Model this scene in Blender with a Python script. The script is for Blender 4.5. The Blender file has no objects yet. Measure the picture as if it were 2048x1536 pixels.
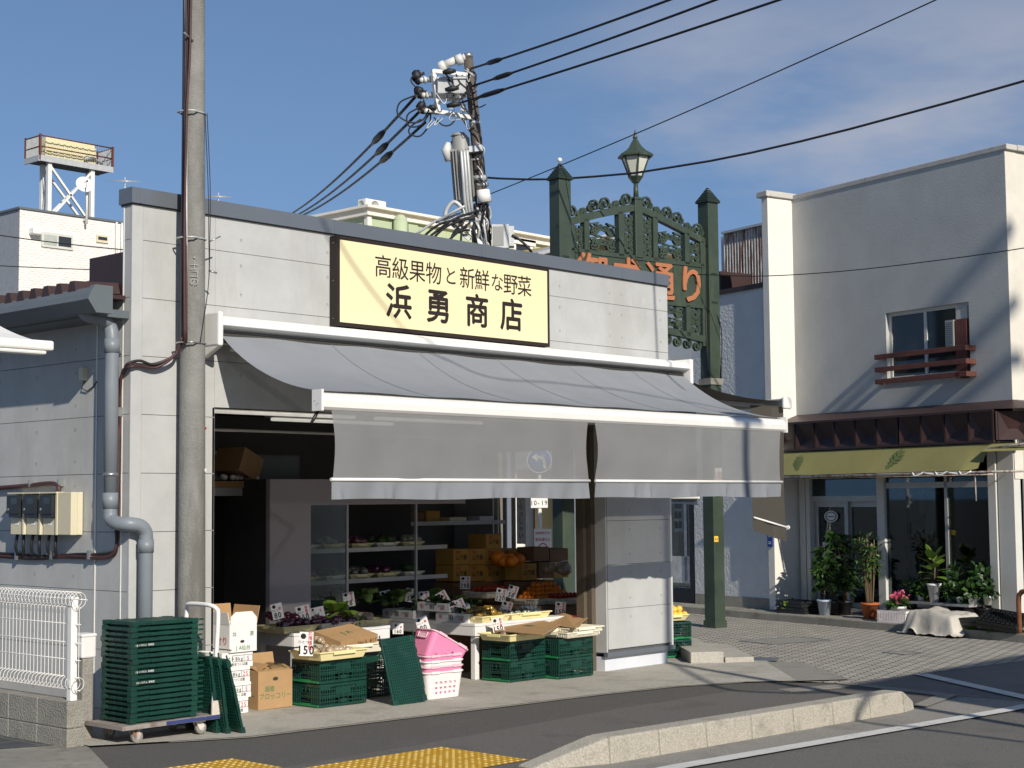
import bpy, bmesh, math, random
from mathutils import Vector as V, Matrix, Euler, noise as mnoise
random.seed(11)
R = math.radians
S = bpy.context.scene
COL = S.collection
# ---------------------------------------------------------------- camera (x along the shop front, y into the shop, z up)
FPX, PITCH, ROLL, YAW = 3114.39, 0.0746331, -0.0083178, 0.7481900
_u = V((math.sin(YAW), math.cos(YAW), 0)); _v = V((-math.cos(YAW), math.sin(YAW), 0))
def _w(a): return V((_u.dot(a), _v.dot(a), a.z))
_up0 = V((0, -math.sin(PITCH), math.cos(PITCH)))
FW = _w(V((0, math.cos(PITCH), math.sin(PITCH))))
RT = _w(V((math.cos(ROLL), 0, 0)) + _up0 * math.sin(ROLL))
UP = _w(V((-math.sin(ROLL), 0, 0)) + _up0 * math.cos(ROLL))
CAM = V((-6.785, -10.316, 1.775))
cd = bpy.data.cameras.new('camera'); cam = bpy.data.objects.new('camera', cd); COL.objects.link(cam)
cd.sensor_width = 36; cd.lens = FPX / 2048 * 36; cd.clip_start = .1; cd.clip_end = 3000
cam.matrix_world = Matrix(((RT.x, UP.x, -FW.x, CAM.x), (RT.y, UP.y, -FW.y, CAM.y), (RT.z, UP.z, -FW.z, CAM.z), (0, 0, 0, 1)))
S.camera = cam
# ---------------------------------------------------------------- light
SUND = V((.39, 1, -.60)).normalized()          # the way the sunlight travels
sl = bpy.data.lights.new('sun', 'SUN'); so = bpy.data.objects.new('sun', sl); COL.objects.link(so)
sl.energy = 5.0; sl.angle = R(.5); sl.color = (1, .93, .82)
so.rotation_euler = SUND.to_track_quat('-Z', 'Y').to_euler(); so.location = (-10, -20, 30)
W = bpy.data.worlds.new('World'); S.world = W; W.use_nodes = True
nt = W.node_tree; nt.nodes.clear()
def wn(t, **k):
    n = nt.nodes.new(t)
    for a, b in k.items(): setattr(n, a, b)
    return n
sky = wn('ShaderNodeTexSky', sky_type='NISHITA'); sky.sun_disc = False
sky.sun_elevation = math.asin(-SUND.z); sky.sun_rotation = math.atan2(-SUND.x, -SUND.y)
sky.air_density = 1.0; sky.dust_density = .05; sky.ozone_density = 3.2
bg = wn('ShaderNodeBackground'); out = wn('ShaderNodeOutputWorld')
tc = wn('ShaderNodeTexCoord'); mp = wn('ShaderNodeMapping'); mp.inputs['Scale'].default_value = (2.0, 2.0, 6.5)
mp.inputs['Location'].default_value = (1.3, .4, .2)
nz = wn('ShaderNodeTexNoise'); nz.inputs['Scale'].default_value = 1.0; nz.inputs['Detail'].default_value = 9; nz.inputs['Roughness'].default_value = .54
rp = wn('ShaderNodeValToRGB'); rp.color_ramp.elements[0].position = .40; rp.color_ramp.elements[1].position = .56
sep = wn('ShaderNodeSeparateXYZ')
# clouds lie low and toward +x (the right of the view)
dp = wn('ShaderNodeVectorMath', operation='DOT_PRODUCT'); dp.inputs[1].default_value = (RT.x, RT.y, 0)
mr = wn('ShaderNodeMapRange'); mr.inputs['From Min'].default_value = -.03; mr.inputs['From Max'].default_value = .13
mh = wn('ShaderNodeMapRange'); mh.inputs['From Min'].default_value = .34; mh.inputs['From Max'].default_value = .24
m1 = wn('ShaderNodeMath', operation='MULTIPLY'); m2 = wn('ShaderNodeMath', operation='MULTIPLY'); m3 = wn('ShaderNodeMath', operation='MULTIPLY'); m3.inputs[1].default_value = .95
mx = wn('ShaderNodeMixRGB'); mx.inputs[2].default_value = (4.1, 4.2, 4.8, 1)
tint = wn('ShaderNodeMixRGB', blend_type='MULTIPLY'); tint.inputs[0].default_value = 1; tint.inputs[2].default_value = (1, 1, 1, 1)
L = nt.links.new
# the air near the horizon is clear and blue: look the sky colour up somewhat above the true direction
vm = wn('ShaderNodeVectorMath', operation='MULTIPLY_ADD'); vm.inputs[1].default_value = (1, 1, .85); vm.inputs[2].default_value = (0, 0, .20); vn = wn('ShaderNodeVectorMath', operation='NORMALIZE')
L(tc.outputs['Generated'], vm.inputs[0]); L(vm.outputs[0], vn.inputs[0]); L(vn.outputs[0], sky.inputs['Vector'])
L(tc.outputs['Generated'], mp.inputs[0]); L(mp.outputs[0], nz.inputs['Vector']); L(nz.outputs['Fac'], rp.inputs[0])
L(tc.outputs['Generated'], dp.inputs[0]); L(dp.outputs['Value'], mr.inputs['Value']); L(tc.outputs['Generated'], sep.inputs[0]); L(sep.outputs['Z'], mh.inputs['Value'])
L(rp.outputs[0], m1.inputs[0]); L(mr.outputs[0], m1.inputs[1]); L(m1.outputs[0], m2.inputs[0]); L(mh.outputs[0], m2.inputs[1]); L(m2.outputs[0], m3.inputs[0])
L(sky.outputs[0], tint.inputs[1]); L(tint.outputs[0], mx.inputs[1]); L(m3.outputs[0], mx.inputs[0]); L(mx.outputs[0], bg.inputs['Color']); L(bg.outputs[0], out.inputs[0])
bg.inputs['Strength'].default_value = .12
S.view_settings.view_transform = 'Standard'; S.view_settings.look = 'None'; S.view_settings.exposure = -0.08; S.view_settings.gamma = 1
S.render.engine = 'CYCLES'
S.cycles.max_bounces = 8; S.cycles.transparent_max_bounces = 16
try: S.cycles.use_denoising = True
except Exception: pass

# ---------------------------------------------------------------- placing: a photo pixel (2048 x 1536) as a view line, met with a real plane
def ray(px, py): return FW + RT * ((px - 1024) / FPX) - UP * ((py - 768) / FPX)
def at(px, py, x=None, y=None, z=None):
    d = ray(px, py)
    t = (x - CAM.x) / d.x if x is not None else (y - CAM.y) / d.y if y is not None else (z - CAM.z) / d.z
    return CAM + d * t
def dep(px, py, t): return CAM + ray(px, py) * t
def atp(px, py, P, n):
    d = ray(px, py); return CAM + d * ((V(P) - CAM).dot(n) / d.dot(n))
GA, GB = .0645, .0117
def gz(x): return min(.10, max(0, GA - GB * x))    # the street falls gently toward the side street
def gp(px, py, h=0):
    d = ray(px, py); t = (GA + h - GB * CAM.x - CAM.z) / (d.z + GB * d.x); p = CAM + d * t
    return p if p.x < 5.51 else at(px, py, z=h)

# ---------------------------------------------------------------- materials
MATS = {}
def mat(n, c, r=.65, v=.10, s=6, b=0.0, bs=80, m=0, stain=None, spec=.4, sy=1, sz=1, coat=0, em=0):
    """c base colour; v soft variation of it at scale s; b bump at scale bs; stain=(colour, scale, threshold, amount)"""
    M = bpy.data.materials.new(n); M.use_nodes = True; t = M.node_tree; P = t.nodes['Principled BSDF']; l = t.links.new
    P.inputs['Roughness'].default_value = r; P.inputs['Metallic'].default_value = m; P.inputs['Specular IOR Level'].default_value = spec
    if coat: P.inputs['Coat Weight'].default_value = coat; P.inputs['Coat Roughness'].default_value = .12
    tcn = t.nodes.new('ShaderNodeTexCoord'); mpn = t.nodes.new('ShaderNodeMapping'); mpn.inputs['Scale'].default_value = (1, sy, sz); l(tcn.outputs['Object'], mpn.inputs[0])
    N = t.nodes.new('ShaderNodeTexNoise'); N.inputs['Scale'].default_value = s; N.inputs['Detail'].default_value = 6; N.inputs['Roughness'].default_value = .65; l(mpn.outputs[0], N.inputs['Vector'])
    ra = t.nodes.new('ShaderNodeMapRange'); ra.inputs['From Min'].default_value = .3; ra.inputs['From Max'].default_value = .7; l(N.outputs['Fac'], ra.inputs['Value'])
    mi = t.nodes.new('ShaderNodeMixRGB'); l(ra.outputs[0], mi.inputs[0])
    mi.inputs[1].default_value = (*[k * (1 - v) for k in c], 1); mi.inputs[2].default_value = (*[min(1, k * (1 + v)) for k in c], 1)
    o = mi.outputs[0]
    if stain:
        sc, ss, th, am = stain[:4]
        N2 = t.nodes.new('ShaderNodeTexNoise'); N2.inputs['Scale'].default_value = ss; N2.inputs['Detail'].default_value = 8; N2.inputs['Roughness'].default_value = .7
        mp2 = t.nodes.new('ShaderNodeMapping'); l(tcn.outputs['Object'], mp2.inputs[0]); mp2.inputs['Location'].default_value = (3.1, 7.7, 1.3); mp2.inputs['Scale'].default_value = stain[4] if len(stain) > 4 else (1, 1, 1); l(mp2.outputs[0], N2.inputs['Vector'])
        r2 = t.nodes.new('ShaderNodeMapRange'); r2.inputs['From Min'].default_value = th; r2.inputs['From Max'].default_value = th + .12; r2.inputs['To Max'].default_value = am; l(N2.outputs['Fac'], r2.inputs['Value'])
        m2_ = t.nodes.new('ShaderNodeMixRGB'); l(r2.outputs[0], m2_.inputs[0]); l(o, m2_.inputs[1]); m2_.inputs[2].default_value = (*sc, 1); o = m2_.outputs[0]
    l(o, P.inputs['Base Color'])
    if em: l(o, P.inputs['Emission Color']); P.inputs['Emission Strength'].default_value = em
    if b:
        N3 = t.nodes.new('ShaderNodeTexNoise'); N3.inputs['Scale'].default_value = bs; N3.inputs['Detail'].default_value = 4; l(tcn.outputs['Object'], N3.inputs['Vector'])
        B = t.nodes.new('ShaderNodeBump'); B.inputs['Strength'].default_value = b; B.inputs['Distance'].default_value = .02; l(N3.outputs['Fac'], B.inputs['Height']); l(B.outputs[0], P.inputs['Normal'])
    MATS[n] = M; return M
def brickmat(n, c1, c2, cm, bw, rh, ms, r=.5, b=.4, wav=0, rot=(0, 0, 0), var=.3, off=.5):
    M = bpy.data.materials.new(n); M.use_nodes = True; t = M.node_tree; P = t.nodes['Principled BSDF']; l = t.links.new; P.inputs['Roughness'].default_value = r
    tcn = t.nodes.new('ShaderNodeTexCoord'); mpn = t.nodes.new('ShaderNodeMapping'); mpn.inputs['Rotation'].default_value = rot; l(tcn.outputs['Object'], mpn.inputs[0]); vec = mpn.outputs[0]
    if wav:   # wavy joints of interlocking pavers
        sx = t.nodes.new('ShaderNodeSeparateXYZ'); l(vec, sx.inputs[0])
        def sn(sock, fr, am):
            a = t.nodes.new('ShaderNodeMath'); a.operation = 'MULTIPLY'; a.inputs[1].default_value = fr; l(sock, a.inputs[0])
            q = t.nodes.new('ShaderNodeMath'); q.operation = 'SINE'; l(a.outputs[0], q.inputs[0])
            e = t.nodes.new('ShaderNodeMath'); e.operation = 'MULTIPLY'; e.inputs[1].default_value = am; l(q.outputs[0], e.inputs[0]); return e.outputs[0]
        ax = t.nodes.new('ShaderNodeMath'); l(sx.outputs['X'], ax.inputs[0]); l(sn(sx.outputs['Y'], 2 * math.pi / rh, wav), ax.inputs[1])
        ay = t.nodes.new('ShaderNodeMath'); l(sx.outputs['Y'], ay.inputs[0]); l(sn(sx.outputs['X'], 4 * math.pi / bw, wav), ay.inputs[1])
        cx = t.nodes.new('ShaderNodeCombineXYZ'); l(ax.outputs[0], cx.inputs[0]); l(ay.outputs[0], cx.inputs[1]); vec = cx.outputs[0]
    B = t.nodes.new('ShaderNodeTexBrick'); B.offset = off; l(vec, B.inputs['Vector']); B.inputs['Scale'].default_value = 1
    B.inputs['Color1'].default_value = (*c1, 1); B.inputs['Color2'].default_value = (*c2, 1); B.inputs['Mortar'].default_value = (*cm, 1)
    B.inputs['Brick Width'].default_value = bw; B.inputs['Row Height'].default_value = rh; B.inputs['Mortar Size'].default_value = ms; B.inputs['Mortar Smooth'].default_value = .2
    N = t.nodes.new('ShaderNodeTexNoise'); N.inputs['Scale'].default_value = 2.2; N.inputs['Detail'].default_value = 8; N.inputs['Roughness'].default_value = .7; l(tcn.outputs['Object'], N.inputs['Vector'])
    ra = t.nodes.new('ShaderNodeMapRange'); ra.inputs['From Min'].default_value = .3; ra.inputs['From Max'].default_value = .7; ra.inputs['To Min'].default_value = 1 - var; ra.inputs['To Max'].default_value = 1 + var; l(N.outputs['Fac'], ra.inputs['Value'])
    mu = t.nodes.new('ShaderNodeMixRGB'); mu.blend_type = 'MULTIPLY'; mu.inputs[0].default_value = 1; l(B.outputs['Color'], mu.inputs[1]); l(ra.outputs[0], mu.inputs[2]); l(mu.outputs[0], P.inputs['Base Color'])
    Bp = t.nodes.new('ShaderNodeBump'); Bp.inputs['Strength'].default_value = b; Bp.inputs['Distance'].default_value = .006; Bp.invert = True; l(B.outputs['Fac'], Bp.inputs['Height']); l(Bp.outputs[0], P.inputs['Normal'])
    MATS[n] = M; return M
def glassmat(n, tint=(.6, .65, .65), mixf=.75, rough=.02):
    M = bpy.data.materials.new(n); M.use_nodes = True; t = M.node_tree; t.nodes.clear(); l = t.links.new
    o = t.nodes.new('ShaderNodeOutputMaterial'); mx_ = t.nodes.new('ShaderNodeMixShader'); tr = t.nodes.new('ShaderNodeBsdfTransparent'); gl = t.nodes.new('ShaderNodeBsdfGlossy')
    tr.inputs[0].default_value = (*tint, 1); gl.inputs['Roughness'].default_value = rough; gl.inputs[0].default_value = (.9, .95, 1, 1)
    lw = t.nodes.new('ShaderNodeFresnel'); lw.inputs[0].default_value = 1.5
    mm = t.nodes.new('ShaderNodeMath'); mm.operation = 'MULTIPLY'; mm.inputs[1].default_value = mixf; l(lw.outputs[0], mm.inputs[0]); l(mm.outputs[0], mx_.inputs[0]); l(tr.outputs[0], mx_.inputs[1]); l(gl.outputs[0], mx_.inputs[2]); l(mx_.outputs[0], o.inputs[0])
    MATS[n] = M; return M
def clothmat(n, c, transp, transl=.3, weave=700):
    """sun-screen fabric: diffuse, some light through it and an open weave"""
    M = bpy.data.materials.new(n); M.use_nodes = True; t = M.node_tree; t.nodes.clear(); l = t.links.new
    o = t.nodes.new('ShaderNodeOutputMaterial'); d = t.nodes.new('ShaderNodeBsdfDiffuse'); tl = t.nodes.new('ShaderNodeBsdfTranslucent'); tr = t.nodes.new('ShaderNodeBsdfTransparent')
    a = t.nodes.new('ShaderNodeMixShader'); b = t.nodes.new('ShaderNodeMixShader'); a.inputs[0].default_value = transl; b.inputs[0].default_value = transp
    tcn = t.nodes.new('ShaderNodeTexCoord'); N = t.nodes.new('ShaderNodeTexNoise'); N.inputs['Scale'].default_value = 3; N.inputs['Detail'].default_value = 6; l(tcn.outputs['Object'], N.inputs['Vector'])
    mi = t.nodes.new('ShaderNodeMixRGB'); l(N.outputs['Fac'], mi.inputs[0]); mi.inputs[1].default_value = (*[k * .9 for k in c], 1); mi.inputs[2].default_value = (*[k * 1.1 for k in c], 1)
    l(mi.outputs[0], d.inputs[0]); l(mi.outputs[0], tl.inputs[0])
    N2 = t.nodes.new('ShaderNodeTexNoise'); N2.inputs['Scale'].default_value = 5; N2.inputs['Detail'].default_value = 3; l(tcn.outputs['Object'], N2.inputs['Vector'])
    B = t.nodes.new('ShaderNodeBump'); B.inputs['Strength'].default_value = .25; B.inputs['Distance'].default_value = .03; l(N2.outputs['Fac'], B.inputs['Height']); l(B.outputs[0], d.inputs['Normal'])
    l(d.outputs[0], a.inputs[1]); l(tl.outputs[0], a.inputs[2]); l(a.outputs[0], b.inputs[1]); l(tr.outputs[0], b.inputs[2]); l(b.outputs[0], o.inputs[0])
    MATS[n] = M; return M

mat('panel', (.455, .46, .448), .8, .09, 2.6, .12, 160, stain=((.385, .38, .355), 1.6, .50, .55, (1, 1, .30)))
mat('joint', (.10, .10, .10), .9)
mat('tie_hole', (.30, .295, .28), .9)
mat('plinth', (.62, .64, .68), .8, .05, 3, .08, 90)
mat('cap_metal', (.17, .19, .215), .38, .06, 2, m=.35)
mat('asphalt', (.150, .145, .133), .93, .42, 75, .5, 160, stain=((.10, .096, .088), 1.5, .54, .55))
mat('asphalt_walk', (.112, .106, .095), .93, .40, 85, .5, 170, stain=((.14, .132, .118), 1.2, .56, .5))
mat('asphalt_old', (.145, .136, .122), .93, .42, 80, .5, 150, stain=((.10, .094, .084), 1.8, .55, .6))
mat('asphalt_lane', (.17, .165, .155), .93, .16, 1.1, .4, 200, stain=((.10, .10, .10), 4, .55, .5))
mat('apron', (.43, .405, .35), .9, .20, 45, .3, 150, stain=((.27, .255, .215), 2.2, .50, .6))
mat('gutter_concrete', (.27, .255, .225), .92, .32, 70, .35, 150, stain=((.17, .16, .14), 2.0, .53, .6))
mat('granite', (.43, .395, .325), .85, .34, 75, .6, 120, stain=((.22, .20, .165), 3.5, .54, .6))
mat('old_concrete', (.28, .265, .225), .93, .2, 2.2, .6, 90, stain=((.13, .122, .10), 3.2, .52, .6))
mat('block', (.30, .285, .24), .95, .16, 3, .8, 70, stain=((.12, .115, .095), 2.6, .54, .7))
mat('white_line', (.62, .61, .57), .8, .1, 6, .3, 160, stain=((.18, .18, .17), 14, .58, .8))
mat('tactile', (.50, .285, .025), .75, .12, 6, .2, 120, stain=((.32, .21, .05), 3, .55, .6))
brickmat('slate_tile', (.045, .05, .055), (.06, .065, .07), (.16, .16, .15), .30, .30, .008, .6, .3, off=0)
brickmat('pavers', (.32, .30, .255), (.37, .345, .295), (.06, .055, .05), .24, .125, .0095, .9, .6, wav=.016, rot=(0, 0, R(-14)), var=.18)
brickmat('facade_tile', (.74, .68, .62), (.66, .60, .55), (.86, .82, .77), .22, .075, .018, .5, .2, var=.06, rot=(R(90), 0, 0))
mat('white_metal', (.80, .785, .74), .45, .04, 3, stain=((.6, .57, .5), 4, .62, .4))
mat('white_paint', (.78, .765, .72), .6, .06, 4, .05, 60, stain=((.52, .48, .40), 3, .6, .5))
mat('cloth_dark', (.06, .055, .047), .9, .1, 3)
clothmat('canopy_cloth', (.29, .305, .325), 0.02, .12)
clothmat('mesh_cloth', (.32, .325, .325), .16, .32)
clothmat('hem_cloth', (.26, .275, .295), 0.0, .15)
clothmat('brown_cloth', (.085, .078, .066), .02, .2)
clothmat('skylit_cloth', (.22, .26, .33), .05, .3)  # bluish sky light on the inner valance is put into this colour
mat('sign_yellow', (.85, .75, .44), .5, .02, 2)
mat('ink', (.022, .014, .012), .6)
mat('ink_red', (.55, .03, .05), .6)
mat('ink_green', (.10, .22, .10), .7)
mat('ink_white', (.78, .78, .75), .7)
mat('paper', (.82, .80, .77), .7, .03, 5)
mat('card_back', (.6, .58, .55), .8)
mat('pole_concrete', (.225, .222, .205), .9, .22, 3, .35, 60, stain=((.12, .115, .10), 2.2, .5, .75, (1, 1, .18)))
mat('faded_print', (.36, .355, .33), .9, .25, 30)
mat('steel', (.45, .46, .46), .35, .1, 8, m=.8)
mat('galv', (.52, .53, .52), .5, .12, 7, m=.3, stain=((.30, .17, .09), 5, .66, .6))
mat('pvc', (.20, .225, .25), .42, .05, 3, stain=((.28, .29, .29), 2, .6, .4))
mat('gutter_metal', (.125, .145, .155), .45, .06, 3)
mat('brown_metal', (.045, .024, .022), .42, .12, 4, stain=((.075, .036, .03), 3, .56, .6))
mat('black_rubber', (.018, .018, .02), .55, .1, 9)
mat('cable_brown', (.07, .028, .028), .5, .2, 9)
mat('cream', (.66, .60, .43), .55, .05, 3)
mat('smoke_plastic', (.025, .027, .03), .25)
mat('green_crate', (.006, .046, .032), .42, .22, 5, .05, 60, stain=((.03, .085, .065), 7, .60, .6), spec=.5)
mat('green_lid', (.02, .20, .07), .4, .1, 5)
mat('pink', (.80, .25, .42), .35, .04, 4)
mat('basket_white', (.80, .73, .71), .4, .03, 4)
mat('yellow_tray', (.80, .70, .36), .45, .05, 5)
mat('cream_tray', (.83, .78, .62), .45, .05, 5)
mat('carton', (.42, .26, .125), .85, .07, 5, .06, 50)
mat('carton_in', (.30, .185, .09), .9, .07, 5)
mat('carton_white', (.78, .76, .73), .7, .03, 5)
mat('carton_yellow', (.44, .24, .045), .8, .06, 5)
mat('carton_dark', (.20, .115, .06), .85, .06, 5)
mat('white_board', (.74, .72, .70), .55, .04, 3)
mat('partition', (.40, .36, .36), .6, .04, 2)
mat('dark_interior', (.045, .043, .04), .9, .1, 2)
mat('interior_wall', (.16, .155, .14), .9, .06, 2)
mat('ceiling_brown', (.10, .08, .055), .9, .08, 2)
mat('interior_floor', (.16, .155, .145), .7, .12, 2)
mat('shelf_white', (.45, .45, .43), .5)
mat('deck_worn', (.30, .27, .24), .7, .2, 4, stain=((.13, .07, .04), 9, .52, .8))
mat('deck_blue', (.035, .05, .16), .6, .2, 6, stain=((.30, .27, .24), 12, .56, .8))
clothmat('banner_cloth', (.8, .8, .78), 0, .55)
mat('wood', (.32, .18, .07), .7, .15, 4, sz=8)
mat('lamp_diffuser', (.9, .88, .80), .5, em=.55)
mat('tile_wall', (.74, .67, .60), .5)
mat('side_gray', (.30, .32, .35), .8)
mat('green_wall', (.44, .51, .33), .8, .04, 1)
mat('cream_trim', (.80, .76, .66), .7, .04, 1)
mat('ochre_wall', (.42, .30, .12), .8, .05, 1)
mat('stucco', (.47, .47, .445), .95, .09, 1.4, .16, 40, stain=((.44, .44, .43), 1.2, .56, .5, (1, 1, .25)))
mat('stucco_white', (.76, .73, .655), .9, .05, 2, .25, 60, stain=((.52, .42, .27), 1.5, .60, .7, (1, 1, .3)))
mat('stucco_rough', (.66, .665, .65), .95, .05, 3, .6, 22)
mat('coping', (.50, .48, .44), .9, .12, 3, .2, 60, stain=((.20, .14, .09), 3, .56, .7))
mat('rust', (.17, .06, .025), .8, .3, 6)
mat('rusty_steel', (.58, .52, .45), .7, .2, 4, stain=((.21, .065, .025), 3.0, .49, .9, (4, 4, .5)))
mat('rusty_white', (.66, .62, .53), .75, .08, 3, stain=((.26, .10, .035), 1.6, .57, .85, (1.2, 1.2, .35)))
mat('redwood', (.13, .045, .033), .7, .2, 5, .2, 40)
mat('olive_cloth', (.24, .225, .085), .9, .07, 2.5, .1, 30, stain=((.22, .205, .06), 2, .56, .5))
mat('leaf_print', (.09, .135, .045), .9)
mat('arch_green', (.045, .064, .046), .45, .18, 4, stain=((.075, .095, .06), 2.5, .55, .6, (2, 2, .3)))
mat('arch_dark', (.018, .03, .022), .5, .1, 4)
mat('orange_letter', (.41, .16, .075), .6, .08, 5)
mat('lamp_glass', (.62, .62, .52), .35)
mat('alu', (.42, .42, .40), .4, .05, 3, m=.4)
mat('alu_white', (.62, .61, .56), .5, .05, 3)
mat('terracotta', (.46, .13, .04), .8, .08, 4)
mat('pot_blue', (.40, .46, .56), .4)
mat('pot_white', (.74, .74, .72), .4)
mat('pot_black', (.02, .02, .022), .5)
mat('black_plastic', (.018, .019, .02), .4)
mat('leaf', (.035, .080, .014), .45, .35, 14, spec=.5)
mat('leaf_dark', (.022, .058, .012), .4, .35, 14, spec=.5)
mat('leaf_light', (.115, .19, .028), .45, .3, 12)
mat('stem', (.14, .10, .055), .8, .2, 10)
mat('petal', (.62, .12, .20), .6, .2, 12)
mat('tarp', (.50, .465, .40), .55, .1, 3, .3, 12, stain=((.33, .30, .25), 2.2, .55, .6))
mat('blue_plate', (.015, .05, .25), .4)
mat('sign_blue', (.02, .10, .42), .4)
mat('mandarin', (.78, .22, .012), .45, .10, 9, .15, 120, spec=.5)
mat('citrus_yellow', (.80, .52, .07), .45, .12, 9)
mat('tomato', (.45, .05, .015), .3, .15, 6)
mat('onion', (.44, .20, .075), .45, .2, 8)
mat('potato', (.36, .25, .15), .8, .2, 8)
mat('purple_veg', (.085, .012, .035), .25, .5, 16, spec=.8, coat=.8)
mat('bag_film', (.43, .32, .21), .2, .4, 14, .6, 22, coat=.6, spec=.6)
mat('bag_gold', (.26, .15, .015), .2, .6, 12, coat=1)
mat('cabbage', (.14, .23, .05), .5, .3, 8, .3, 14)
mat('greens_dark', (.03, .06, .015), .5, .5, 14)
mat('black_frame', (.012, .012, .013), .4)
mat('red_plastic', (.42, .02, .02), .4)
mat('ceramic', (.62, .62, .58), .3)
mat('pole_brown', (.105, .085, .07), .75, .2, 6, stain=((.22, .20, .17), 5, .6, .5))
mat('transformer', (.30, .30, .28), .5, .08, 4, stain=((.26, .15, .08), 4, .60, .7, (2, 2, .5)))
mat('roof_dark', (.05, .028, .027), .5, .1, 3)
mat('tank', (.74, .66, .40), .6, .05, 3)
glassmat('glass', (.5, .53, .53), .45); glassmat('glass_clear', (.8, .83, .82), .55)
mat('frosted', (.42, .44, .40), .5)
mat('window_dark', (.03, .035, .035), .08, .1, 2, spec=.6)
mat('poster', (.60, .60, .58), .8, .25, 9)
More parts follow.
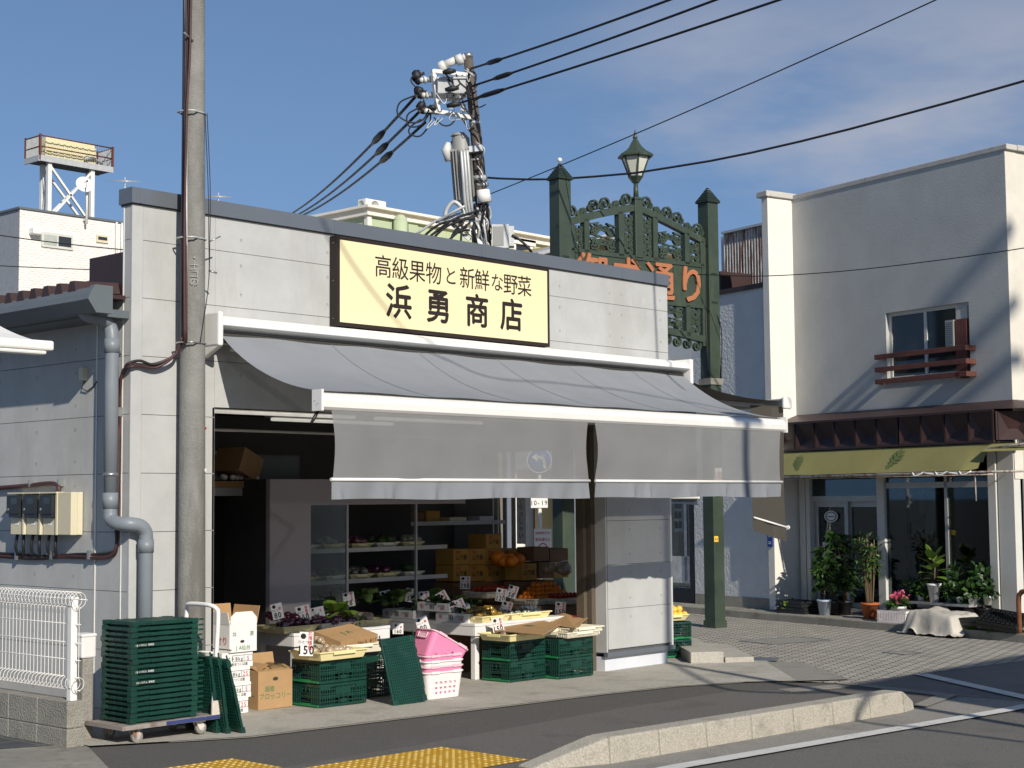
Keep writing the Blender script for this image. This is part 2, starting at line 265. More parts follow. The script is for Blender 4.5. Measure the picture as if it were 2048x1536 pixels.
# ---------------------------------------------------------------- mesh building
class MB:
    def __init__(s): s.v = []; s.f = []; s.m = []; s.sm = []
    def add(s, vs, fs, mi=0, smooth=False, M=None):
        b = len(s.v); s.v += [(M @ V(p)) if M is not None else V(p) for p in vs]
        for f in fs: s.f.append([b + i for i in f]); s.m.append(mi); s.sm.append(smooth)
        return s
    def box(s, x0, x1, y0, y1, z0, z1, mi=0, M=None):
        vs = [(x, y, z) for z in (z0, z1) for y in (y0, y1) for x in (x0, x1)]
        return s.add(vs, [(0, 2, 3, 1), (4, 5, 7, 6), (0, 1, 5, 4), (2, 6, 7, 3), (0, 4, 6, 2), (1, 3, 7, 5)], mi, False, M)
    def bar(s, a, b, w, h, mi=0, up=V((0, 0, 1))):
        """a square bar from a to b, w wide, h high"""
        a = V(a); b = V(b); d = (b - a); n = d.normalized(); sd = n.cross(up)
        if sd.length < 1e-4: sd = n.cross(V((1, 0, 0)))
        sd.normalize(); u = sd.cross(n)
        vs = [p + sd * (i * w / 2) + u * (j * h / 2) for p in (a, b) for j in (-1, 1) for i in (-1, 1)]
        return s.add(vs, [(0, 1, 3, 2), (4, 6, 7, 5), (0, 4, 5, 1), (2, 3, 7, 6), (0, 2, 6, 4), (1, 5, 7, 3)], mi)
    def quad(s, a, b, c, d, mi=0, smooth=False): return s.add([a, b, c, d], [(0, 1, 2, 3)], mi, smooth)
    def slab(s, pts, z0, z1, mi=0):
        """a flat polygon (x,y) given thickness from z0 to z1 (numbers or functions of x)"""
        n = len(pts); g = lambda z, x: z(x) if callable(z) else z
        vs = [(x, y, g(z0, x)) for x, y in pts] + [(x, y, g(z1, x)) for x, y in pts]
        ar = sum(pts[i][0] * pts[(i + 1) % n][1] - pts[(i + 1) % n][0] * pts[i][1] for i in range(n))
        o = list(range(n)) if ar > 0 else list(range(n))[::-1]
        fs = [[i for i in reversed(o)], [n + i for i in o]] + [(o[k], o[(k + 1) % n], n + o[(k + 1) % n], n + o[k]) for k in range(n)]
        return s.add(vs, fs, mi)
    def sheet(s, pts, z=0.0, mi=0):
        n = len(pts); ar = sum(pts[i][0] * pts[(i + 1) % n][1] - pts[(i + 1) % n][0] * pts[i][1] for i in range(n))
        o = list(range(n)) if ar > 0 else list(range(n))[::-1]
        return s.add([(x, y, gz(x) + z) for x, y in pts], [o], mi)
    def tube(s, pts, r, n=8, mi=0, smooth=True, caps=True):
        pts = [V(p) for p in pts]; k = len(pts); rr = r if isinstance(r, (list, tuple)) else [r] * k
        t0 = (pts[1] - pts[0]).normalized(); u = t0.orthogonal().normalized(); vs = []
        for i, p in enumerate(pts):
            t = (pts[min(i + 1, k - 1)] - pts[max(i - 1, 0)]).normalized()
            u = (u - t * u.dot(t)); u = u.normalized() if u.length > 1e-6 else t.orthogonal().normalized(); w = t.cross(u)
            vs += [p + (u * math.cos(2 * math.pi * j / n) + w * math.sin(2 * math.pi * j / n)) * rr[i] for j in range(n)]
        fs = [(i * n + j, i * n + (j + 1) % n, (i + 1) * n + (j + 1) % n, (i + 1) * n + j) for i in range(k - 1) for j in range(n)]
        s.add(vs, fs, mi, smooth)
        if caps: b = len(s.v) - k * n; s.f += [[b + j for j in range(n)][::-1], [b + (k - 1) * n + j for j in range(n)]]; s.m += [mi, mi]; s.sm += [False, False]
        return s
    def cyl(s, a, b, r0, r1=None, n=16, mi=0): return s.tube([a, b], [r0, r0 if r1 is None else r1], n, mi)
    def lathe(s, prof, c=(0, 0, 0), n=20, mi=0, smooth=True, M=None):
        c = V(c); vs = [V((r * math.cos(2 * math.pi * j / n), r * math.sin(2 * math.pi * j / n), z)) + c for r, z in prof for j in range(n)]
        fs = [(i * n + j, i * n + (j + 1) % n, (i + 1) * n + (j + 1) % n, (i + 1) * n + j) for i in range(len(prof) - 1) for j in range(n)]
        return s.add(vs, fs, mi, smooth, M)
    def grid(s, fn, nu, nv, mi=0, smooth=True):
        vs = [fn(i / nu, j / nv) for j in range(nv + 1) for i in range(nu + 1)]
        return s.add(vs, [(j * (nu + 1) + i, j * (nu + 1) + i + 1, (j + 1) * (nu + 1) + i + 1, (j + 1) * (nu + 1) + i) for j in range(nv) for i in range(nu)], mi, smooth)
    def ball(s, c, r, n=10, mi=0, lump=0.0, sc=(1, 1, 1), seed=0, fr=2.0):
        c = V(c); k = n // 2 + 1
        def fn(u, v):
            th = 2 * math.pi * u; ph = math.pi * v; d = V((math.sin(ph) * math.cos(th), math.sin(ph) * math.sin(th), -math.cos(ph)))
            q = 1 + (lump * mnoise.noise(d * fr + V((seed * 3.7, seed * 1.3, seed))) if lump else 0)
            return c + V((d.x * sc[0], d.y * sc[1], d.z * sc[2])) * (r * q)
        return s.grid(fn, n, k, mi)
    def text(s, txt, M, size, bold=0.0, mi=0, sx=1.0, vertical=False, pitch=1.0, depth=0.0):
        """lettering in M's xy plane, centred on its origin"""
        n = len(txt); W_ = []
        for i, ch in enumerate(txt):
            if ch == ' ': W_.append(.45); continue
            W_.append(1.0 if ord(ch) > 255 else .62)
        tot = sum(W_) * pitch; x = -tot / 2
        for i, ch in enumerate(txt):
            w = W_[i] * pitch
            if ch != ' ':
                vs, fs = glyph(ch, bold, depth / size)
                if bold and ord(ch) > 32:
                    bb = bold * size
                    sh = ((0, 0), (bb, 0), (-bb, 0), (0, bb), (0, -bb))
                else: sh = ((0, 0),)
                if vertical: ox, oy = -.5, (n / 2 - i - 1) * pitch + .12
                else: ox, oy = x + (w - W_[i]) / 2, -.36
                for q, (dx, dy) in enumerate(sh): s.add([((p[0] + ox) * size * sx + dx, (p[1] + oy) * size + dy, p[2] * size + q * .0002) for p in vs], fs, mi, False, M)
            x += w
        return s
    def build(s, name, mats, parent=None, world=False, bev=0.0):
        me = bpy.data.meshes.new(name); vs = s.v
        if world and parent is not None: I = WM[root(parent).name].inverted(); vs = [I @ p for p in vs]
        me.from_pydata([tuple(p) for p in vs], [], s.f)
        for m_ in (mats if isinstance(mats, (list, tuple)) else [mats]): me.materials.append(MATS[m_])
        me.polygons.foreach_set('material_index', s.m); me.polygons.foreach_set('use_smooth', s.sm); me.update()
        o = bpy.data.objects.new(name, me); COL.objects.link(o)
        if parent is not None: o.parent = parent
        if bev:
            b = o.modifiers.new('bevel', 'BEVEL'); b.width = bev; b.segments = 2; b.limit_method = 'ANGLE'; b.angle_limit = R(50)
        return o
GL = {}
def glyph(ch, bold, dz):
    k = (ch, round(bold, 3), round(dz, 3))
    if k in GL: return GL[k]
    for off in (0,):
        c = bpy.data.curves.new('glyph', 'FONT'); c.body = ch; c.size = 1; c.offset = off; c.resolution_u = 3; c.extrude = dz
        o = bpy.data.objects.new('glyph', c); m = bpy.data.meshes.new_from_object(o)
        vs = [tuple(q.co) for q in m.vertices]; fs = [tuple(p.vertices) for p in m.polygons]
        bpy.data.objects.remove(o); bpy.data.curves.remove(c); bpy.data.meshes.remove(m)
        if vs and min(q[1] for q in vs) > -.35 and max(q[1] for q in vs) < 1.05 and min(q[0] for q in vs) > -.2 and max(q[0] for q in vs) < 1.25: break
    GL[k] = (vs, fs); return GL[k]
WM = {}
def root(o):
    while o.parent is not None: o = o.parent
    return o
def tag(o, label=None, cat=None, group=None, kind=None):
    for k, v_ in (('label', label), ('category', cat), ('group', group), ('kind', kind)):
        if v_: o[k] = v_
    return o
def thing(name, label, cat, loc=(0, 0, 0), rz=0.0, group=None, rot=None):
    o = bpy.data.objects.new(name, None); COL.objects.link(o); o.empty_display_size = .1
    e = Euler(rot if rot else (0, 0, rz)); o.location = loc; o.rotation_euler = e
    WM[o.name] = Matrix.Translation(V(loc)) @ e.to_matrix().to_4x4()
    return tag(o, label, cat, group)
def single(mb, name, mats, label, cat, group=None, loc=None, bev=0):
    """a thing that is one mesh"""
    if loc is not None: mb.v = [p - V(loc) for p in mb.v]
    o = mb.build(name, mats, None, bev=bev)
    if loc is not None: o.location = loc
    return tag(o, label, cat, group)
def struct(mb, name, mats, bev=0): return tag(mb.build(name, mats, None, bev=bev), kind='structure')
def dup(src, loc, rz=0.0, label=None, group=None, rot=None, scale=None):
    r = src.copy(); COL.objects.link(r); r.location = loc; r.rotation_euler = Euler(rot) if rot else Euler((0, 0, rz))
    if scale: r.scale = (scale,) * 3 if not isinstance(scale, (tuple, list)) else scale
    if label: r['label'] = label
    if group: r['group'] = group
    for ch in list(src.children):
        c = ch.copy(); COL.objects.link(c); c.parent = r
        for g in list(ch.children):
            d = g.copy(); COL.objects.link(d); d.parent = c
    return r
def frame(o, x, z):
    """a text frame: origin o, text runs along x, up is z"""
    x = V(x).normalized(); z = V(z).normalized(); n = x.cross(z); o = V(o)
    return Matrix(((x.x, z.x, n.x, o.x), (x.y, z.y, n.y, o.y), (x.z, z.z, n.z, o.z), (0, 0, 0, 1)))
def T(x=0, y=0, z=0): return Matrix.Translation(V((x, y, z)))
def sag(a, b, drop, n=24):
    a = V(a); b = V(b); return [a.lerp(b, i / n) - V((0, 0, drop * 4 * (i / n) * (1 - i / n))) for i in range(n + 1)]
def smooth_path(pts, k=6):
    pts = [V(p) for p in pts]; o = []; P = [pts[0] * 2 - pts[1]] + pts + [pts[-1] * 2 - pts[-2]]
    for i in range(1, len(P) - 2):
        for j in range(k):
            t = j / k; a, b, c, d = P[i - 1:i + 3]
            o.append(.5 * ((2 * b) + (c - a) * t + (2 * a - 5 * b + 4 * c - d) * t * t + (3 * b - a - 3 * c + d) * t ** 3))
    return o + [pts[-1]]
# ================================================================ GROUND
def sheet(pts, z):
    bm = bmesh.new(); f = bm.faces.new([bm.verts.new((p[0], p[1], 0)) for p in pts])
    for xx in (5.513, -3.034):
        bmesh.ops.bisect_plane(bm, geom=bm.verts[:] + bm.edges[:] + bm.faces[:], plane_co=(xx, 0, 0), plane_no=(1, 0, 0))
    bm.normal_update(); mb = MB(); bm.verts.index_update()
    fs = [[q.index for q in (f.verts if f.normal.z > 0 else reversed(f.verts))] for f in bm.faces]
    mb.add([(q.co.x, q.co.y, gz(q.co.x) + z) for q in bm.verts], fs); bm.free(); return mb
struct(sheet([(-900, -900), (900, -900), (900, 900), (-900, 900)], -.012), 'road', 'asphalt')
ky = lambda x: -3.714 - .0235 * (x - 1.256)
struct(sheet([(-6, -3.45), (-6, -4.1), (1.3, -4.12), (6.0, -4.37), (6.35, -4.3), (6.28, -3.50), (5.2, -3.55)], -.006), 'road_strip', 'gutter_concrete')
struct(sheet([(6.42, -2.36), (7.45, -2.48), (9.5, -2.76), (60, -9), (60, -60), (6.2, -60), (6.33, -4.4), (6.25, -3.5)], -.004), 'side_road', 'asphalt_lane')
struct(sheet([(6.11, -1.85), (6.43, -2.38), (7.45, -2.50), (9.5, -2.78), (14, -3.4), (22, 40), (12, 40), (6.9, 3.2), (6.7, -.6)], 0.0), 'side_street', 'pavers')
struct(sheet([(-1.0, -1.2), (-.70, -.60), (-.2, -.82), (.35, -1.04), (1.54, -1.09), (2.9, -1.155), (4.17, -1.20), (5.15, -1.30), (5.84, -1.58), (6.31, -1.97), (6.44, -2.36), (6.27, -3.48), (5.2, -3.68), (1.3, ky(1.3) + .2), (.7, -3.45), (-6, -3.4), (-6, -2.5), (-1.6, -2.4)], .0), 'sidewalk', 'asphalt_walk')
struct(sheet([(6.28, -3.62), (6.50, -2.38), (6.36, -2.30), (6.12, -3.48), (5.35, -3.66), (5.35, -3.80)], .006), 'pavement_strip', 'gutter_concrete')
a = MB(); a = sheet([(-.70, -.60), (-.2, -.82), (.35, -1.04), (1.54, -1.09), (2.9, -1.155), (4.17, -1.20), (5.15, -1.30), (5.84, -1.58), (6.31, -1.97), (7.45, -.95), (8.3, .35), (7.1, 3.3), (-.5, 3.3), (-.7, -.4)], .012)
struct(a, 'concrete_pavement', 'apron')
struct(sheet([(-1.5, -2.35), (1.0, -2.2), (3.4, -1.95), (5.2, -1.9), (5.9, -2.4), (6.0, -3.3), (5.2, -3.6), (1.3, ky(1.3) + .21), (.7, -3.45), (-5, -3.38)], .002), 'sidewalk_strip', 'asphalt_old')
struct(sheet([(-.2, -.815), (.35, -1.035), (1.54, -1.085), (2.9, -1.15), (4.17, -1.195), (5.15, -1.295), (5.84, -1.575), (5.85, -1.61), (5.15, -1.335), (4.17, -1.235), (2.9, -1.19), (1.54, -1.125), (.35, -1.075), (-.2, -.85)], .008), 'pavement_strip', 'granite')
struct(sheet([(-.72, -.45), (-.70, -.52), (-.72, -.62), (-1.105, -1.46), (-1.7, -2.6), (-4, -3), (-4, -.9), (-1.19, -.26), (-.84, -.38)], .008), 'old_pavement', 'old_concrete')
struct(sheet([(-.84, -.38), (-1.19, -.26), (-4, -.9), (-4, 3), (-.45, 3), (-.45, 1.1)], .010), 'tiled_pavement', 'slate_tile')
# painted lines
m = MB()
def strip(p0, p1, w, z=.004):
    p0, p1 = V(p0), V(p1); d = (p1 - p0).normalized(); n = V((-d.y, d.x)) * w / 2
    return sheet([p0 + n, p0 - n, p1 - n, p1 + n], z)
struct(strip((-8, -4.12), (1.4, -4.125), .13), 'road_marking', 'white_line')
struct(strip((1.4, -4.125), (6.0, -4.40), .14), 'road_marking', 'white_line')
struct(strip((6.0, -4.40), (9.5, -4.75), .14), 'road_marking', 'white_line')
struct(strip((7.56, -2.56), (5.9, -5.0), .16, .008), 'road_marking', 'white_line')
# side street inset utility frame lines and channels
struct(sheet([(7.5, -.78), (7.78, -1.02), (6.68, -2.28), (6.24, -1.96)], .013), 'pavement_slab', 'gutter_concrete')
for k, (x, y, w, h, nm) in enumerate([(9.9, .55, 1.0, .62, 'utility_cover'), (9.4, -1.35, .34, .34, 'utility_cover')]):
    m = MB(); cs, sn = math.cos(R(-14)), math.sin(R(-14))
    for a0, a1, b0, b1 in ((-w, w, -h, -h + .05), (-w, w, h - .05, h), (-w, -w + .05, -h + .05, h - .05), (w - .05, w, -h + .05, h - .05)):
        m.box(a0 / 2, a1 / 2, b0 / 2, b1 / 2, .003, .006, 0)
    m.box(-w / 2 + .03, w / 2 - .03, -h / 2 + .03, h / 2 - .03, .001, .0045, 1)
    o = single(m, nm, ['cap_metal', 'gutter_concrete'], ['long paved utility cover set in the side street pavers', 'small square utility cover in the pavers near the side street mouth'][k], 'utility cover')
    o.location = (x, y, 0); o.rotation_euler = (0, 0, R(-14))
m = MB(); m.box(-.17, .17, -.17, .17, .001, .005)
for k in range(6): m.box(-.15, .15, -.145 + k * .05, -.12 + k * .05, .005, .009)
o = single(m, 'drain_grate', 'cap_metal', 'dark drain grate in the concrete strip beside the pavers', 'drain grate'); o.location = (7.75, -.55, .012); o.rotation_euler = (0, 0, R(30))
m = MB(); m.box(-.34, .34, -.1, .1, .001, .006)
o = single(m, 'utility_cover', 'gutter_concrete', 'pale scuffed cover plate in the asphalt sidewalk', 'utility cover'); o.location = (5.9, -2.35, 0); o.rotation_euler = (0, 0, R(-20))
# tactile paving with blisters
def tactile(x0, x1, y0, y1):
    m = sheet([(x0, y0), (x1, y0), (x1, y1), (x0, y1)], .006)
    nx, ny = int(round((x1 - x0) / .0606)), int(round((y1 - y0) / .0606))
    for i in range(nx):
        for j in range(ny):
            cx = x0 + (i + .5) * (x1 - x0) / nx; cy = y0 + (j + .5) * (y1 - y0) / ny; z = gz(cx) + .006
            vs = [(cx + r * math.cos(k * math.pi / 4), cy + r * math.sin(k * math.pi / 4), z + h) for r, h in ((.014, 0), (.009, .005)) for k in range(8)]
            m.add(vs, [(k, (k + 1) % 8, 8 + (k + 1) % 8, 8 + k) for k in range(8)] + [tuple(range(8, 16))], 1 if random.random() < .7 else 0)
    return m
mat('tactile_worn', (.60, .42, .12), .8, .2, 8)
for args in ((-2.2, -.34, -2.30, -1.76), (-1.0, .97, -3.25, -2.41)): struct(tactile(*args), 'tactile_pavement', ['tactile', 'tactile_worn'])
# granite kerb: each block one mesh, ramp at the near end
xs = [.72, 1.262, 1.782, 2.31, 2.85, 3.39, 3.93, 4.47, 4.99, 5.24]
labs = ['sloping granite end block of the kerb next to the yellow paving', 'granite kerb block next after the sloping near end block'] + ['granite kerb block %s from the sloping near end' % w for w in ('third', 'fourth', 'fifth', 'sixth', 'seventh', 'eighth')] + ['short chamfered granite block at the far end of the kerb']
for k in range(len(xs) - 1):
    x0, x1 = xs[k] + .004, xs[k + 1] - .004; m = MB(); h0 = .165; z0 = -.05
    zz_ = lambda x: gz(x)
    hh = [(.012 if k == 0 else h0), (.06 if k == 8 else h0)]
    yb0, yb1 = ky(x0) + .20 + (.14 if k == 0 else 0), ky(x1) + .20
    yf0, yf1 = ky(x0) + (.17 if k == 0 else 0), ky(x1) + (.05 if k == 8 else 0)
    vs = [(x0, yf0, z0), (x1, yf1, z0), (x1, yb1, z0), (x0, yb0, z0), (x0, yf0 + .02, zz_(x0) + hh[0]), (x1, yf1 + .02, zz_(x1) + hh[1]), (x1, yb1, zz_(x1) + hh[1]), (x0, yb0, zz_(x0) + hh[0])]
    m.add(vs, [(3, 2, 1, 0), (4, 5, 6, 7), (0, 1, 5, 4), (1, 2, 6, 5), (2, 3, 7, 6), (3, 0, 4, 7)])
    single(m, 'kerb_block', 'granite', labs[k], 'kerb block', 'granite kerb blocks', bev=.014)
# stepped concrete slabs beside the shop pillar
for k, (pts, h, lb) in enumerate([([(6.9, -.20), (7.20, -.42), (8.5, .95), (8.25, 1.2)], .13, 'taller concrete ramp block beside the shop pillar'), ([(7.21, -.43), (7.48, -.62), (8.5, .42), (8.52, .93)], .065, 'lower concrete ramp block beyond the taller one at the shop pillar')]):
    m = MB(); m.slab(pts, 0, h); single(m, 'ramp_block', 'apron', lb, 'ramp block', 'concrete ramp blocks', bev=.01)

# ================================================================ THE GREENGROCER'S BUILDING
shop = thing('shop_building', 'low grey panel clad shop building with dark open interior and metal parapet cap', 'building')
SE = [1.10 + .455 * k for k in range(-3, 7)]      # panel joints
def panels(m, plane, a0, a1, z0, z1, splits=(), th=.018, g=.0022):
    """cladding boards in rows between the joints; plane 'y' faces -y at 0, plane 'x' faces -x at 0"""
    zs = [z0] + [z for z in SE if z0 + .01 < z < z1 - .01] + [z1]; as_ = [a0] + sorted(s for s in splits if a0 < s < a1) + [a1]
    for i in range(len(zs) - 1):
        for j in range(len(as_) - 1):
            b = (as_[j] + g / 4, as_[j + 1] - g / 4); c = (zs[i] + g, zs[i + 1] - g)
            if plane == 'y': m.box(b[0], b[1], 0, th, c[0], c[1])
            else: m.box(0, th, b[0], b[1], c[0], c[1])
def holes(m, plane, pts):
    for a_, z in pts:
        k = 10; r = .013
        for rr, mi, e in ((r, 2, -.0015),):
            vs = [((a_ + rr * math.cos(2 * math.pi * q / k), e, z + rr * math.sin(2 * math.pi * q / k)) if plane == 'y' else (e, a_ - rr * math.cos(2 * math.pi * q / k), z + rr * math.sin(2 * math.pi * q / k))) for q in range(k)]
            m.add(vs, [tuple(range(k))[::-1] if plane == 'y' else tuple(range(k))[::-1]], mi)
            if plane == 'y': m.add([(a_ + .5 * rr * math.cos(2 * math.pi * q / k) + .003, e - .001, z + .5 * rr * math.sin(2 * math.pi * q / k) - .003) for q in range(k)], [tuple(range(k))[::-1]], 0)
            else: m.add([(e - .001, a_ - .5 * rr * math.cos(2 * math.pi * q / k) - .003, z + .5 * rr * math.sin(2 * math.pi * q / k) - .003) for q in range(k)], [tuple(range(k))[::-1]], 0)
OX0, OX1, OZ, ZT = .79, 5.73, 2.545, 4.10
m = MB()
panels(m, 'y', OX0, 6.85, OZ, ZT, (3.45, 5.15))
panels(m, 'y', .10, OX0 - .001, .10, ZT, ())
m.box(-.002, .098, -.002, .017, .05, ZT)                           # corner trim board
m.box(.021, 6.849, .019, .14, OZ, ZT - .002, 1); m.box(.021, OX0 - .021, .019, .14, .0, OZ - .001, 1)
m.box(OX0 - .02, OX0, 0.0, .30, .0, OZ - .002, 3)
hz = []
for zc in SE:
    if zc > OZ - .3 and zc < ZT:
        for xx in (1.05, 1.98, 2.9, 3.8, 4.85, 5.05, 5.85, 6.05, 6.72): hz += [(xx, zc + .11), (xx, zc + .35)]
holes(m, 'y', [q for q in hz if q[1] > OZ + .1 and q[1] < ZT - .05])
m.build('front_wall', ['panel', 'joint', 'tie_hole', 'panel'], shop)
m = MB(); panels(m, 'y', 5.76, 6.83, .23, OZ - .006, ())
m.box(5.735, 6.85, .019, .34, .2, OZ - .006, 1); m.box(5.73, 5.75, .0, .33, .2, OZ - .006, 0)
holes(m, 'y', [(x, z + d) for z in SE[:7] for d in (.1, .36) for x in (6.13, 6.66) if .3 < z + d < OZ])
m.box(6.832, 6.86, -.004, .34, .2, OZ - .006, 3)
m.build('pillar', ['panel', 'joint', 'tie_hole', 'white_metal'], shop)
m = MB(); m.box(5.74, 6.80, .035, .32, .0, .155); m.build('plinth', 'plinth', shop)
m = MB(); m.box(5.72, 6.87, -.02, .03, .158, .205); m.build('drip_edge', 'cap_metal', shop)
m = MB(); panels(m, 'x', .019, .12, .05, ZT, ())
panels(m, 'x', .125, .46, .05, 3.36, ()); panels(m, 'x', .465, 5.2, .05, 3.40, (3.4,)); m.box(.02, .139, .15, 5.2, .0, 3.38, 1)
holes(m, 'x', [(y, z + d) for z in SE for d in (.1, .36) for y in (.78, 1.37, 1.98, 2.6) if z + d < 3.3])
for z0 in (.1,): m.box(-.006, 0, .462, .476, .05, 3.36, 3); m.box(-.004, 0, .105, .118, .05, ZT, 3)
m.build('side_wall', ['panel', 'joint', 'tie_hole', 'white_metal'], shop)
m = MB(); m.box(-.02, 6.86, -.025, .16, ZT + .012, ZT + .135); m.box(-.005, 6.85, -.006, .15, ZT - .004, ZT + .012, 1)
for xx in (.06, 2.05, 3.9, 6.05): m.box(xx - .012, xx + .012, -.0275, -.025, ZT + .013, ZT + .134)
m.build('parapet_cap', ['cap_metal', 'joint'], shop)
m = MB(); m.add([(6.85, 0, ZT), (6.97, .10, 3.2), (6.97, .12, 3.2), (6.87, .02, ZT), (6.85, 0, 3.2), (6.87, .02, 3.2)], [(0, 4, 1), (3, 2, 5), (0, 1, 2, 3), (4, 5, 2, 1)]); m.build('corner_flashing', 'white_metal', shop)
m = MB(); m.box(.14, 6.85, .14, 5.3, 3.45, 3.6); m.build('roof', 'cap_metal', shop)
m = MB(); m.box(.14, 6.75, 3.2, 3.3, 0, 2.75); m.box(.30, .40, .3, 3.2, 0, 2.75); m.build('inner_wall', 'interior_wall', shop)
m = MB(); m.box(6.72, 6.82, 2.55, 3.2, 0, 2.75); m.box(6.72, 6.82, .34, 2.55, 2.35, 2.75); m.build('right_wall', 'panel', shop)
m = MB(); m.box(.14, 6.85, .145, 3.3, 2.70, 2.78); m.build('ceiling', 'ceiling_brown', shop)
m = MB(); m.box(5.665, 5.728, .14, .24, .01, OZ - .006); m.box(5.61, 5.66, .2, .3, .01, OZ); m.build('door_post', 'ceiling_brown', shop)
m = MB()
for yy in (2.20, 2.34, 2.48): m.box(6.70, 6.715, yy - .03, yy + .03, .1, 2.35)
m.build('side_frame', 'alu_white', shop)
for k, (x0, x1, y0) in enumerate([(.85, 1.9, .35), (1.6, 3.4, 1.15), (3.6, 5.2, 1.15), (2.9, 4.6, 1.9)]):
    t = m = MB(); m.box(x0, x1, y0, y0 + .14, 2.62, 2.70); fx = m.build('ceiling_light', 'white_metal', shop)
    m = MB(); m.cyl((x0 + .03, y0 + .07, 2.60), (x1 - .03, y0 + .07, 2.60), .016, n=8); m.build('lamp_tube', 'lamp_diffuser', fx)
m = MB(); m.tube([(.42, .62, 2.40), (6.70, .62, 2.40)], .012, 8); m.build('hanging_rail', 'alu_white', shop)
# eave and gutter of the lower roof on the left side
m = MB(); m.box(-.001 - .0, .02, .125, .60, 3.38, 3.74); m.build('gable_board', 'brown_metal', shop)
GE = at(187, 577, x=-.42); gd = GE.z - 3.60; gy0 = GE.y
m = MB(); m.box(-.30, 0.0, gy0 + .16, 5.2, 3.42 + gd, 3.48 + gd); m.build('soffit', 'gutter_metal', shop)
m = MB()
for k in range(24):
    y = gy0 + .26 + k * .19; za, zb = 3.60 + gd, 3.69 + gd
    m.add([(-.41, y, za), (-.41, y + .03, zb), (-.41, y + .09, zb), (-.41, y + .12, za), (-.02, y, za + .02), (-.02, y + .03, zb + .02), (-.02, y + .09, zb + .02), (-.02, y + .12, za + .02)], [(0, 1, 5, 4), (1, 2, 6, 5), (2, 3, 7, 6), (3, 2, 1, 0), (4, 5, 6, 7)])
m.box(-.41, -.01, gy0 + .2, 5.2, 3.57 + gd, 3.602 + gd); m.build('ribbed_roof', 'roof_dark', shop)
gp_ = [(x + .21, z + gd) for x, z in ((-.47, 3.43), (-.60, 3.43), (-.67, 3.52), (-.65, 3.57), (-.61, 3.62), (-.47, 3.62))]
m = MB(); n = len(gp_); m.add([(x, y, z) for y in (gy0 + .01, 5.2) for x, z in gp_], [tuple(range(n)), tuple(range(2 * n - 1, n - 1, -1))] + [(i, n + i, n + (i + 1) % n, (i + 1) % n) for i in range(n)])
gt = m.build('gutter', 'gutter_metal', shop)
m = MB(); m.add([(x + (-.012 if x < -.3 else 0), y, z + (.012 if z > 3.6 + gd else -.008 if z < 3.44 + gd else 0)) for y in (gy0 - .012, gy0 + .05) for x, z in gp_], [tuple(range(n)), tuple(range(2 * n - 1, n - 1, -1))] + [(i, n + i, n + (i + 1) % n, (i + 1) % n) for i in range(n)]); m.build('end_cap', 'gutter_metal', gt)
# downpipe with its two offsets
m = MB(); pr = .054; xp = -.10; yp = at(222, 850, x=xp).y
o_ = at(166, 600, x=-.33)
pth = [o_ + V((0, 0, .05)), V((o_.x, o_.y, at(166, 618, x=-.33).z)), at(178, 631, x=-.30), at(203, 638, x=-.19), V((xp - .01, yp + .03, at(217, 650, x=xp).z)), V((xp, yp, at(222, 678, x=xp).z)), V((xp, yp, 2.7))]
m.tube(smooth_path(pth, 6) + [V((xp, yp, 1.84))], pr, 20)
low = [V((xp, yp, 1.84)), V((xp, yp, 1.73)), V((xp, yp - .02, 1.655)), V((xp + .005, yp - .11, 1.625)), V((xp + .045, -.075, 1.62)), V((.03, -.098, 1.605)), V((.078, -.10, 1.555)), V((.085, -.10, 1.48))]
m.tube(smooth_path(low, 6) + [V((.085, -.10, .04))], pr, 20)
for a_, b_ in (((xp, yp, pth[5].z - .11), (xp, yp, pth[5].z)), ((xp, yp, 1.74), (xp, yp, 1.86)), ((.085, -.10, 1.40), (.085, -.10, 1.50)), (o_ + V((0, 0, -.06)), o_ + V((0, 0, .04)))): m.cyl(a_, b_, pr + .006, n=20)
dpz = m.build('downpipe', 'pvc', shop)
for zz_ in (2.95, 2.0):
    m = MB(); m.cyl((xp, yp, zz_ - .012), (xp, yp, zz_ + .012), pr + .005, n=20); m.bar((xp + .05, yp, zz_), (.0, yp + .03, zz_), .02, .02); m.build('bracket', 'steel', dpz)

# ---- signboard
sg = thing('shop_sign', 'large pale yellow signboard with black Japanese lettering over the grey awning', 'sign', (3.37, -.06, 3.29))
m = MB(); m.box(2.0, 4.78, -.10, -.008, 3.295, 4.085); m.build('frame', 'ink', sg, True)
m = MB(); m.box(2.035, 4.745, -.1025, -.10, 3.33, 4.05); m.build('panel', 'sign_yellow', sg, True)
for k in range(2):
    m = MB()
    if k == 0:
        tx = [('高', 2.66), ('級', 2.87), ('果', 3.08), ('物', 3.29), ('と', 3.51), ('新', 3.73), ('鮮', 3.93), ('な', 4.14), ('野', 4.33), ('菜', 4.53)]
        for c, x in tx: m.text(c, frame((x - .12, -.1035, 3.865), (1, 0, 0), (0, 0, 1)), .215 if c not in 'とな' else .185, .004)
    else:
        for c, x in (('浜', 2.83), ('勇', 3.33), ('商', 3.84), ('店', 4.32)): m.text(c, frame((x - .10, -.1035, 3.565), (1, 0, 0), (0, 0, 1)), .33, .024)
    o = m.build('lettering', 'ink', sg, True)
for zz_ in (3.36, 3.69, 4.02): m = MB(); m.box(1.9985, 2.0, -.056, -.048, zz_, zz_ + .008); m.build('frame_screw', 'steel', sg, True)

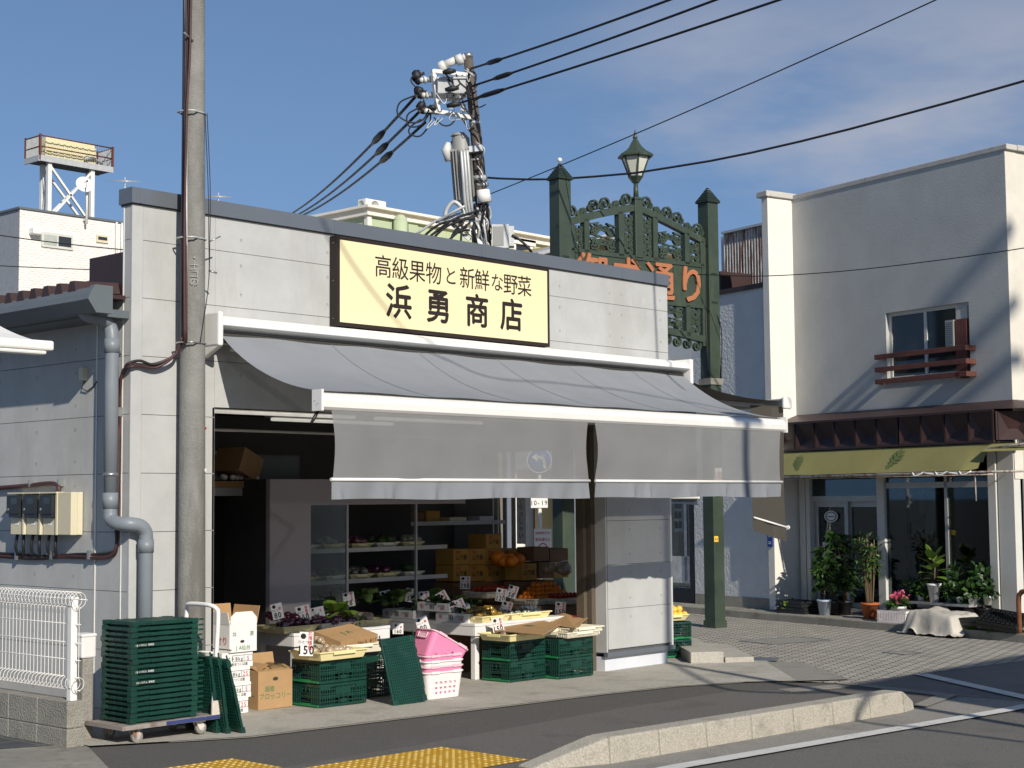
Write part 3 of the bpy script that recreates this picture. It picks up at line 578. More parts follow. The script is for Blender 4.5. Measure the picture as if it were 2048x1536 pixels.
# ---- front awning
AY, AX0, AX1 = -1.40, .69, 6.92
aw = thing('awning', 'wide grey fabric awning with white front bar over the shop opening', 'awning', (3.8, 0, 2.5))
m = MB(); pr_ = [(-.012, 3.06), (-.012, 3.26), (-.06, 3.285), (-.17, 3.27), (-.235, 3.235), (-.245, 3.19), (-.22, 3.175), (-.10, 3.16), (-.04, 3.06)]
n = len(pr_); m.add([(x, y, z) for x in (AX0, AX1) for y, z in pr_], [tuple(range(n - 1, -1, -1)), tuple(range(n, 2 * n))] + [(i, (i + 1) % n, n + (i + 1) % n, n + i) for i in range(n)])
m.build('cassette', 'white_metal', aw, True, .006)
for x0, x1 in ((AX0 - .05, AX0), (AX1, AX1 + .05)):
    m = MB(); m.box(x0, x1, -.255, -.01, 3.02, 3.295); m.add([(x0, -.255, 3.02), (x1, -.255, 3.02), (x1, -.05, 2.93), (x0, -.05, 2.93), (x0, -.01, 3.02), (x1, -.01, 3.02)], [(0, 1, 2, 3), (3, 2, 5, 4), (0, 3, 4), (1, 5, 2)]); m.build('end_cap', 'white_metal', aw, True, .015)
m = MB(); m.cyl((AX0 + .02, -.13, 3.10), (AX1 - .02, -.13, 3.10), .045, n=12); m.build('roller_tube', 'dark_interior', aw, True)
def canopy(u, v_):
    x = AX0 + .04 + u * (AX1 - AX0 - .06); y = -.15 + v_ * (AY + .13); z = 3.13 + v_ * (2.605 - 3.13)
    e = min(1, min(u, 1 - u) * 26); s_ = 4 * v_ * (1 - v_) * (1 - .35 * (v_ - .5))
    z -= s_ * (.085 + .03 * (1 - e)); x += (1 if u < .5 else -1) * .06 * 4 * v_ * (1 - v_) * (1 - e) * 0
    z += .010 * mnoise.noise(V((x * 1.1, v_ * 2.2, 4))) * 4 * v_ * (1 - v_) + .004 * math.sin(x * 2 * math.pi / 1.0)
    return V((x, y, z))
m = MB(); m.grid(canopy, 110, 26)
cn = m.build('canopy', 'canopy_cloth', aw, True)
for k in range(1, 6):
    u = k / 6.0 + .02; m = MB()
    for q in range(20):
        a_, b_ = canopy(u, q / 20), canopy(u, (q + 1) / 20); d = V((.007, 0, 0)); up_ = V((0, 0, .003)); m.quad(a_ - d + up_, a_ + d + up_, b_ + d + up_, b_ - d + up_)
    m.build('seam', 'hem_cloth', cn, True)
m = MB(); pr_ = [(AY + .03, 2.47), (AY - .03, 2.455), (AY - .055, 2.48), (AY - .06, 2.53), (AY - .045, 2.565), (AY - .01, 2.585), (AY + .03, 2.60)]
n = len(pr_); m.add([(x, y, z) for x in (AX0 + .01, AX1 - .01) for y, z in pr_], [tuple(range(n - 1, -1, -1)), tuple(range(n, 2 * n))] + [(i, (i + 1) % n, n + (i + 1) % n, n + i) for i in range(n)])
fb = m.build('front_bar', 'white_metal', aw, True, .008)
for x0 in (AX0 - .012, AX1 - .012):
    m = MB(); m.box(x0, x0 + .022, AY - .066, AY + .045, 2.45, 2.61)
    for dy, dz in ((-.03, 2.50), (.01, 2.52), (-.01, 2.49)): m.box(x0 - .001, x0, AY + dy, AY + dy + .008, dz, dz + .008, 1)
    m.build('bar_end_cap', ['white_metal', 'cap_metal'], fb, True, .012)
m = MB(); m.tube([(AX0 + .03, AY + .02, 2.46), (AX0 + .0, AY + .03, 2.40), (AX0 - .03, AY + .03, 2.36)], [.012, .014, .010], 8); m.build('crank_eye', 'black_plastic', aw, True)
for k, (s0, s1) in enumerate([(.86, .2), (6.7, 5.9)]):
    m = MB(); m.bar((s0, -.12, 3.02), (s0 + (1.0 if k == 0 else -1.0), -.75, 2.76), .045, .04); m.bar((s0 + (1.0 if k == 0 else -1.0), -.75, 2.76), (s0 + (.25 if k == 0 else -.25), AY + .04, 2.53), .04, .035); m.build('folding_arm', 'alu_white', aw, True)
for k, (x0, x1) in enumerate([(.80, 3.775), (3.865, 6.85)]):
    def val(u, v_, x0=x0, x1=x1, k=k):
        e = (.5 - u) * 2; inn = .035 * math.sin(math.pi * min(1, v_ * 1.0)) * (abs(e) ** 8)
        x = x0 + u * (x1 - x0) + (inn if u < .5 else -inn) + (.012 * v_ if k == 0 and u < .5 else 0)
        y = AY - .03 + .022 * mnoise.noise(V((x * 1.3, v_ * 1.5, 7 + k))) * v_ + .006 * math.sin(x * 9 + v_ * 3) * v_; return V((x, y, 2.475 - v_ * .525))
    m = MB(); m.grid(val, 70, 14); vl = m.build('valance', 'mesh_cloth', aw, True)
    m = MB(); m.tube([(x0 - .005, AY - .035, 1.942), (x1 + .005, AY - .035, 1.942)], .013, 10); m.build('weight_bar', 'white_metal', vl, True)
    def hem(u, v_, x0=x0, x1=x1, k=k):
        x = x0 + .006 + u * (x1 - x0 - .012); ph = mnoise.noise(V((x * 2.2, 3, k))) * 5; 
        y = AY - .03 + v_ * (.018 * math.sin(x * 13 + ph) + .010 * math.sin(x * 29 + ph * 2)); return V((x + .01 * v_ * (1 if u < .05 else 0), y, 1.93 - v_ * (.138 + .006 * math.sin(x * 4 + k))))
    m = MB(); m.grid(hem, 150, 6); m.build('hem', 'hem_cloth', vl, True)

# ---- side awning over the side street
sa = thing('side_awning', 'dark backlit awning projecting over the side street from the shop flank', 'awning', (6.86, .2, 3.2))
def sidec(u, v_):
    p = V((6.87, .2 + u * 2.5, 3.26)).lerp(V((9.40 + u * .55, .2 + u * 2.3, 2.965)), v_); p.z -= .10 * 4 * v_ * (1 - v_) - .012 * math.sin(u * 20) * v_; return p
m = MB(); m.grid(sidec, 20, 16); m.build('canopy', 'brown_cloth', sa, True)
m = MB(); m.bar((9.40, .16, 2.94), (9.95, 2.5, 2.94), .09, .10); fb = m.build('front_bar', 'alu_white', sa, True, .01)
m = MB(); m.box(9.33, 9.50, .12, .17, 2.86, 3.01); m.build('bar_end_cap', 'white_metal', fb, True, .02)
m = MB(); m.box(6.86, 6.98, .16, 2.7, 3.16, 3.34); m.build('cassette', 'white_metal', sa, True, .01)
m = MB(); m.bar((7.0, .5, 3.12), (8.2, .9, 2.98), .05, .05); m.bar((8.2, .9, 2.98), (9.3, .4, 2.9), .045, .045); m.build('folding_arm', 'alu', sa, True)
def sv(u, v_): return V((9.42 - .47 * u + .012 * math.sin(v_ * 7), .2 + .16 * u + .01 * math.sin(u * 9 + v_ * 4), 2.9 - v_ * (2.9 - 1.245 - .145 * u)))
m = MB(); m.grid(sv, 12, 20); vl = m.build('valance', 'brown_cloth', sa, True)
m = MB(); a_, b_ = sv(0, .895), sv(1, .895); m.tube([a_ + V((.01, -.015, 0)), b_ + V((0, -.015, 0))], .012, 8); m.tube([a_ + V((.03, -.015, 0)), a_ + V((.0, -.015, 0))], .026, 10); m.build('weight_bar', 'white_metal', vl, True)
m = MB(); m.grid(lambda u, v_: V((8.25 + .3 * u, .66 + u * 1.75, 2.95 - v_ * (2.95 - 1.70 - .02 * math.sin(u * 8)))), 14, 8); vl = m.build('valance', 'skylit_cloth', sa, True)
m = MB(); m.tube([(8.24, .63, 1.79), (8.56, 2.44, 1.79)], .014, 8); m.build('weight_bar', 'white_metal', vl, True)
# ================================================================ ON AND BESIDE THE LEFT FLANK
mt = thing('meter_box', 'cream box with three dark electricity meters on the grey side wall', 'meter box', (0, 1.05, 1.53))
m = MB(); m.box(-.055, -.008, .64, 1.60, 1.53, 1.87); m.box(-.115, -.055, .64, .835, 1.53, 1.87); m.build('back_box', 'cream', mt, True, .006)
for k in range(3):
    y0 = .845 + k * .255
    m = MB(); m.box(-.12, -.055, y0 - .004, y0 + .02, 1.53, 1.865); m.box(-.13, -.055, y0 - .004, y0 + .245, 1.862, 1.874); m.box(-.105, -.056, y0 + .022, y0 + .225, 1.53, 1.665); m.box(-.107, -.105, y0 + .10, y0 + .155, 1.605, 1.625, 1); mb_ = m.build('meter_case', ['cream', 'paper'], mt, True, .006)
    m = MB(); m.box(-.15, -.056, y0 + .03, y0 + .22, 1.70, 1.85); m.box(-.14, -.056, y0 + .035, y0 + .20, 1.67, 1.70); m.box(-.1515, -.15, y0 + .055, y0 + .15, 1.775, 1.83, 1); m.cyl((-.155, y0 + .19, 1.735), (-.15, y0 + .19, 1.735), .012, n=10, mi=2); m.build('meter', ['smoke_plastic', 'window_dark', 'steel'], mb_, True, .012)
sn_ = MB(); sn_.box(-.045, 0, .61, .665, 2.76, 2.86); sn_.tube([(-.01, .64, 2.76), (-.02, .66, 2.70), (-.01, .60, 2.67), (-.01, .52, 2.70), (-.01, .46, 2.74)], .005, 6, 1)
single(sn_, 'wall_sensor', ['cream', 'black_rubber'], 'small cream sensor box high on the grey side wall', 'sensor', loc=(0, .64, 2.76))
# cable bundles
cb = thing('cable_bundle', 'brown cable bundle running from the concrete pole round the corner and down behind the downpipe', 'cable', (0, 0, 1.3))
poleX = at(384, 1230, y=-.145).x
P1 = V((poleX, -.145, 0))
for k in range(4):
    j = lambda s_=.012: V((random.uniform(-s_, s_), random.uniform(-s_, s_), random.uniform(-s_, s_)))
    off = V((0, 0, .012 * k))
    pts = [V((P1.x - .13, P1.y - .02, 3.05)), V((P1.x - .16, -.12, 2.93)), V((P1.x - .30, -.06, 2.84)), V((.05, -.04, 2.845)), V((-.035, -.03, 2.83)), V((-.035, .03, 2.80)), V((-.03, .09, 2.70)), V((-.02, .115, 2.5)), V((-.02, .12, 2.0)), V((-.02, .125, 1.6)), V((-.02, .16, 1.42)), V((-.02, .28, 1.36)), V((-.02, .7, 1.35)), V((-.02, 1.05, 1.34)), V((-.02, 1.4, 1.33)), V((-.02, 3.2, 1.36))]
    m = MB(); m.tube(smooth_path([p + j() + off * .6 for p in pts], 5), .011, 7); m.build('cable', ['cable_brown', 'black_rubber'][k % 2], cb, True)
for y, z in ((.115, 2.48), (.122, 1.98), (.5, 1.37), (1.05, 1.36), (1.6, 1.345)):
    m = MB(); m.box(-.05, 0, y - .012, y + .012, z - .03, z + .04); m.build('cable_clip', 'steel', cb, True)
for k in range(3):
    y0 = .95 + k * .25; m = MB(); m.tube(smooth_path([(-.06, y0, 1.53), (-.07, y0 - .01, 1.43), (-.04, y0 + .03, 1.36), (-.03, y0 + .1, 1.345)], 5), .013, 7); m.tube(smooth_path([(-.06, y0 + .1, 1.53), (-.07, y0 + .11, 1.43), (-.04, y0 + .13, 1.36)], 5), .013, 7); m.build('meter_lead', 'black_rubber', cb, True)
c2 = MB(); c2.tube(smooth_path([(-.05, .93, 1.87), (-.05, .95, 1.92), (-.03, 1.1, 1.945), (-.03, 1.5, 1.93), (-.03, 2.2, 1.915), (-.03, 3.2, 1.93)], 6), .018, 8)
for y in (.95, 1.4): c2.box(-.05, 0, y - .008, y + .008, 1.92, 1.975, 1)
single(c2, 'supply_cable', ['cable_brown', 'steel'], 'thick brown supply cable along the wall above the meter box', 'cable', loc=(0, 1.5, 1.9))
# block wall with mesh fence
bw = thing('block_wall', 'low weathered concrete block wall ending beside the hand cart', 'wall', (-.7, 1.5, 0))
m = MB(); y = -.545
while y < 5:
    for zz_ in (-.06, .13): m.box(-.845, -.705, y + .002, y + .396, zz_ + .08 + .002, zz_ + .188 + .08)
    y += .40
m.box(-.838, -.712, -.535, 5, .0, .385, 1)
m.build('blocks', ['block', 'old_concrete'], bw, True, .006)
fc = thing('mesh_fence', 'white welded mesh fence with coiled top edge on the block wall', 'fence', (-.77, 1.5, .4))
def fy(px, py): return at(px, py, x=-.77)
zt, zb = 1.155, .56
for yy in (-.48, 1.5, 3.5):
    m = MB(); m.box(-.80, -.745, yy - .03, yy + .03, .36, 1.10); m.box(-.805, -.74, yy - .035, yy + .035, 1.10, 1.125); m.build('post', 'white_metal', fc, True, .008)
for k in range(2):
    y0, y1 = (-.58, 1.46) if k == 0 else (1.52, 3.7); m = MB(); yy = y0 + .02
    while yy < y1:
        m.tube([(-.77, yy, zb), (-.77, yy, zt - .11)], .0028, 5, caps=False)
        rg = [(-.77 + .052 * math.cos(a_), yy, zt - .055 + .055 * math.sin(a_)) for a_ in [R(-90 + 28 * q) for q in range(14)]]; m.tube(rg, .0026, 4, caps=False)
        rg = [(-.77 + .045 * math.cos(a_), yy, zb - .045 + .045 * math.sin(a_)) for a_ in [R(90 + 28 * q) for q in range(13)]]; m.tube(rg, .0026, 4, caps=False)
        yy += .05
    for zz_ in (zt - .11, zt, zt - .055, .93, .80, .68, zb, zb - .09):
        m.tube([(-.77 + (.05 if zz_ == zt - .055 else 0), y0, zz_), (-.77 + (.05 if zz_ == zt - .055 else 0), y1, zz_)], .0036, 5)
    m.build('mesh_panel', 'white_metal', fc, True)
ub = thing('utility_box', 'small pale grey utility cabinet on a post behind the mesh fence', 'utility box', (-.36, -.18, .05))
m = MB(); ux = at(167, 1290, y=-.30).x; uz1 = at(167, 1272, y=-.30).z; uz0 = at(167, 1318, y=-.30).z; m.box(ux, ux + .12, -.28, -.14, uz0, uz1); m.box(ux - .006, ux + .126, -.286, -.134, uz1 - .015, uz1 + .012); m.build('box', 'white_board', ub, True, .012)
m = MB(); m.box(ux + .015, ux + .105, -.27, -.15, .05, uz0); m.build('post', 'gutter_concrete', ub, True, .01)
m = MB(); uz = (uz0 + uz1) / 2; m.cyl((ux, -.2, uz), (ux - .04, -.2, uz), .02, n=10); m.cyl((ux - .02, -.2, uz), (ux - .02, -.2, uz - .06), .012, n=8); m.build('latch', 'steel', ub, True)
# white canopy of the neighbour reaching in from the left
lc = thing('carport_awning', 'white curved awning end reaching in at the left edge', 'awning', (-1.35, .3, 2.9))
e0 = at(103, 694, x=-1.0)
def wc(u, v_): p = e0 + V((-.02 - 1.6 * u, .05 + .95 * v_, .03 + .30 * v_ - .03 * math.sin(math.pi * v_))); return p
m = MB(); m.grid(wc, 12, 8); m.build('canopy', 'white_paint', lc, True)
m = MB(); m.box(e0.x - 1.6, e0.x, e0.y - .04, e0.y + .06, e0.z - .03, e0.z + .04); m.box(e0.x - 1.6, e0.x - .05, e0.y - .03, e0.y + .05, e0.z - .06, e0.z - .03); m.build('front_bar', 'white_metal', lc, True, .02)
m = MB(); m.tube([wc(.12, 1) + V((.16 * math.cos(a_), 0, .16 * math.sin(a_))) for a_ in [R(20 * q) for q in range(10)]], .03, 8); m.build('roller_cover', 'white_metal', lc, True)
for u_ in (.45, 1.0): m = MB(); p_ = wc(u_, .9); m.box(p_.x - .04, p_.x + .04, p_.y - .04, p_.y + .04, 0, p_.z - .02); m.build('post', 'white_metal', lc, True)

# ================================================================ POLES AND WIRES
p1 = thing('utility_pole', 'tall concrete utility pole standing in front of the shop wall', 'utility pole', (P1.x, P1.y, 0))
m = MB(); nseg = 24
m.tube([P1 + V((-.004 * z, 0, z)) for z in [i * .5 for i in range(0, 19)]], [.110 - .004 * i * .5 for i in range(19)], 28); m.build('shaft', 'pole_concrete', p1, True)
for k in range(7):
    m = MB(); ph = random.uniform(-.2, .2); pts = []
    for i in range(20):
        z = 3.02 + i * .32; r = .110 - .004 * z + .018 + .006 * k; ang = R(205) + .06 * (k - 3) + .12 * math.sin(z * 1.3 + k) + (.0 if z < 5.2 else .08); pts.append(P1 + V((-.004 * z + r * math.cos(ang), r * math.sin(ang), z)))
    m.tube(smooth_path(pts, 3), [.0105, .008, .006][k % 3], 7); m.build('cable', ['cable_brown', 'black_rubber', 'cable_brown', 'galv'][k % 4], p1, True)
for zz_ in (3.03, 3.86, 4.87):
    m = MB(); r = .110 - .004 * zz_ + .006
    pts = [P1 + V((-.004 * zz_ + (r + (.035 if 160 < q < 250 else 0)) * math.cos(R(q)), (r + (.035 if 160 < q < 250 else 0)) * math.sin(R(q)), zz_)) for q in range(0, 361, 15)]
    m.tube(pts, .007, 6); m.build('band', 'galv' if zz_ > 3.5 else 'steel', p1, True)
m = MB(); m.tube([P1 + V((.10, -.06, 3.85)), P1 + V((.19, -.08, 3.90))], .006, 6); m.tube([P1 + V((.10, -.05, 3.62)), P1 + V((.16, -.08, 3.60))], .008, 6); m.tube([P1 + V((-.08, -.07, 5.44)), P1 + V((-.2, -.12, 5.47))], .008, 6); m.build('bolt', 'steel', p1, True)
m = MB()
for k in range(2): m.tube(smooth_path([P1 + V((.02 + .02 * k, -.10, 4.87)), P1 + V((.05 + .02 * k, -.105, 4.3)), P1 + V((.07 + .01 * k, -.092, 3.86)), P1 + V((.065, -.098, 3.5)), P1 + V((-.02, -.113, 3.03))], 8), .0035, 5)
m.build('thin_cable', 'black_rubber', p1, True)
m = MB(); m.text('・土コの', frame(P1 + V((-.068, -.094, 3.60)), (.80, -.6, 0), (0, 0, 1)), .075, 0, vertical=True, pitch=.85); m.build('lettering', 'faded_print', p1, True)
m = MB(); m.cyl(P1 + V((.054, -.088, 2.03)), P1 + V((.056, -.092, 2.03)), .016, n=12); m.build('tag', 'paper', p1, True)
m = MB(); m.cyl(P1 + V((.054, -.087, 2.36)), P1 + V((.056, -.091, 2.36)), .010, n=10); m.build('red_tag', 'ink_red', p1, True)
# second pole behind the shop, leaning, with transformer and switch gear
D2 = 21.0
def q2(px, py, dz=0): return dep(px, py, D2 + dz)
p2 = thing('utility_pole', 'leaning brown steel pole with transformer and switch gear behind the shop', 'utility pole', (q2(975, 560).x, q2(975, 560).y, 0))
bt = q2(990, 800); bt = V((bt.x, bt.y, 0))
m = MB(); m.tube([bt, q2(970, 500), q2(957, 320), q2(936, 112)], [.10, .092, .080, .062], 20); m.build('shaft', 'pole_brown', p2, True)
m = MB(); m.cyl(q2(936.3, 116), q2(935.8, 107), .066, n=18); m.build('top_cap', 'steel', p2, True)
m = MB(); m.tube([q2(918, 268), q2(921, 278), q2(930, 400), q2(931, 412)], [.08, .12, .12, .09], 24)
for k in range(18):
    a_ = 2 * math.pi * k / 18; c0, c1 = q2(921.5, 300), q2(930, 402); d = (RT * math.cos(a_) + FW * math.sin(a_)) * .132; m.bar(c0 + d, c1 + d, .008, .035, 0, d.normalized())
m.cyl(q2(917, 272), q2(916.5, 266), .11, .07, n=20); tr_ = m.build('transformer', 'transformer', p2, True)
m = MB(); m.tube([q2(897, 285), q2(893, 300), q2(897, 322)], [.03, .07, .05], 12); m.tube([q2(905, 282), q2(912, 300), q2(922, 312)], .03, 10, 1); m.tube([q2(925, 284), q2(930, 296), q2(934, 312)], .028, 10, 1); m.bar(q2(908, 318), q2(910, 328), .09, .02, 1); m.build('bushing', ['ceramic', 'black_rubber'], tr_, True)
m = MB()
for x in (922, 928, 934): m.tube(smooth_path([q2(x, 300, -.16), q2(x + 4, 350, -.2), q2(x + 7, 395, -.16), q2(x + 12, 430, -.1)], 6), .022, 8)
m.build('conduit', 'galv', tr_, True)
m = MB(); m.bar(q2(938, 300, -.1), q2(965, 297, -.1), .10, .08, 0); m.build('clamp', 'galv', p2, True)
for a_, b_, r_ in (((960, 352), (960.5, 362), .096), ((963, 367), (963.5, 373), .094), ((949, 243), (949.5, 249), .078), ((966, 440), (966.5, 446), .098), ((955, 318), (955.3, 322), .086)): m = MB(); m.cyl(q2(*a_), q2(*b_), r_, n=16); m.build('clamp', 'galv', p2, True)
m = MB(); m.bar(q2(870, 222, -.1), q2(946, 236, -.1), .055, .055); m.bar(q2(866, 140, -.1), q2(876, 224, -.1), .055, .055); m.bar(q2(866, 142, -.1), q2(935, 150, -.1), .05, .05); m.bar(q2(870, 182, -.1), q2(902, 178, -.1), .05, .05); m.bar(q2(925, 240, -.1), q2(946, 232, .1), .04, .04); m.build('cross_arm', 'white_paint', p2, True)
m = MB(); c = q2(904, 178, -.05); M_ = Matrix(((RT.x, FW.x, UP.x, c.x), (RT.y, FW.y, UP.y, c.y), (RT.z, FW.z, UP.z, c.z), (0, 0, 0, 1)))
m.box(-.19, .19, -.15, .15, -.09, .14, 0, M_); m.box(-.21, .21, -.17, .17, .10, .13, 0, M_); m.add([(-.19, -.15, -.09), (.19, -.15, -.09), (.19, .15, -.09), (-.19, .15, -.09), (-.06, -.04, -.16), (.06, -.04, -.16), (.06, .04, -.16), (-.06, .04, -.16)], [(0, 4, 5, 1), (1, 5, 6, 2), (2, 6, 7, 3), (3, 7, 4, 0), (7, 6, 5, 4)], 0, False, M_); m.build('switch_box', 'galv', p2, True, .012)
m = MB(); m.cyl(q2(912, 122), q2(925, 117), .075, n=16); m.cyl(q2(888, 130), q2(912, 120), .055, n=12); m.cyl(q2(878, 136), q2(890, 130), .075, n=12); m.cyl(q2(925, 117), q2(930, 115), .04, .06, n=14); m.build('arrester', 'ceramic', p2, True)
ins = [(833, 152), (837, 182), (842, 213)]; 
for k, (x, y) in enumerate(ins):
    m = MB(); a_, b_ = q2(x + 7, y + 9), q2(x + 32, y + 6 + 2 * k)
    m.cyl(a_, a_.lerp(b_, .35), .045, .035, 12); m.cyl(a_.lerp(b_, .35), a_.lerp(b_, .6), .06, .03, 12); m.cyl(a_.lerp(b_, .6), b_, .04, .045, 12); i_ = m.build('insulator', 'ceramic', p2, True)
    m = MB(); m.ball(q2(x, y), .07, 10, 0, .5, (1, 1, 1), k, 3); m.ball(q2(x + 4, y + 8), .055, 8, 0, .4, (1, 1, 1), k + 5, 3); m.tube([q2(x, y), q2(x + 16, y - 6 + 8 * (k > 0))], .02, 6); m.build('insulator_cover', 'black_rubber', i_, True)
m = MB()
for pts in ([(832, 190), (800, 205), (796, 230), (822, 245), (845, 240), (858, 220)], [(838, 215), (815, 230), (818, 252), (842, 250), (860, 225)], [(842, 238), (820, 255), (820, 268), (840, 272), (858, 250), (862, 225)], [(868, 235), (885, 250), (900, 250), (912, 238)], [(925, 238), (935, 255), (945, 270)], [(912, 148), (920, 165), (935, 178)], [(940, 140), (952, 150), (948, 175)], [(922, 188), (930, 215), (945, 235), (958, 240)], [(826, 150), (822, 162), (832, 175)], [(835, 180), (845, 195), (850, 208)]):
    m.tube(smooth_path([q2(x, y, -.2) for x, y in pts], 5), .011, 6)
m.build('jumper_cable', 'black_rubber', p2, True)
for x, y, x2, y2 in ((858, 213, 872, 219), (885, 145, 912, 142), (890, 180, 918, 176), (893, 212, 922, 208)):
    m = MB(); m.tube([q2(x, y, -.3), q2((x + x2) / 2, (y + y2) / 2 - 1, -.3), q2(x2, y2, -.3)], [.025, .045, .02], 8); m.build('cable_joint', 'black_rubber', p2, True)
m = MB(); m.cyl(q2(966, 380, -.15), q2(969, 405, -.15), .085, .10, 16); m.build('cable_cover', 'white_metal', p2, True)
m = MB(); m.bar(q2(880, 440, -.1), q2(965, 436, -.1), .05, .07); m.bar(q2(912, 436, -.15), q2(966, 492, -.1), .045, .05); m.bar(q2(895, 440, -.1), q2(940, 480, -.1), .04, .05); m.bar(q2(945, 494, -.1), q2(975, 490, -.1), .05, .06); m.build('bracket_frame', 'galv', p2, True)
m = MB(); c = q2(1003, 475, -.1); M_ = Matrix(((RT.x, FW.x, 0, c.x), (RT.y, FW.y, 0, c.y), (0, 0, 1, c.z), (0, 0, 0, 1)))
m.box(-.13, .10, -.12, .12, -.16, .16, 0, M_); m.box(-.115, .03, -.125, -.12, -.13, .13, 1, M_); m.box(.10, .17, -.09, .09, -.13, .14, 0, M_); m.bar(q2(975, 470), q2(990, 470), .04, .04); m.build('control_box', ['galv', 'transformer'], p2, True, .01)
m = MB(); random.seed(5)
for k in range(14):
    x0 = random.uniform(945, 975); pts = [(x0, random.uniform(395, 420)), (x0 + random.uniform(-14, 12), random.uniform(430, 450)), (x0 + random.uniform(-20, 14), random.uniform(455, 475)), (x0 + random.uniform(-10, 10), 505)]
    m.tube(smooth_path([q2(a_, b_, -.13 + random.uniform(-.06, .1)) for a_, b_ in pts], 5), random.choice([.012, .016, .02]), 6, k % 3 == 0)
for pts in ([(962, 420), (905, 440), (850, 480), (815, 500), (790, 520)], [(955, 430), (890, 455), (850, 500), (842, 530)], [(950, 436), (880, 448), (830, 492), (810, 520)], [(930, 440), (905, 470), (895, 520)], [(940, 445), (900, 480), (910, 520)], [(925, 445), (922, 490), (930, 530)], [(940, 460), (915, 465), (870, 510)], [(1024, 470), (1040, 480), (1060, 500), (1075, 530)]):
    m.tube(smooth_path([q2(a_, b_, -.2) for a_, b_ in pts], 6), .017, 6, 1)
m.tube(smooth_path([q2(890, 442, -.1), q2(893, 420, -.1), q2(908, 404, -.1), q2(925, 418, -.1), q2(932, 440, -.1)], 6), .03, 8)
m.build('cable_tangle', ['galv', 'black_rubber'], p2, True)
m = MB(); m.tube(smooth_path([q2(872, 445, -.1), q2(905, 425, -.2), q2(930, 412, -.2)], 4), .02, 8); m.tube(smooth_path([q2(830, 470, -.1), q2(880, 438, -.1), q2(930, 425, -.1)], 4), .018, 8); m.build('grey_conduit', 'galv', p2, True)
random.seed(17)
for k in range(12):
    x, y = random.uniform(866, 944), random.uniform(118, 232); a_ = q2(x, y, random.uniform(-.25, .1)); m = MB(); b_ = q2(x + random.uniform(-14, 16), y + random.uniform(-5, 9), -.1)
    if k % 3 == 0: m.cyl(a_, a_.lerp(b_, .8), .035, .03, 10)
    else: m.bar(a_, b_, .035, .03)
    m.build('fitting', ['ceramic', 'galv', 'white_paint'][k % 3], p2, True)
m = MB()
for k in range(16):
    x, y = random.uniform(860, 945), random.uniform(135, 240); m.tube(smooth_path([q2(x, y, -.2), q2(x + random.uniform(-12, 18), y + random.uniform(8, 22), -.25), q2(x + random.uniform(0, 30), y + random.uniform(-6, 24), -.15)], 5), random.choice([.006, .009, .012]), 5, k % 2)
for k in range(10):
    y = 260 + k * 24; x = 955 + (y - 250) * .07; m.tube(smooth_path([q2(x - 6, y, -.12), q2(x + random.uniform(2, 12), y + 14, -.15), q2(x + random.uniform(-6, 8), y + 34, -.12)], 5), .010, 5, k % 2)
m.build('loose_lead', ['black_rubber', 'galv'], p2, True)
# wires
def wire(lb, pts, r, n=28, mat_='black_rubber', bumps=()):
    m = MB(); m.tube(pts, r, 6)
    for b_ in bumps:
        i = int(b_ * (len(pts) - 1)); m.tube([pts[i].lerp(pts[i + 1], t) for t in (0, .3, .7, 1)], [r, r * 2.4, r * 2.4, r], 8)
    single(m, 'overhead_wire', mat_, lb, 'wire', 'overhead wires', loc=pts[0])
ex = lambda a, b, t: a + (b - a) * t
for k, ((x0, y0), (x1, y1), lb) in enumerate([((940, 138), (1292, 0), 'topmost black power wire from the leaning pole to the upper right'), ((945, 172), (1385, 0), 'middle black power wire from the leaning pole to the upper right'), ((900, 212), (1507, 0), 'lowest of the three black power wires from the leaning pole to the upper right')]):
    a_ = q2(x0, y0, -.1); b_ = dep(x1, y1, 17.0); e_ = ex(a_, b_, 2.6); wire(lb, sag(a_, e_, .10), .0145, bumps=(.05,))
for k, ((x0, y0), (x1, y1), lb) in enumerate([((832, 192), (528, 430), 'upper power wire running from the leaning pole down to the left'), ((840, 222), (535, 430), 'middle power wire running from the leaning pole down to the left'), ((850, 245), (545, 426), 'lower power wire running from the leaning pole down to the left')]):
    a_ = q2(x0, y0, -.1); b_ = dep(x1, y1, 46 + k); wire(lb, sag(a_, ex(a_, b_, 1.25), .5), .022, bumps=(.12, .55))
wire('thin wire crossing diagonally from behind the leaning pole to the upper right', sag(dep(960, 396, 22), ex(dep(960, 396, 22), dep(1842, 0, 15), 1.4), .08), .007)
wire('thick twisted cable from the leaning pole sagging past the lamp to the right edge', [dep(*p, 21.2 - .004 * (p[0] - 970)) for p in ((970, 355), (1000, 357), (1060, 359), (1120, 358), (1190, 353), (1270, 346), (1340, 335), (1420, 322), (1500, 306), (1600, 283), (1700, 258), (1800, 231), (1900, 204), (2048, 162), (2200, 115), (2600, -40), (3200, -330))], .014)
wire('thin wire across the white tiled tower block in the upper part', sag(dep(-120, 452, 20), dep(420, 512, 20), .05), .007)
wire('thin wire low across the white tiled tower block', sag(dep(-120, 525, 20), dep(420, 545, 20), .02), .006)
wire('thin wire along the white upper wall on the right', smooth_path([dep(*p) for p in ((1395, 549, 21.6), (1530, 552, 20.8), (1700, 541, 19.8), (1880, 520, 18.8), (2048, 496, 17.9), (2300, 452, 16.6), (3000, 300, 13.5))], 6), .006)
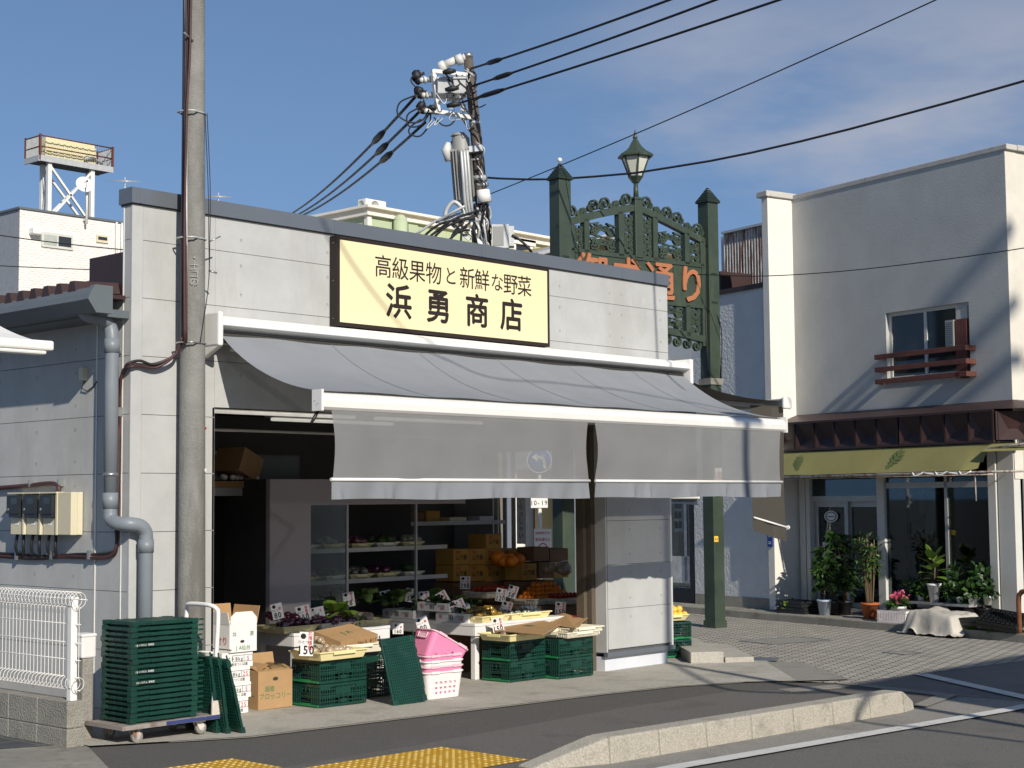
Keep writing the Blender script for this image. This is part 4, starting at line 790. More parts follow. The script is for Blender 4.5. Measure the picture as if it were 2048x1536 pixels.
# ================================================================ ARCH OVER THE SIDE STREET
AA, AB = V((8.35, 2.85, 0)), V((11.03, 2.43, 0)); ae = (AB - AA).normalized(); arz = math.atan2(ae.y, ae.x)
ar = thing('street_arch', 'dark green iron arch with orange lettering and a lantern over the side street', 'arch', AA, arz)
def spiral(m, cx, cz, r, a0, turns, w=.022, sgn=1, y=.0, th=.022, mi=0, r1=.25):
    """a flat iron scroll: a ribbon that winds in from radius r"""
    n = int(14 * turns) + 4; P_ = []
    for i in range(n + 1):
        t = i / n; a_ = a0 + sgn * turns * 2 * math.pi * t; rr = r * (1 - t * (1 - r1)); P_.append((cx + rr * math.cos(a_), cz + rr * math.sin(a_), w * (1 - .35 * t)))
    ribbon(m, P_, y, th, mi)
    k = 8; c = P_[-1]; rb_ = w * 1.0
    vs = [(c[0] + rb_ * math.cos(q * 2 * math.pi / k), yy, c[1] + rb_ * math.sin(q * 2 * math.pi / k)) for yy in (y - th, y + th) for q in range(k)]
    m.add(vs, [tuple(range(k))[::-1], tuple(range(k, 2 * k))] + [(q, (q + 1) % k, k + (q + 1) % k, k + q) for q in range(k)], mi)
def ribbon(m, P_, y, th, mi=0):
    n = len(P_); vs = []
    for i, (x, z, w) in enumerate(P_):
        a_, b_ = P_[max(i - 1, 0)], P_[min(i + 1, n - 1)]; d = V((b_[0] - a_[0], b_[1] - a_[1])); d = d.normalized() if d.length > 1e-9 else V((1, 0)); nx, nz = -d.y, d.x
        for yy in (y - th, y + th):
            for s_ in (-1, 1): vs.append((x + nx * s_ * w / 2, yy, z + nz * s_ * w / 2))
    fs = []
    for i in range(n - 1):
        b = i * 4; c = b + 4
        fs += [(b, b + 1, c + 1, c), (b + 2, c + 2, c + 3, b + 3), (b, c, c + 2, b + 2), (b + 1, b + 3, c + 3, c + 1)]
    m.add(vs, fs, mi)
for k, px_ in enumerate((0.0, 2.72)):
    m = MB(); m.box(px_ - .10, px_ + .10, -.10, .10, .0, 5.93)
    for z in (2.2, 4.9, 5.3): m.box(px_ - .104, px_ - .10, -.09, -.05, z, z + .03, 1); m.box(px_ - .06, px_ + .06, -.104, -.10, z - .4, z - .37, 1)
    m.box(px_ - .115, px_ + .115, -.115, .115, .0, .10); m.box(px_ - .12, px_ + .12, -.12, .12, 3.36, 3.45, 2)
    pl = m.build('pillar', ['arch_green', 'arch_dark', 'old_concrete'], ar, bev=.012)
    m = MB(); m.box(px_ - .125, px_ + .125, -.125, .125, 5.93, 5.965)
    for i in range(6):
        r0, r1 = .118 * (1 - i / 6.4), .118 * (1 - (i + .75) / 6.4); z0 = 5.968 + i * .032
        m.add([(px_ + sx_ * r, sy_ * r, z) for r, z in ((r0, z0), (r1, z0 + .027)) for sx_, sy_ in ((-1, -1), (1, -1), (1, 1), (-1, 1))], [(3, 2, 1, 0), (4, 5, 6, 7)] + [(q, (q + 1) % 4, 4 + (q + 1) % 4, 4 + q) for q in range(4)])
        m.box(px_ - r1 * .8, px_ + r1 * .8, -r1 * .8, r1 * .8, z0 + .027, z0 + .033, 1)
    m.build('pillar_cap', ['arch_dark', 'galv'], pl, bev=.003)
cx_ = 1.345
m = MB(); m.box(cx_ - .07, cx_ + .07, -.06, .06, 5.03, 5.86); m.box(cx_ - .085, cx_ + .085, -.07, .07, 5.82, 5.84); m.build('centre_post', 'arch_green', ar, bev=.008)
def rail_z(x):
    t = abs(x - cx_) / 1.2; return 5.73 - .34 * min(1, t) ** .85 + (.03 * math.sin(min(1, t) * math.pi))
for s0 in (-1, 1):
    m = MB(); pts = [(cx_ + s0 * (.05 + 1.19 * i / 14),) for i in range(15)]; ribbon(m, [(p[0], rail_z(p[0]), .085) for p in pts], 0, .045); m.build('top_rail', 'arch_green', ar)
    m = MB(); ribbon(m, [(cx_ + s0 * (.0 + 1.24 * i / 12), 4.10 - .11 * (i / 12) ** 1.6 if True else 0, .09) for i in range(13)], 0, .045); m.build('bottom_rail', 'arch_green', ar)
for x in (.15, .42, 1.03, 1.66, 2.26, 2.56):
    m = MB(); m.box(x - .045, x + .045, -.045, .045, 5.02, rail_z(x) - .02); m.build('bar', 'arch_green', ar)
    if x > .3 and x < 2.5: m = MB(); m.box(x - .04, x + .04, -.045, .045, 4.02, 4.45); m.build('bar', 'arch_green', ar)
m = MB(); m.box(.15, 2.58, -.045, .045, 5.0, 5.055); m.box(.15, 2.58, -.045, .045, 4.425, 4.475)
for x in (.70, 1.345, 1.99): m.box(x - .006, x + .006, -.034, -.030, 4.475, 5.0, 1)
m.box(.15, 2.58, -.03, .03, 4.475, 5.0); m.box(2.54, 2.63, -.04, .04, 3.9, 5.42); m.box(.12, .21, -.04, .04, 3.9, 5.42)
m.build('name_panel', ['arch_green', 'arch_dark'], ar)
for c, x in (('御', .50), ('成', 1.09), ('通', 1.72), ('り', 2.32)):
    m = MB(); m.text(c, frame((x - .0, -.050, 4.735), (1, 0, 0), (0, 0, 1)), .56, .016 if c != 'り' else .02, depth=.012); m.build('lettering', 'orange_letter', ar)
def cell(x0, x1, z0, z1, up=True):
    m = MB(); w = x1 - x0; cx = (x0 + x1) / 2; h = z1 - z0
    r = min(w * .24, h * .2); nr = max(1, int(h / (r * 2.0)))
    for row in range(nr):
        z = z0 + (row + .5) * h / nr
        for s_ in (-1, 1):
            if w > .4:
                spiral(m, cx + s_ * w * .27, z, r * 1.0, R(90 if row % 2 else -90), 1.35, .030, s_ * (1 if row % 2 else -1)); spiral(m, cx + s_ * w * .09, z + h / nr * .2, r * .45, 0, 1.1, .024, -s_)
            else: spiral(m, cx + s_ * w * .2, z, r * .95, R(90), 1.25, .026, s_ * (1 if row % 2 else -1))
        ribbon(m, [(cx + (w * .46) * math.sin(q * 1.0) * (1 if row % 2 else -1), z - h / nr * .5 + h / nr * q / 6, .022) for q in range(7)], 0, .018)
        ribbon(m, [(cx - (w * .46) * math.sin(q * 1.0) * (1 if row % 2 else -1), z - h / nr * .5 + h / nr * q / 6, .022) for q in range(7)], 0, .0185)
    return m
for a_, b_ in ((.20, .375), (.465, .985), (1.075, 1.27), (1.42, 1.615), (1.705, 2.215), (2.305, 2.54)):
    cell(a_, b_, 5.06, min(rail_z(a_), rail_z(b_)) - .05).build('scroll_panel', 'arch_green', ar)
for a_, b_ in ((.21, .38), (.46, .99), (1.07, 1.62), (1.70, 2.22), (2.30, 2.53)):
    cell(a_, b_, 4.05 + .02, 4.42).build('scroll_panel', 'arch_green', ar)
for s0 in (-1, 1):
    m = MB()
    for i in range(6):
        x = cx_ + s0 * (.17 + i * .195); z = rail_z(x) + (.13 if i % 3 != 1 else .09); r = .10 if i % 3 != 1 else .06
        spiral(m, x, z, r, R(-90), 1.3, .030, s0); spiral(m, x + s0 * .08, z - .045, .045, R(90), 1.1, .022, -s0)
    ribbon(m, [(cx_ + s0 * (.1 + 1.1 * q / 10), rail_z(cx_ + s0 * (.1 + 1.1 * q / 10)) + .05, .02) for q in range(11)], 0, .02); m.build('crest_scroll', 'arch_green', ar)
    m = MB()
    for i in range(6):
        x = cx_ + s0 * (.15 + i * .19); spiral(m, x, 3.97 - .10 * (i / 6) ** 1.6, .085, R(90), 1.25, .030, -s0)
    m.build('crest_scroll', 'arch_green', ar)
m = MB(); m.cyl((cx_, 0, 5.84), (cx_, 0, 6.06), .038, .03, 14); m.lathe([(.05, 6.06), (.07, 6.09), (.11, 6.14), (.10, 6.15)], (cx_, 0, 0), 6, smooth=False); lp = m.build('lamp_post', 'arch_green', ar)
m = MB(); m.lathe([(.088, 6.15), (.188, 6.40)], (cx_, 0, 0), 6, smooth=False); m.build('lamp_glass', 'lamp_glass', lp)
m = MB()
for q in range(6):
    a_ = q * math.pi / 3; m.bar((cx_ + .09 * math.cos(a_), .09 * math.sin(a_), 6.14), (cx_ + .19 * math.cos(a_), .19 * math.sin(a_), 6.41), .02, .02)
m.build('lamp_rib', 'arch_green', lp)
m = MB(); m.lathe([(.19, 6.40), (.25, 6.41), (.255, 6.435), (.15, 6.50), (.09, 6.56), (.05, 6.63), (.025, 6.67)], (cx_, 0, 0), 6, smooth=False); m.lathe([(.0, 6.65), (.03, 6.67), (.035, 6.69), (.015, 6.72), (.02, 6.735), (.006, 6.79), (0, 6.80)], (cx_, 0, 0), 10); m.build('lamp_roof', 'arch_green', lp)
m = MB(); m.tube(smooth_path([(2.62, -.03, 4.5), (2.78, -.11, 4.3), (2.83, -.12, 4.0), (2.80, -.12, 3.45)], 5), .008, 6); m.tube([(2.61, -.03, 4.9), (2.60, -.05, 3.9), (2.62, -.06, 3.4)], .012, 6); m.build('lamp_cable', 'black_rubber', ar)
m = MB(); m.ball((0.0, 0, 6.20), .032, 12, 0); m.build('cable_cleat', 'white_paint', ar)
m = MB(); m.box(2.62 - .0, 2.70, -.109, -.104, 1.18, 1.26, 0); m.text('24', frame((2.66, -.1105, 1.22), (1, 0, 0), (0, 0, 1)), .05, .003, 1); m.build('number_plate', ['citrus_yellow', 'ink'], ar)
m = MB(); m.box(2.66, 2.80, -.104, -.101, 1.95, 2.2, 0); m.text('達', frame((2.73, -.1055, 2.08), (1, 0, 0), (0, 0, 1)), .16, .004, 1); m.build('notice', ['paper', 'orange_letter'], ar)

# ================================================================ WHITE BUILDING ON THE RIGHT (x runs along its street front, y into it)
w_ = V((.2457, .9693, 0)); n_ = V((-.9693, .2457, 0)); Q0 = V((11.42, -1.81, 0)) - n_ * .9
brz = math.atan2(-w_.y, -w_.x)
def RB(px, py, off=0.0):
    p = atp(px, py, Q0 + n_ * off, n_); return -((p - Q0).dot(w_)), p.z
wb = thing('white_building', 'white two storey corner building with barred upper window and plant shop below', 'building', Q0, brz)
m = MB(); XL, XR, ZB, ZTOP = -4.77, -.73, 2.98, 6.33
wx0, wx1, wz0, wz1 = -2.90, -1.40, 3.43, 4.39
for x0, x1, z0, z1 in ((XL, wx0, ZB, ZTOP), (wx1, XR, ZB, ZTOP), (wx0, wx1, wz1, ZTOP), (wx0, wx1, ZB, wz0)): m.box(x0, x1, 0, .16, z0, z1)
m.build('upper_wall', 'stucco', wb)
m = MB(); m.box(-4.90, XL, -.50, .2, .12, 6.34); m.build('pier', 'stucco_white', wb)
m = MB(); m.box(XR, XR + .004, 0.001, 7, 2.0, 6.33); m.box(XR - .02, XR + .004, .17, 7, .0, 2.95); m.build('end_wall', 'rusty_white', wb)
m = MB(); m.box(-4.96, XL + .04, -.55, .2, 6.34, 6.43); m.box(XL + .041, XR + .05, -.014, .2, 6.33, 6.405); m.box(XR - .05, XR + .06, .201, 7, 6.33, 6.41); m.build('coping', 'coping', wb, bev=.01)
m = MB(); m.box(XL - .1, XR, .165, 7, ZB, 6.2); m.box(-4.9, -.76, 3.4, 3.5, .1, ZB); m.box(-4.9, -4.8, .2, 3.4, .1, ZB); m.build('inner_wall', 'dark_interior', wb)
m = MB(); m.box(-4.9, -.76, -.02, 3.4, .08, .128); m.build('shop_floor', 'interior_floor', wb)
# upper window
m = MB()
for a_ in ((wx0, wx0 + .05, wz0, wz1), (wx1 - .05, wx1, wz0, wz1), (wx0 + .05, wx1 - .05, wz0, wz0 + .05), (wx0 + .05, wx1 - .05, wz1 - .05, wz1), ((wx0 + wx1) / 2 - .10, (wx0 + wx1) / 2 - .05, wz0 + .05, wz1 - .05), (-1.68, -1.645, wz0 + .05, wz1 - .05)): m.box(a_[0], a_[1], .06, .10, a_[2], a_[3])
m.box(wx0 - .03, wx1 + .03, -.02, .06, wz0 - .03, wz0); wf = m.build('window', 'alu_white', wb)
m = MB(); m.box(wx0 + .05, -1.68, .078, .082, wz0 + .05, wz1 - .05); m.build('pane', 'window_dark', wf)
m = MB(); m.box(-1.64, wx1 - .05, .02, .08, wz1 - .22, wz1 - .05); m.build('panel', 'coping', wf)
ac = MB(); ac.box(-1.80, -1.66, -.02, .06, wz0 + .33, wz1 - .22)
for k in range(14): ac.box(-1.785, -1.675, -.023, -.02, wz0 + .36 + k * .026, wz0 + .374 + k * .026, 1)
ac.build('window_cooler', ['alu', 'gutter_metal'], wf)
m = MB(); m.box(-1.64, -1.45, .0, .06, wz0 + .02, wz1 - .22); m.build('shutter', 'redwood', wf)
rl = bpy.data.objects.new('window_railing', None); COL.objects.link(rl); rl.parent = wb
for k, z in enumerate((3.755, 3.575, 3.405)):
    m = MB(); m.box(-2.95, -1.30, -.20, -.165, z - .034, z + .034); m.box(-2.95, -2.91, -.165, 0, z - .035, z + .035); m.box(-1.34, -1.30, -.165, 0, z - .035, z + .035); m.build('railing_bar', 'redwood', rl, bev=.004)
m = MB(); m.box(-1.50, -1.42, -.20, .0, 3.36, 3.43); m.build('bracket', 'redwood', rl)
# brown metal fascia of facetted panels, turning the corner
fs_ = bpy.data.objects.new('fascia', None); COL.objects.link(fs_); fs_.parent = wb
fz0, fz1, fo = 2.47, 2.90, -.35
m = MB(); m.add([(-4.9, fo - .02, fz1), (-.72, fo - .02, fz1), (-.72, .0, ZB + .05), (-4.9, .0, ZB + .05)], [(0, 1, 2, 3)]); m.box(-4.9, -.72, fo + .03, .0, fz0 - .0, fz0 + .02); m.box(-4.9, -.74, fo - .035, fo + .02, fz1 - .03, fz1); m.box(-4.9, -.74, fo - .03, fo + .02, fz0, fz0 + .03); m.add([(-.72, fo - .02, fz1), (-.1, fo + .30, fz1), (.2, 6, fz1), (-.7, 6, ZB + .05), (-.72, 0, ZB + .05)], [(0, 1, 2, 3, 4)]); m.build('fascia_frame', 'brown_metal', fs_)
np_ = 10; pw = (4.85 - .76) / np_
def facet(m, M_):
    a_, b_ = .02, pw - .02; z0, z1 = fz0 + .03, fz1 - .03; cxm = pw * .55
    o_ = [(a_, 0, z0), (b_, 0, z0), (b_, 0, z1), (a_, 0, z1)]; i_ = [(cxm - .07, .075, z0 + .14), (cxm + .05, .075, z0 + .14), (cxm + .05, .075, z0 + .145), (cxm - .07, .075, z0 + .145)]
    m.add(o_ + i_, [(0, 1, 5, 4), (1, 2, 6, 5), (2, 3, 7, 6), (3, 0, 4, 7), (4, 5, 6, 7)], 0, False, M_)
    m.box(-.012, .012, -.012, .03, fz0 + .03, fz1 - .03, 0, M_); m.box(pw - .012, pw + .012, -.012, .03, fz0 + .03, fz1 - .03, 0, M_)
for k in range(np_):
    m = MB(); facet(m, T(-4.85 + k * pw, fo, 0)); m.build('facet_panel', 'brown_metal', fs_)
for k in range(4):
    m = MB(); facet(m, T(-.73, fo + .0, 0) @ Matrix.Rotation(R(48 if k == 0 else 74), 4, 'Z') @ T(.02 + k * pw, 0, 0)); m.build('facet_panel', 'brown_metal', fs_)
# shop front: frames, door, glazing
for x0, x1 in ((-4.72, -4.60), (-4.58, -4.50), (-3.14, -3.0), (-1.15, -1.02), (-1.0, -.74)): m = MB(); m.box(x0, x1, -.03 + .02 * (x0 == -1.0), .09 + .03 * (x0 == -1.0), .10, 2.48); m.build('front_post', 'alu_white', wb, bev=.004)
m = MB(); m.box(-1.92, -1.87, .0, .05, .30, 2.48); m.box(-3.0, -1.15, .0, .05, 1.90, 1.98); m.box(-3.0, -1.15, -.0, .06, .26, .33); m.box(-4.5, -3.14, .0, .06, 1.72, 1.80); m.box(-4.5, -3.14, .01, .05, .12, .17); wn_ = m.build('window', 'alu', wb)
m = MB(); m.box(-3.0, -1.92, .02, .028, .33, 1.90); m.box(-1.87, -1.15, .02, .028, .33, 1.90); m.box(-3.0, -1.92, .02, .028, 1.98, 2.46); m.box(-1.87, -1.15, .02, .028, 1.98, 2.46); m.box(-4.5, -3.14, .03, .036, 1.80, 2.46); m.build('pane', 'glass', wn_)
m = MB(); m.box(-3.0, -1.15, .0, .05, .10, .26); m.build('stall_riser', 'black_frame', wb)
for k, (x0, x1, yy) in enumerate([(-4.48, -3.80, .06), (-3.84, -3.16, .10)]):
    m = MB()
    for a_ in ((x0, x0 + .07, .13, 1.72), (x1 - .07, x1, .13, 1.72), (x0 + .07, x1 - .07, .13, .25), (x0 + .07, x1 - .07, 1.64, 1.72)): m.box(a_[0], a_[1], yy, yy + .035, a_[2], a_[3])
    d_ = m.build('door', 'alu', wb); m = MB(); m.box(x0 + .07, x1 - .07, yy + .015, yy + .02, .25, 1.64); m.build('pane', 'glass', d_)
    if k == 0:
        m = MB(); m.lathe([(0, 0), (.10, 0)], n=24, M=T((x0 + x1) / 2, yy - .004, 1.50) @ Matrix.Rotation(R(90), 4, 'X') @ Matrix.Diagonal((1.4, .85, 1, 1))); m.lathe([(.065, 0), (.085, 0)], n=24, mi=1, M=T((x0 + x1) / 2, yy - .006, 1.50) @ Matrix.Rotation(R(90), 4, 'X') @ Matrix.Diagonal((1.4, .85, 1, 1))); m.box((x0 + x1) / 2 - .07, (x0 + x1) / 2 + .07, yy - .007, yy - .006, 1.49, 1.505, 1); m.build('door_sticker', ['paper', 'gutter_metal'], d_)
        m = MB(); m.box(-4.33, -4.18, yy - .004, yy - .002, .88, 1.12); m.text('お知らせ', frame((-4.255, yy - .005, 1.07), (1, 0, 0), (0, 0, 1)), .032, 0, 1)
        for q in range(7): m.box(-4.315, -4.195, yy - .005, yy - .004, .90 + q * .02, .905 + q * .02, 1)
        m.build('door_notice', ['poster', 'ink_red'], d_)
# olive awning strip
oa = thing('shop_awning', 'olive green awning with printed leaves and a torn right end over the plant shop', 'awning', Q0 + n_ * .4 + V((0, 0, 2.4)) - w_ * -2.5, brz)
ol = WM[oa.name].inverted() @ WM[wb.name]
def olf(u, v_):
    x = -4.86 + u * (4.86 - .80); tear = max(0, (u - .93) / .07)
    y = -.36 - .24 * v_ - .01 * math.sin(x * 4) * v_ + .10 * tear * v_; z = 2.455 - .345 * v_ + .012 * mnoise.noise(V((x * 2, v_, 1))) * v_ + .07 * tear * tear * v_ * abs(math.sin(v_ * 9)); x -= .10 * tear * v_ * v_
    return V((x, y, z))
m = MB(); m.grid(lambda u, v_: ol @ olf(u, v_), 60, 10); oc = m.build('canopy', 'olive_cloth', oa)
m = MB(); m.grid(lambda u, v_: ol @ V((-.80 + u * .9, -.36 + u * .15 - .18 * v_, 2.45 - .10 * v_)), 8, 3); m.build('canopy_return', 'olive_cloth', oa)
def leafprint(u0, v0, L_, tilt):
    m = MB()
    for s_ in (-1, 1):
        for q in range(6):
            t0 = -.5 + q * .16; wd = .30 * math.sin(math.pi * min(1, max(.12, (t0 + .55)))) ; vs = []
            for (a_, b_) in ((t0, .02), (t0 + .125, .02), (t0 + .21, wd), (t0 + .10, wd * 1.02)):
                lx, lz = b_ * s_, a_; c_, s2 = math.cos(tilt), math.sin(tilt); uu = u0 + (lx * c_ - lz * s2) * L_ / 4.06; vv = v0 - (lx * s2 + lz * c_) * L_ / .42
                vs.append(ol @ (olf(uu, min(1, max(0, vv))) + V((0, -.006, .003))))
            m.add(vs, [(0, 1, 2, 3) if s_ > 0 else (3, 2, 1, 0)])
    return m
leafprint(.155, .50, .30, R(25)).build('leaf_print', 'leaf_print', oc); leafprint(.62, .47, .36, R(-28)).build('leaf_print', 'leaf_print', oc)
m = MB(); m.tube([ol @ V((-4.86, -.62, 2.085)), ol @ V((-.75, -.62, 2.085)), ol @ V((.1, -.50, 2.09))], .016, 8); m.tube([ol @ V((-4.86, -.40, 2.06)), ol @ V((-.75, -.40, 2.06))], .010, 6); m.tube([ol @ V((-.85, -.62, 2.10)), ol @ V((-.86, -.60, 1.72))], .008, 6); m.tube([ol @ V((-.78, -.45, 2.38)), ol @ V((.2, -.35, 2.47))], .018, 8)
for q in range(9): m.bar(ol @ V((-4.8 + q * .5, -.62, 2.085)), ol @ V((-4.8 + q * .5, -.02, 2.10)), .012, .012)
m.build('awning_frame', 'rusty_steel', oa)
m = MB()
for q in range(5): m.tube(smooth_path([ol @ V((-1.9 + q * .2, -.63, 2.10)), ol @ V((-1.82 + q * .2, -.66, 2.055 + .03 * (q % 2))), ol @ V((-1.7 + q * .2, -.63, 2.10 - .03 * (q % 2)))], 4), .012, 5)
m.build('torn_edge', 'white_paint', oc)
# platform kerb in front of the building
m = MB(); m.slab([(q.x, q.y) for q in (Q0 + n_ * .9 - w_ * 1.2, Q0 + n_ * .9 + w_ * 12, Q0 - n_ * .3 + w_ * 12, Q0 - n_ * .3 - w_ * 1.2)], -.02, .105); m.slab([(q.x, q.y) for q in (Q0 + n_ * .9 - w_ * 1.2, Q0 + n_ * .9 - w_ * 8, Q0 - n_ * .3 - w_ * 8, Q0 - n_ * .3 - w_ * 1.2)], -.02, .09); struct(m, 'stone_pavement', 'old_concrete', .012)
# rendered building behind the arch
rbld = thing('rendered_building', 'pale blue grey building with rough render and a glass shop door beyond the arch', 'building', Q0 + w_ * 6, brz)
rl_ = WM[rbld.name].inverted() @ WM[wb.name]
def rbox(m, *a, mi=0): return m.box(*a, mi, rl_)
m = MB(); rbox(m, -6.75, -4.92, -.40, .0, .10, 4.99); m.box(-5.28, -4.92, -.44, -.401, 2.9, 3.25, 0, rl_); m.build('wall', 'stucco_rough', rbld)
m = MB(); rbox(m, -6.74, -4.925, -.412, -.401, .10, .27); m.build('plinth', 'block', rbld)
m = MB(); rbox(m, -7.8, -4.9, -.44, .3, 4.99, 5.06); m.build('coping', 'roof_dark', rbld)
m = MB()
for q in range(17):
    x = -7.40 + q * .07; M2 = rl_; m.add([(x, .9, 5.05), (x + .018, .87, 5.05), (x + .036, .87, 5.05), (x + .054, .9, 5.05), (x + .07, .9, 5.05), (x, .9, 6.27), (x + .018, .87, 6.27), (x + .036, .87, 6.27), (x + .054, .9, 6.27), (x + .07, .9, 6.27)], [(i, i + 1, i + 6, i + 5) for i in range(4)], 0, False, rl_)
rbox(m, -7.4, -4.9, .83, 1.0, 6.27, 6.31, mi=1); rbox(m, -7.6, -4.9, 1.0, 1.05, 5.0, 6.27, mi=1); m.build('corrugated_wall', ['rusty_steel', 'galv'], rbld)
m = MB(); rbox(m, -7.9, -6.70, .2, 2.0, 5.05, 5.5); m.build('low_roof', 'roof_dark', rbld)
m = MB()
for a_ in ((-7.62, -7.52, .12, 2.25), (-6.87, -6.77, .12, 2.25), (-7.52, -6.87, 2.12, 2.25), (-7.52, -6.87, .12, .30), (-7.47, -7.43, .30, 2.12)): rbox(m, a_[0], a_[1], -.40, -.33, a_[2], a_[3])
dr = m.build('door', 'black_frame', rbld); m = MB(); rbox(m, -7.42, -6.87, -.365, -.36, .30, 2.12); m.build('pane', 'glass_clear', dr)
m = MB(); rbox(m, -7.58, -7.55, -.47, -.44, .75, 1.65); m.build('handle', 'steel', dr)
m = MB(); rbox(m, -7.30, -7.10, -.3605, -.3595, 1.25, 1.95); 
for q in range(4):
    for p_ in range(2): rbox(m, -7.285 + p_ * .095, -7.215 + p_ * .095, -.369, -.368, 1.30 + q * .16, 1.42 + q * .16, mi=1)
rbox(m, -7.38, -6.92, -.369, -.366, .42, .85); rbox(m, -7.05, -6.98, -.369, -.366, .45, 1.95); m.build('poster', ['poster', 'window_dark'], dr)
m = MB(); rbox(m, -7.6, -6.8, -.1, 1.6, .1, .14); rbox(m, -7.6, -6.75, 1.5, 1.6, .1, 3); m.build('inner_wall', 'dark_interior', rbld)
m = MB(); rbox(m, -12.5, -7.65, -.40, -.1, 2.35, 5.0); rbox(m, -12.5, -12.0, -.40, 0, .1, 2.35); rbox(m, -10.4, -10.0, -.40, 0, .1, 2.35); rbox(m, -8.2, -7.65, -.4, 0, .1, 2.35); rbox(m, -7.8, -6.76, -.4, -.1, 2.26, 5.0); m.build('upper_wall', 'white_paint', rbld)
m = MB(); rbox(m, -12.5, -7.65, .2, .3, .1, 2.35); m.build('shop_window', 'window_dark', rbld)
m = MB(); rbox(m, -9.9, -9.2, -.1, .0, .1, 2.3); rbox(m, -11.8, -11.0, -.1, 0, .1, 2.3); m.build('inner_panel', 'ochre_wall', rbld)
bp = thing('street_plate', 'narrow blue address plate with white characters on the white pier', 'sign', Q0 + n_ * .46 + w_ * 4.9, brz); bl = WM[bp.name].inverted() @ WM[wb.name]
m = MB(); m.box(-4.90, -4.79, -.525, -.505, 1.05, 1.70, 0, bl); m.build('plate', 'blue_plate', bp, bev=.004)
m = MB()
for q, c in enumerate('御成町5'): m.text(c, bl @ frame((-4.845, -.527, 1.60 - q * .125), (1, 0, 0), (0, 0, 1)), .085, .004)
m.box(-4.88, -4.81, -.5275, -.5265, 1.12, 1.13, 0, bl); m.box(-4.88, -4.81, -.5275, -.5265, 1.095, 1.105, 0, bl); m.build('lettering', 'ink_white', bp)
# ---- one way sign post behind the corner
op = dep(1080, 1060, 22.6); sp = thing('sign_post', 'white sign post with 10-19 plate and blue round arrow sign seen through the shop corner', 'sign post', (op.x, op.y, 0), math.atan2(RT.y, RT.x)); ip = WM[sp.name].inverted()
def SPx(px, py, d=0): return ip @ dep(px, py, 22.6 + d)
zc = lambda py: SPx(1080, py).z
xs_ = lambda px: SPx(px, 1060).x
m = MB(); m.cyl((0, .03, 0), (0, .03, zc(880)), .028, n=12); m.build('post', 'white_paint', sp)
m = MB(); m.box(xs_(1062), xs_(1096), -.012, .0, zc(1016), zc(995)); m.text('10-19', frame((xs_(1079), -.0135, zc(1005.5)), (1, 0, 0), (0, 0, 1)), .098, .006, 1, sx=.85); m.build('time_plate', ['paper', 'ink'], sp, bev=.006)
m = MB(); m.box(xs_(1068), xs_(1103), -.012, .0, zc(1095), zc(1058)); m.text('初詣規制のため', frame((xs_(1085.5), -.0135, zc(1066)), (1, 0, 0), (0, 0, 1)), .040, .002, 1, sx=.78); m.text('車両通行止', frame((xs_(1085.5), -.0135, zc(1079)), (1, 0, 0), (0, 0, 1)), .052, .003, 1, sx=.85); m.lathe([(.05, 0), (.065, 0)], n=20, mi=1, M=T(xs_(1085.5), -.0135, zc(1095)) @ Matrix.Rotation(R(90), 4, 'X')); m.build('notice_plate', ['paper', 'ink_red'], sp)
m = MB(); zc0 = (zc(895) + zc(947)) / 2; rr = (zc(895) - zc(947)) / 2; m.lathe([(0, .012), (rr, .012), (rr, 0), (0, 0)], n=32, M=T(0, -.012, zc0) @ Matrix.Rotation(R(90), 4, 'X')); m.lathe([(rr * .90, 0), (rr * .97, 0)], n=32, mi=1, M=T(0, -.0255, zc0) @ Matrix.Rotation(R(90), 4, 'X'))
ribbon(m, [(.07 * rr / .16 - .0, zc0 - .10 * rr / .16, .04), (.065, zc0 - .0, .04), (.03, zc0 + .045, .04), (-.03, zc0 + .05, .04)], -.026, .001, 1); m.add([(-.11, -.027, zc0 + .05), (-.03, -.027, zc0 - .01), (-.03, -.027, zc0 + .11)], [(0, 1, 2)], 1); m.build('arrow_sign', ['sign_blue', 'paper'], sp)
bn = thing('shop_banner', 'white vertical banner with blue handwriting hanging by the side opening', 'banner', (6.65, 2.15, 1.9)); 
ctr = at(1040, 1045, x=6.60); m = MB(); cw = (at(1048, 1045, x=6.60).y - ctr.y)
m.box(6.62, 6.625, ctr.y - .07, ctr.y + .07, 1.27, 1.85); m.build('cloth', 'banner_cloth', bn, True)
m = MB()
for q, c in enumerate('いらっしゃい'): m.text(c, frame((6.618, ctr.y, 1.79 - q * .085), (0, -1, 0), (0, 0, 1)), .08, .004)
m.build('lettering', 'sign_blue', bn, True)

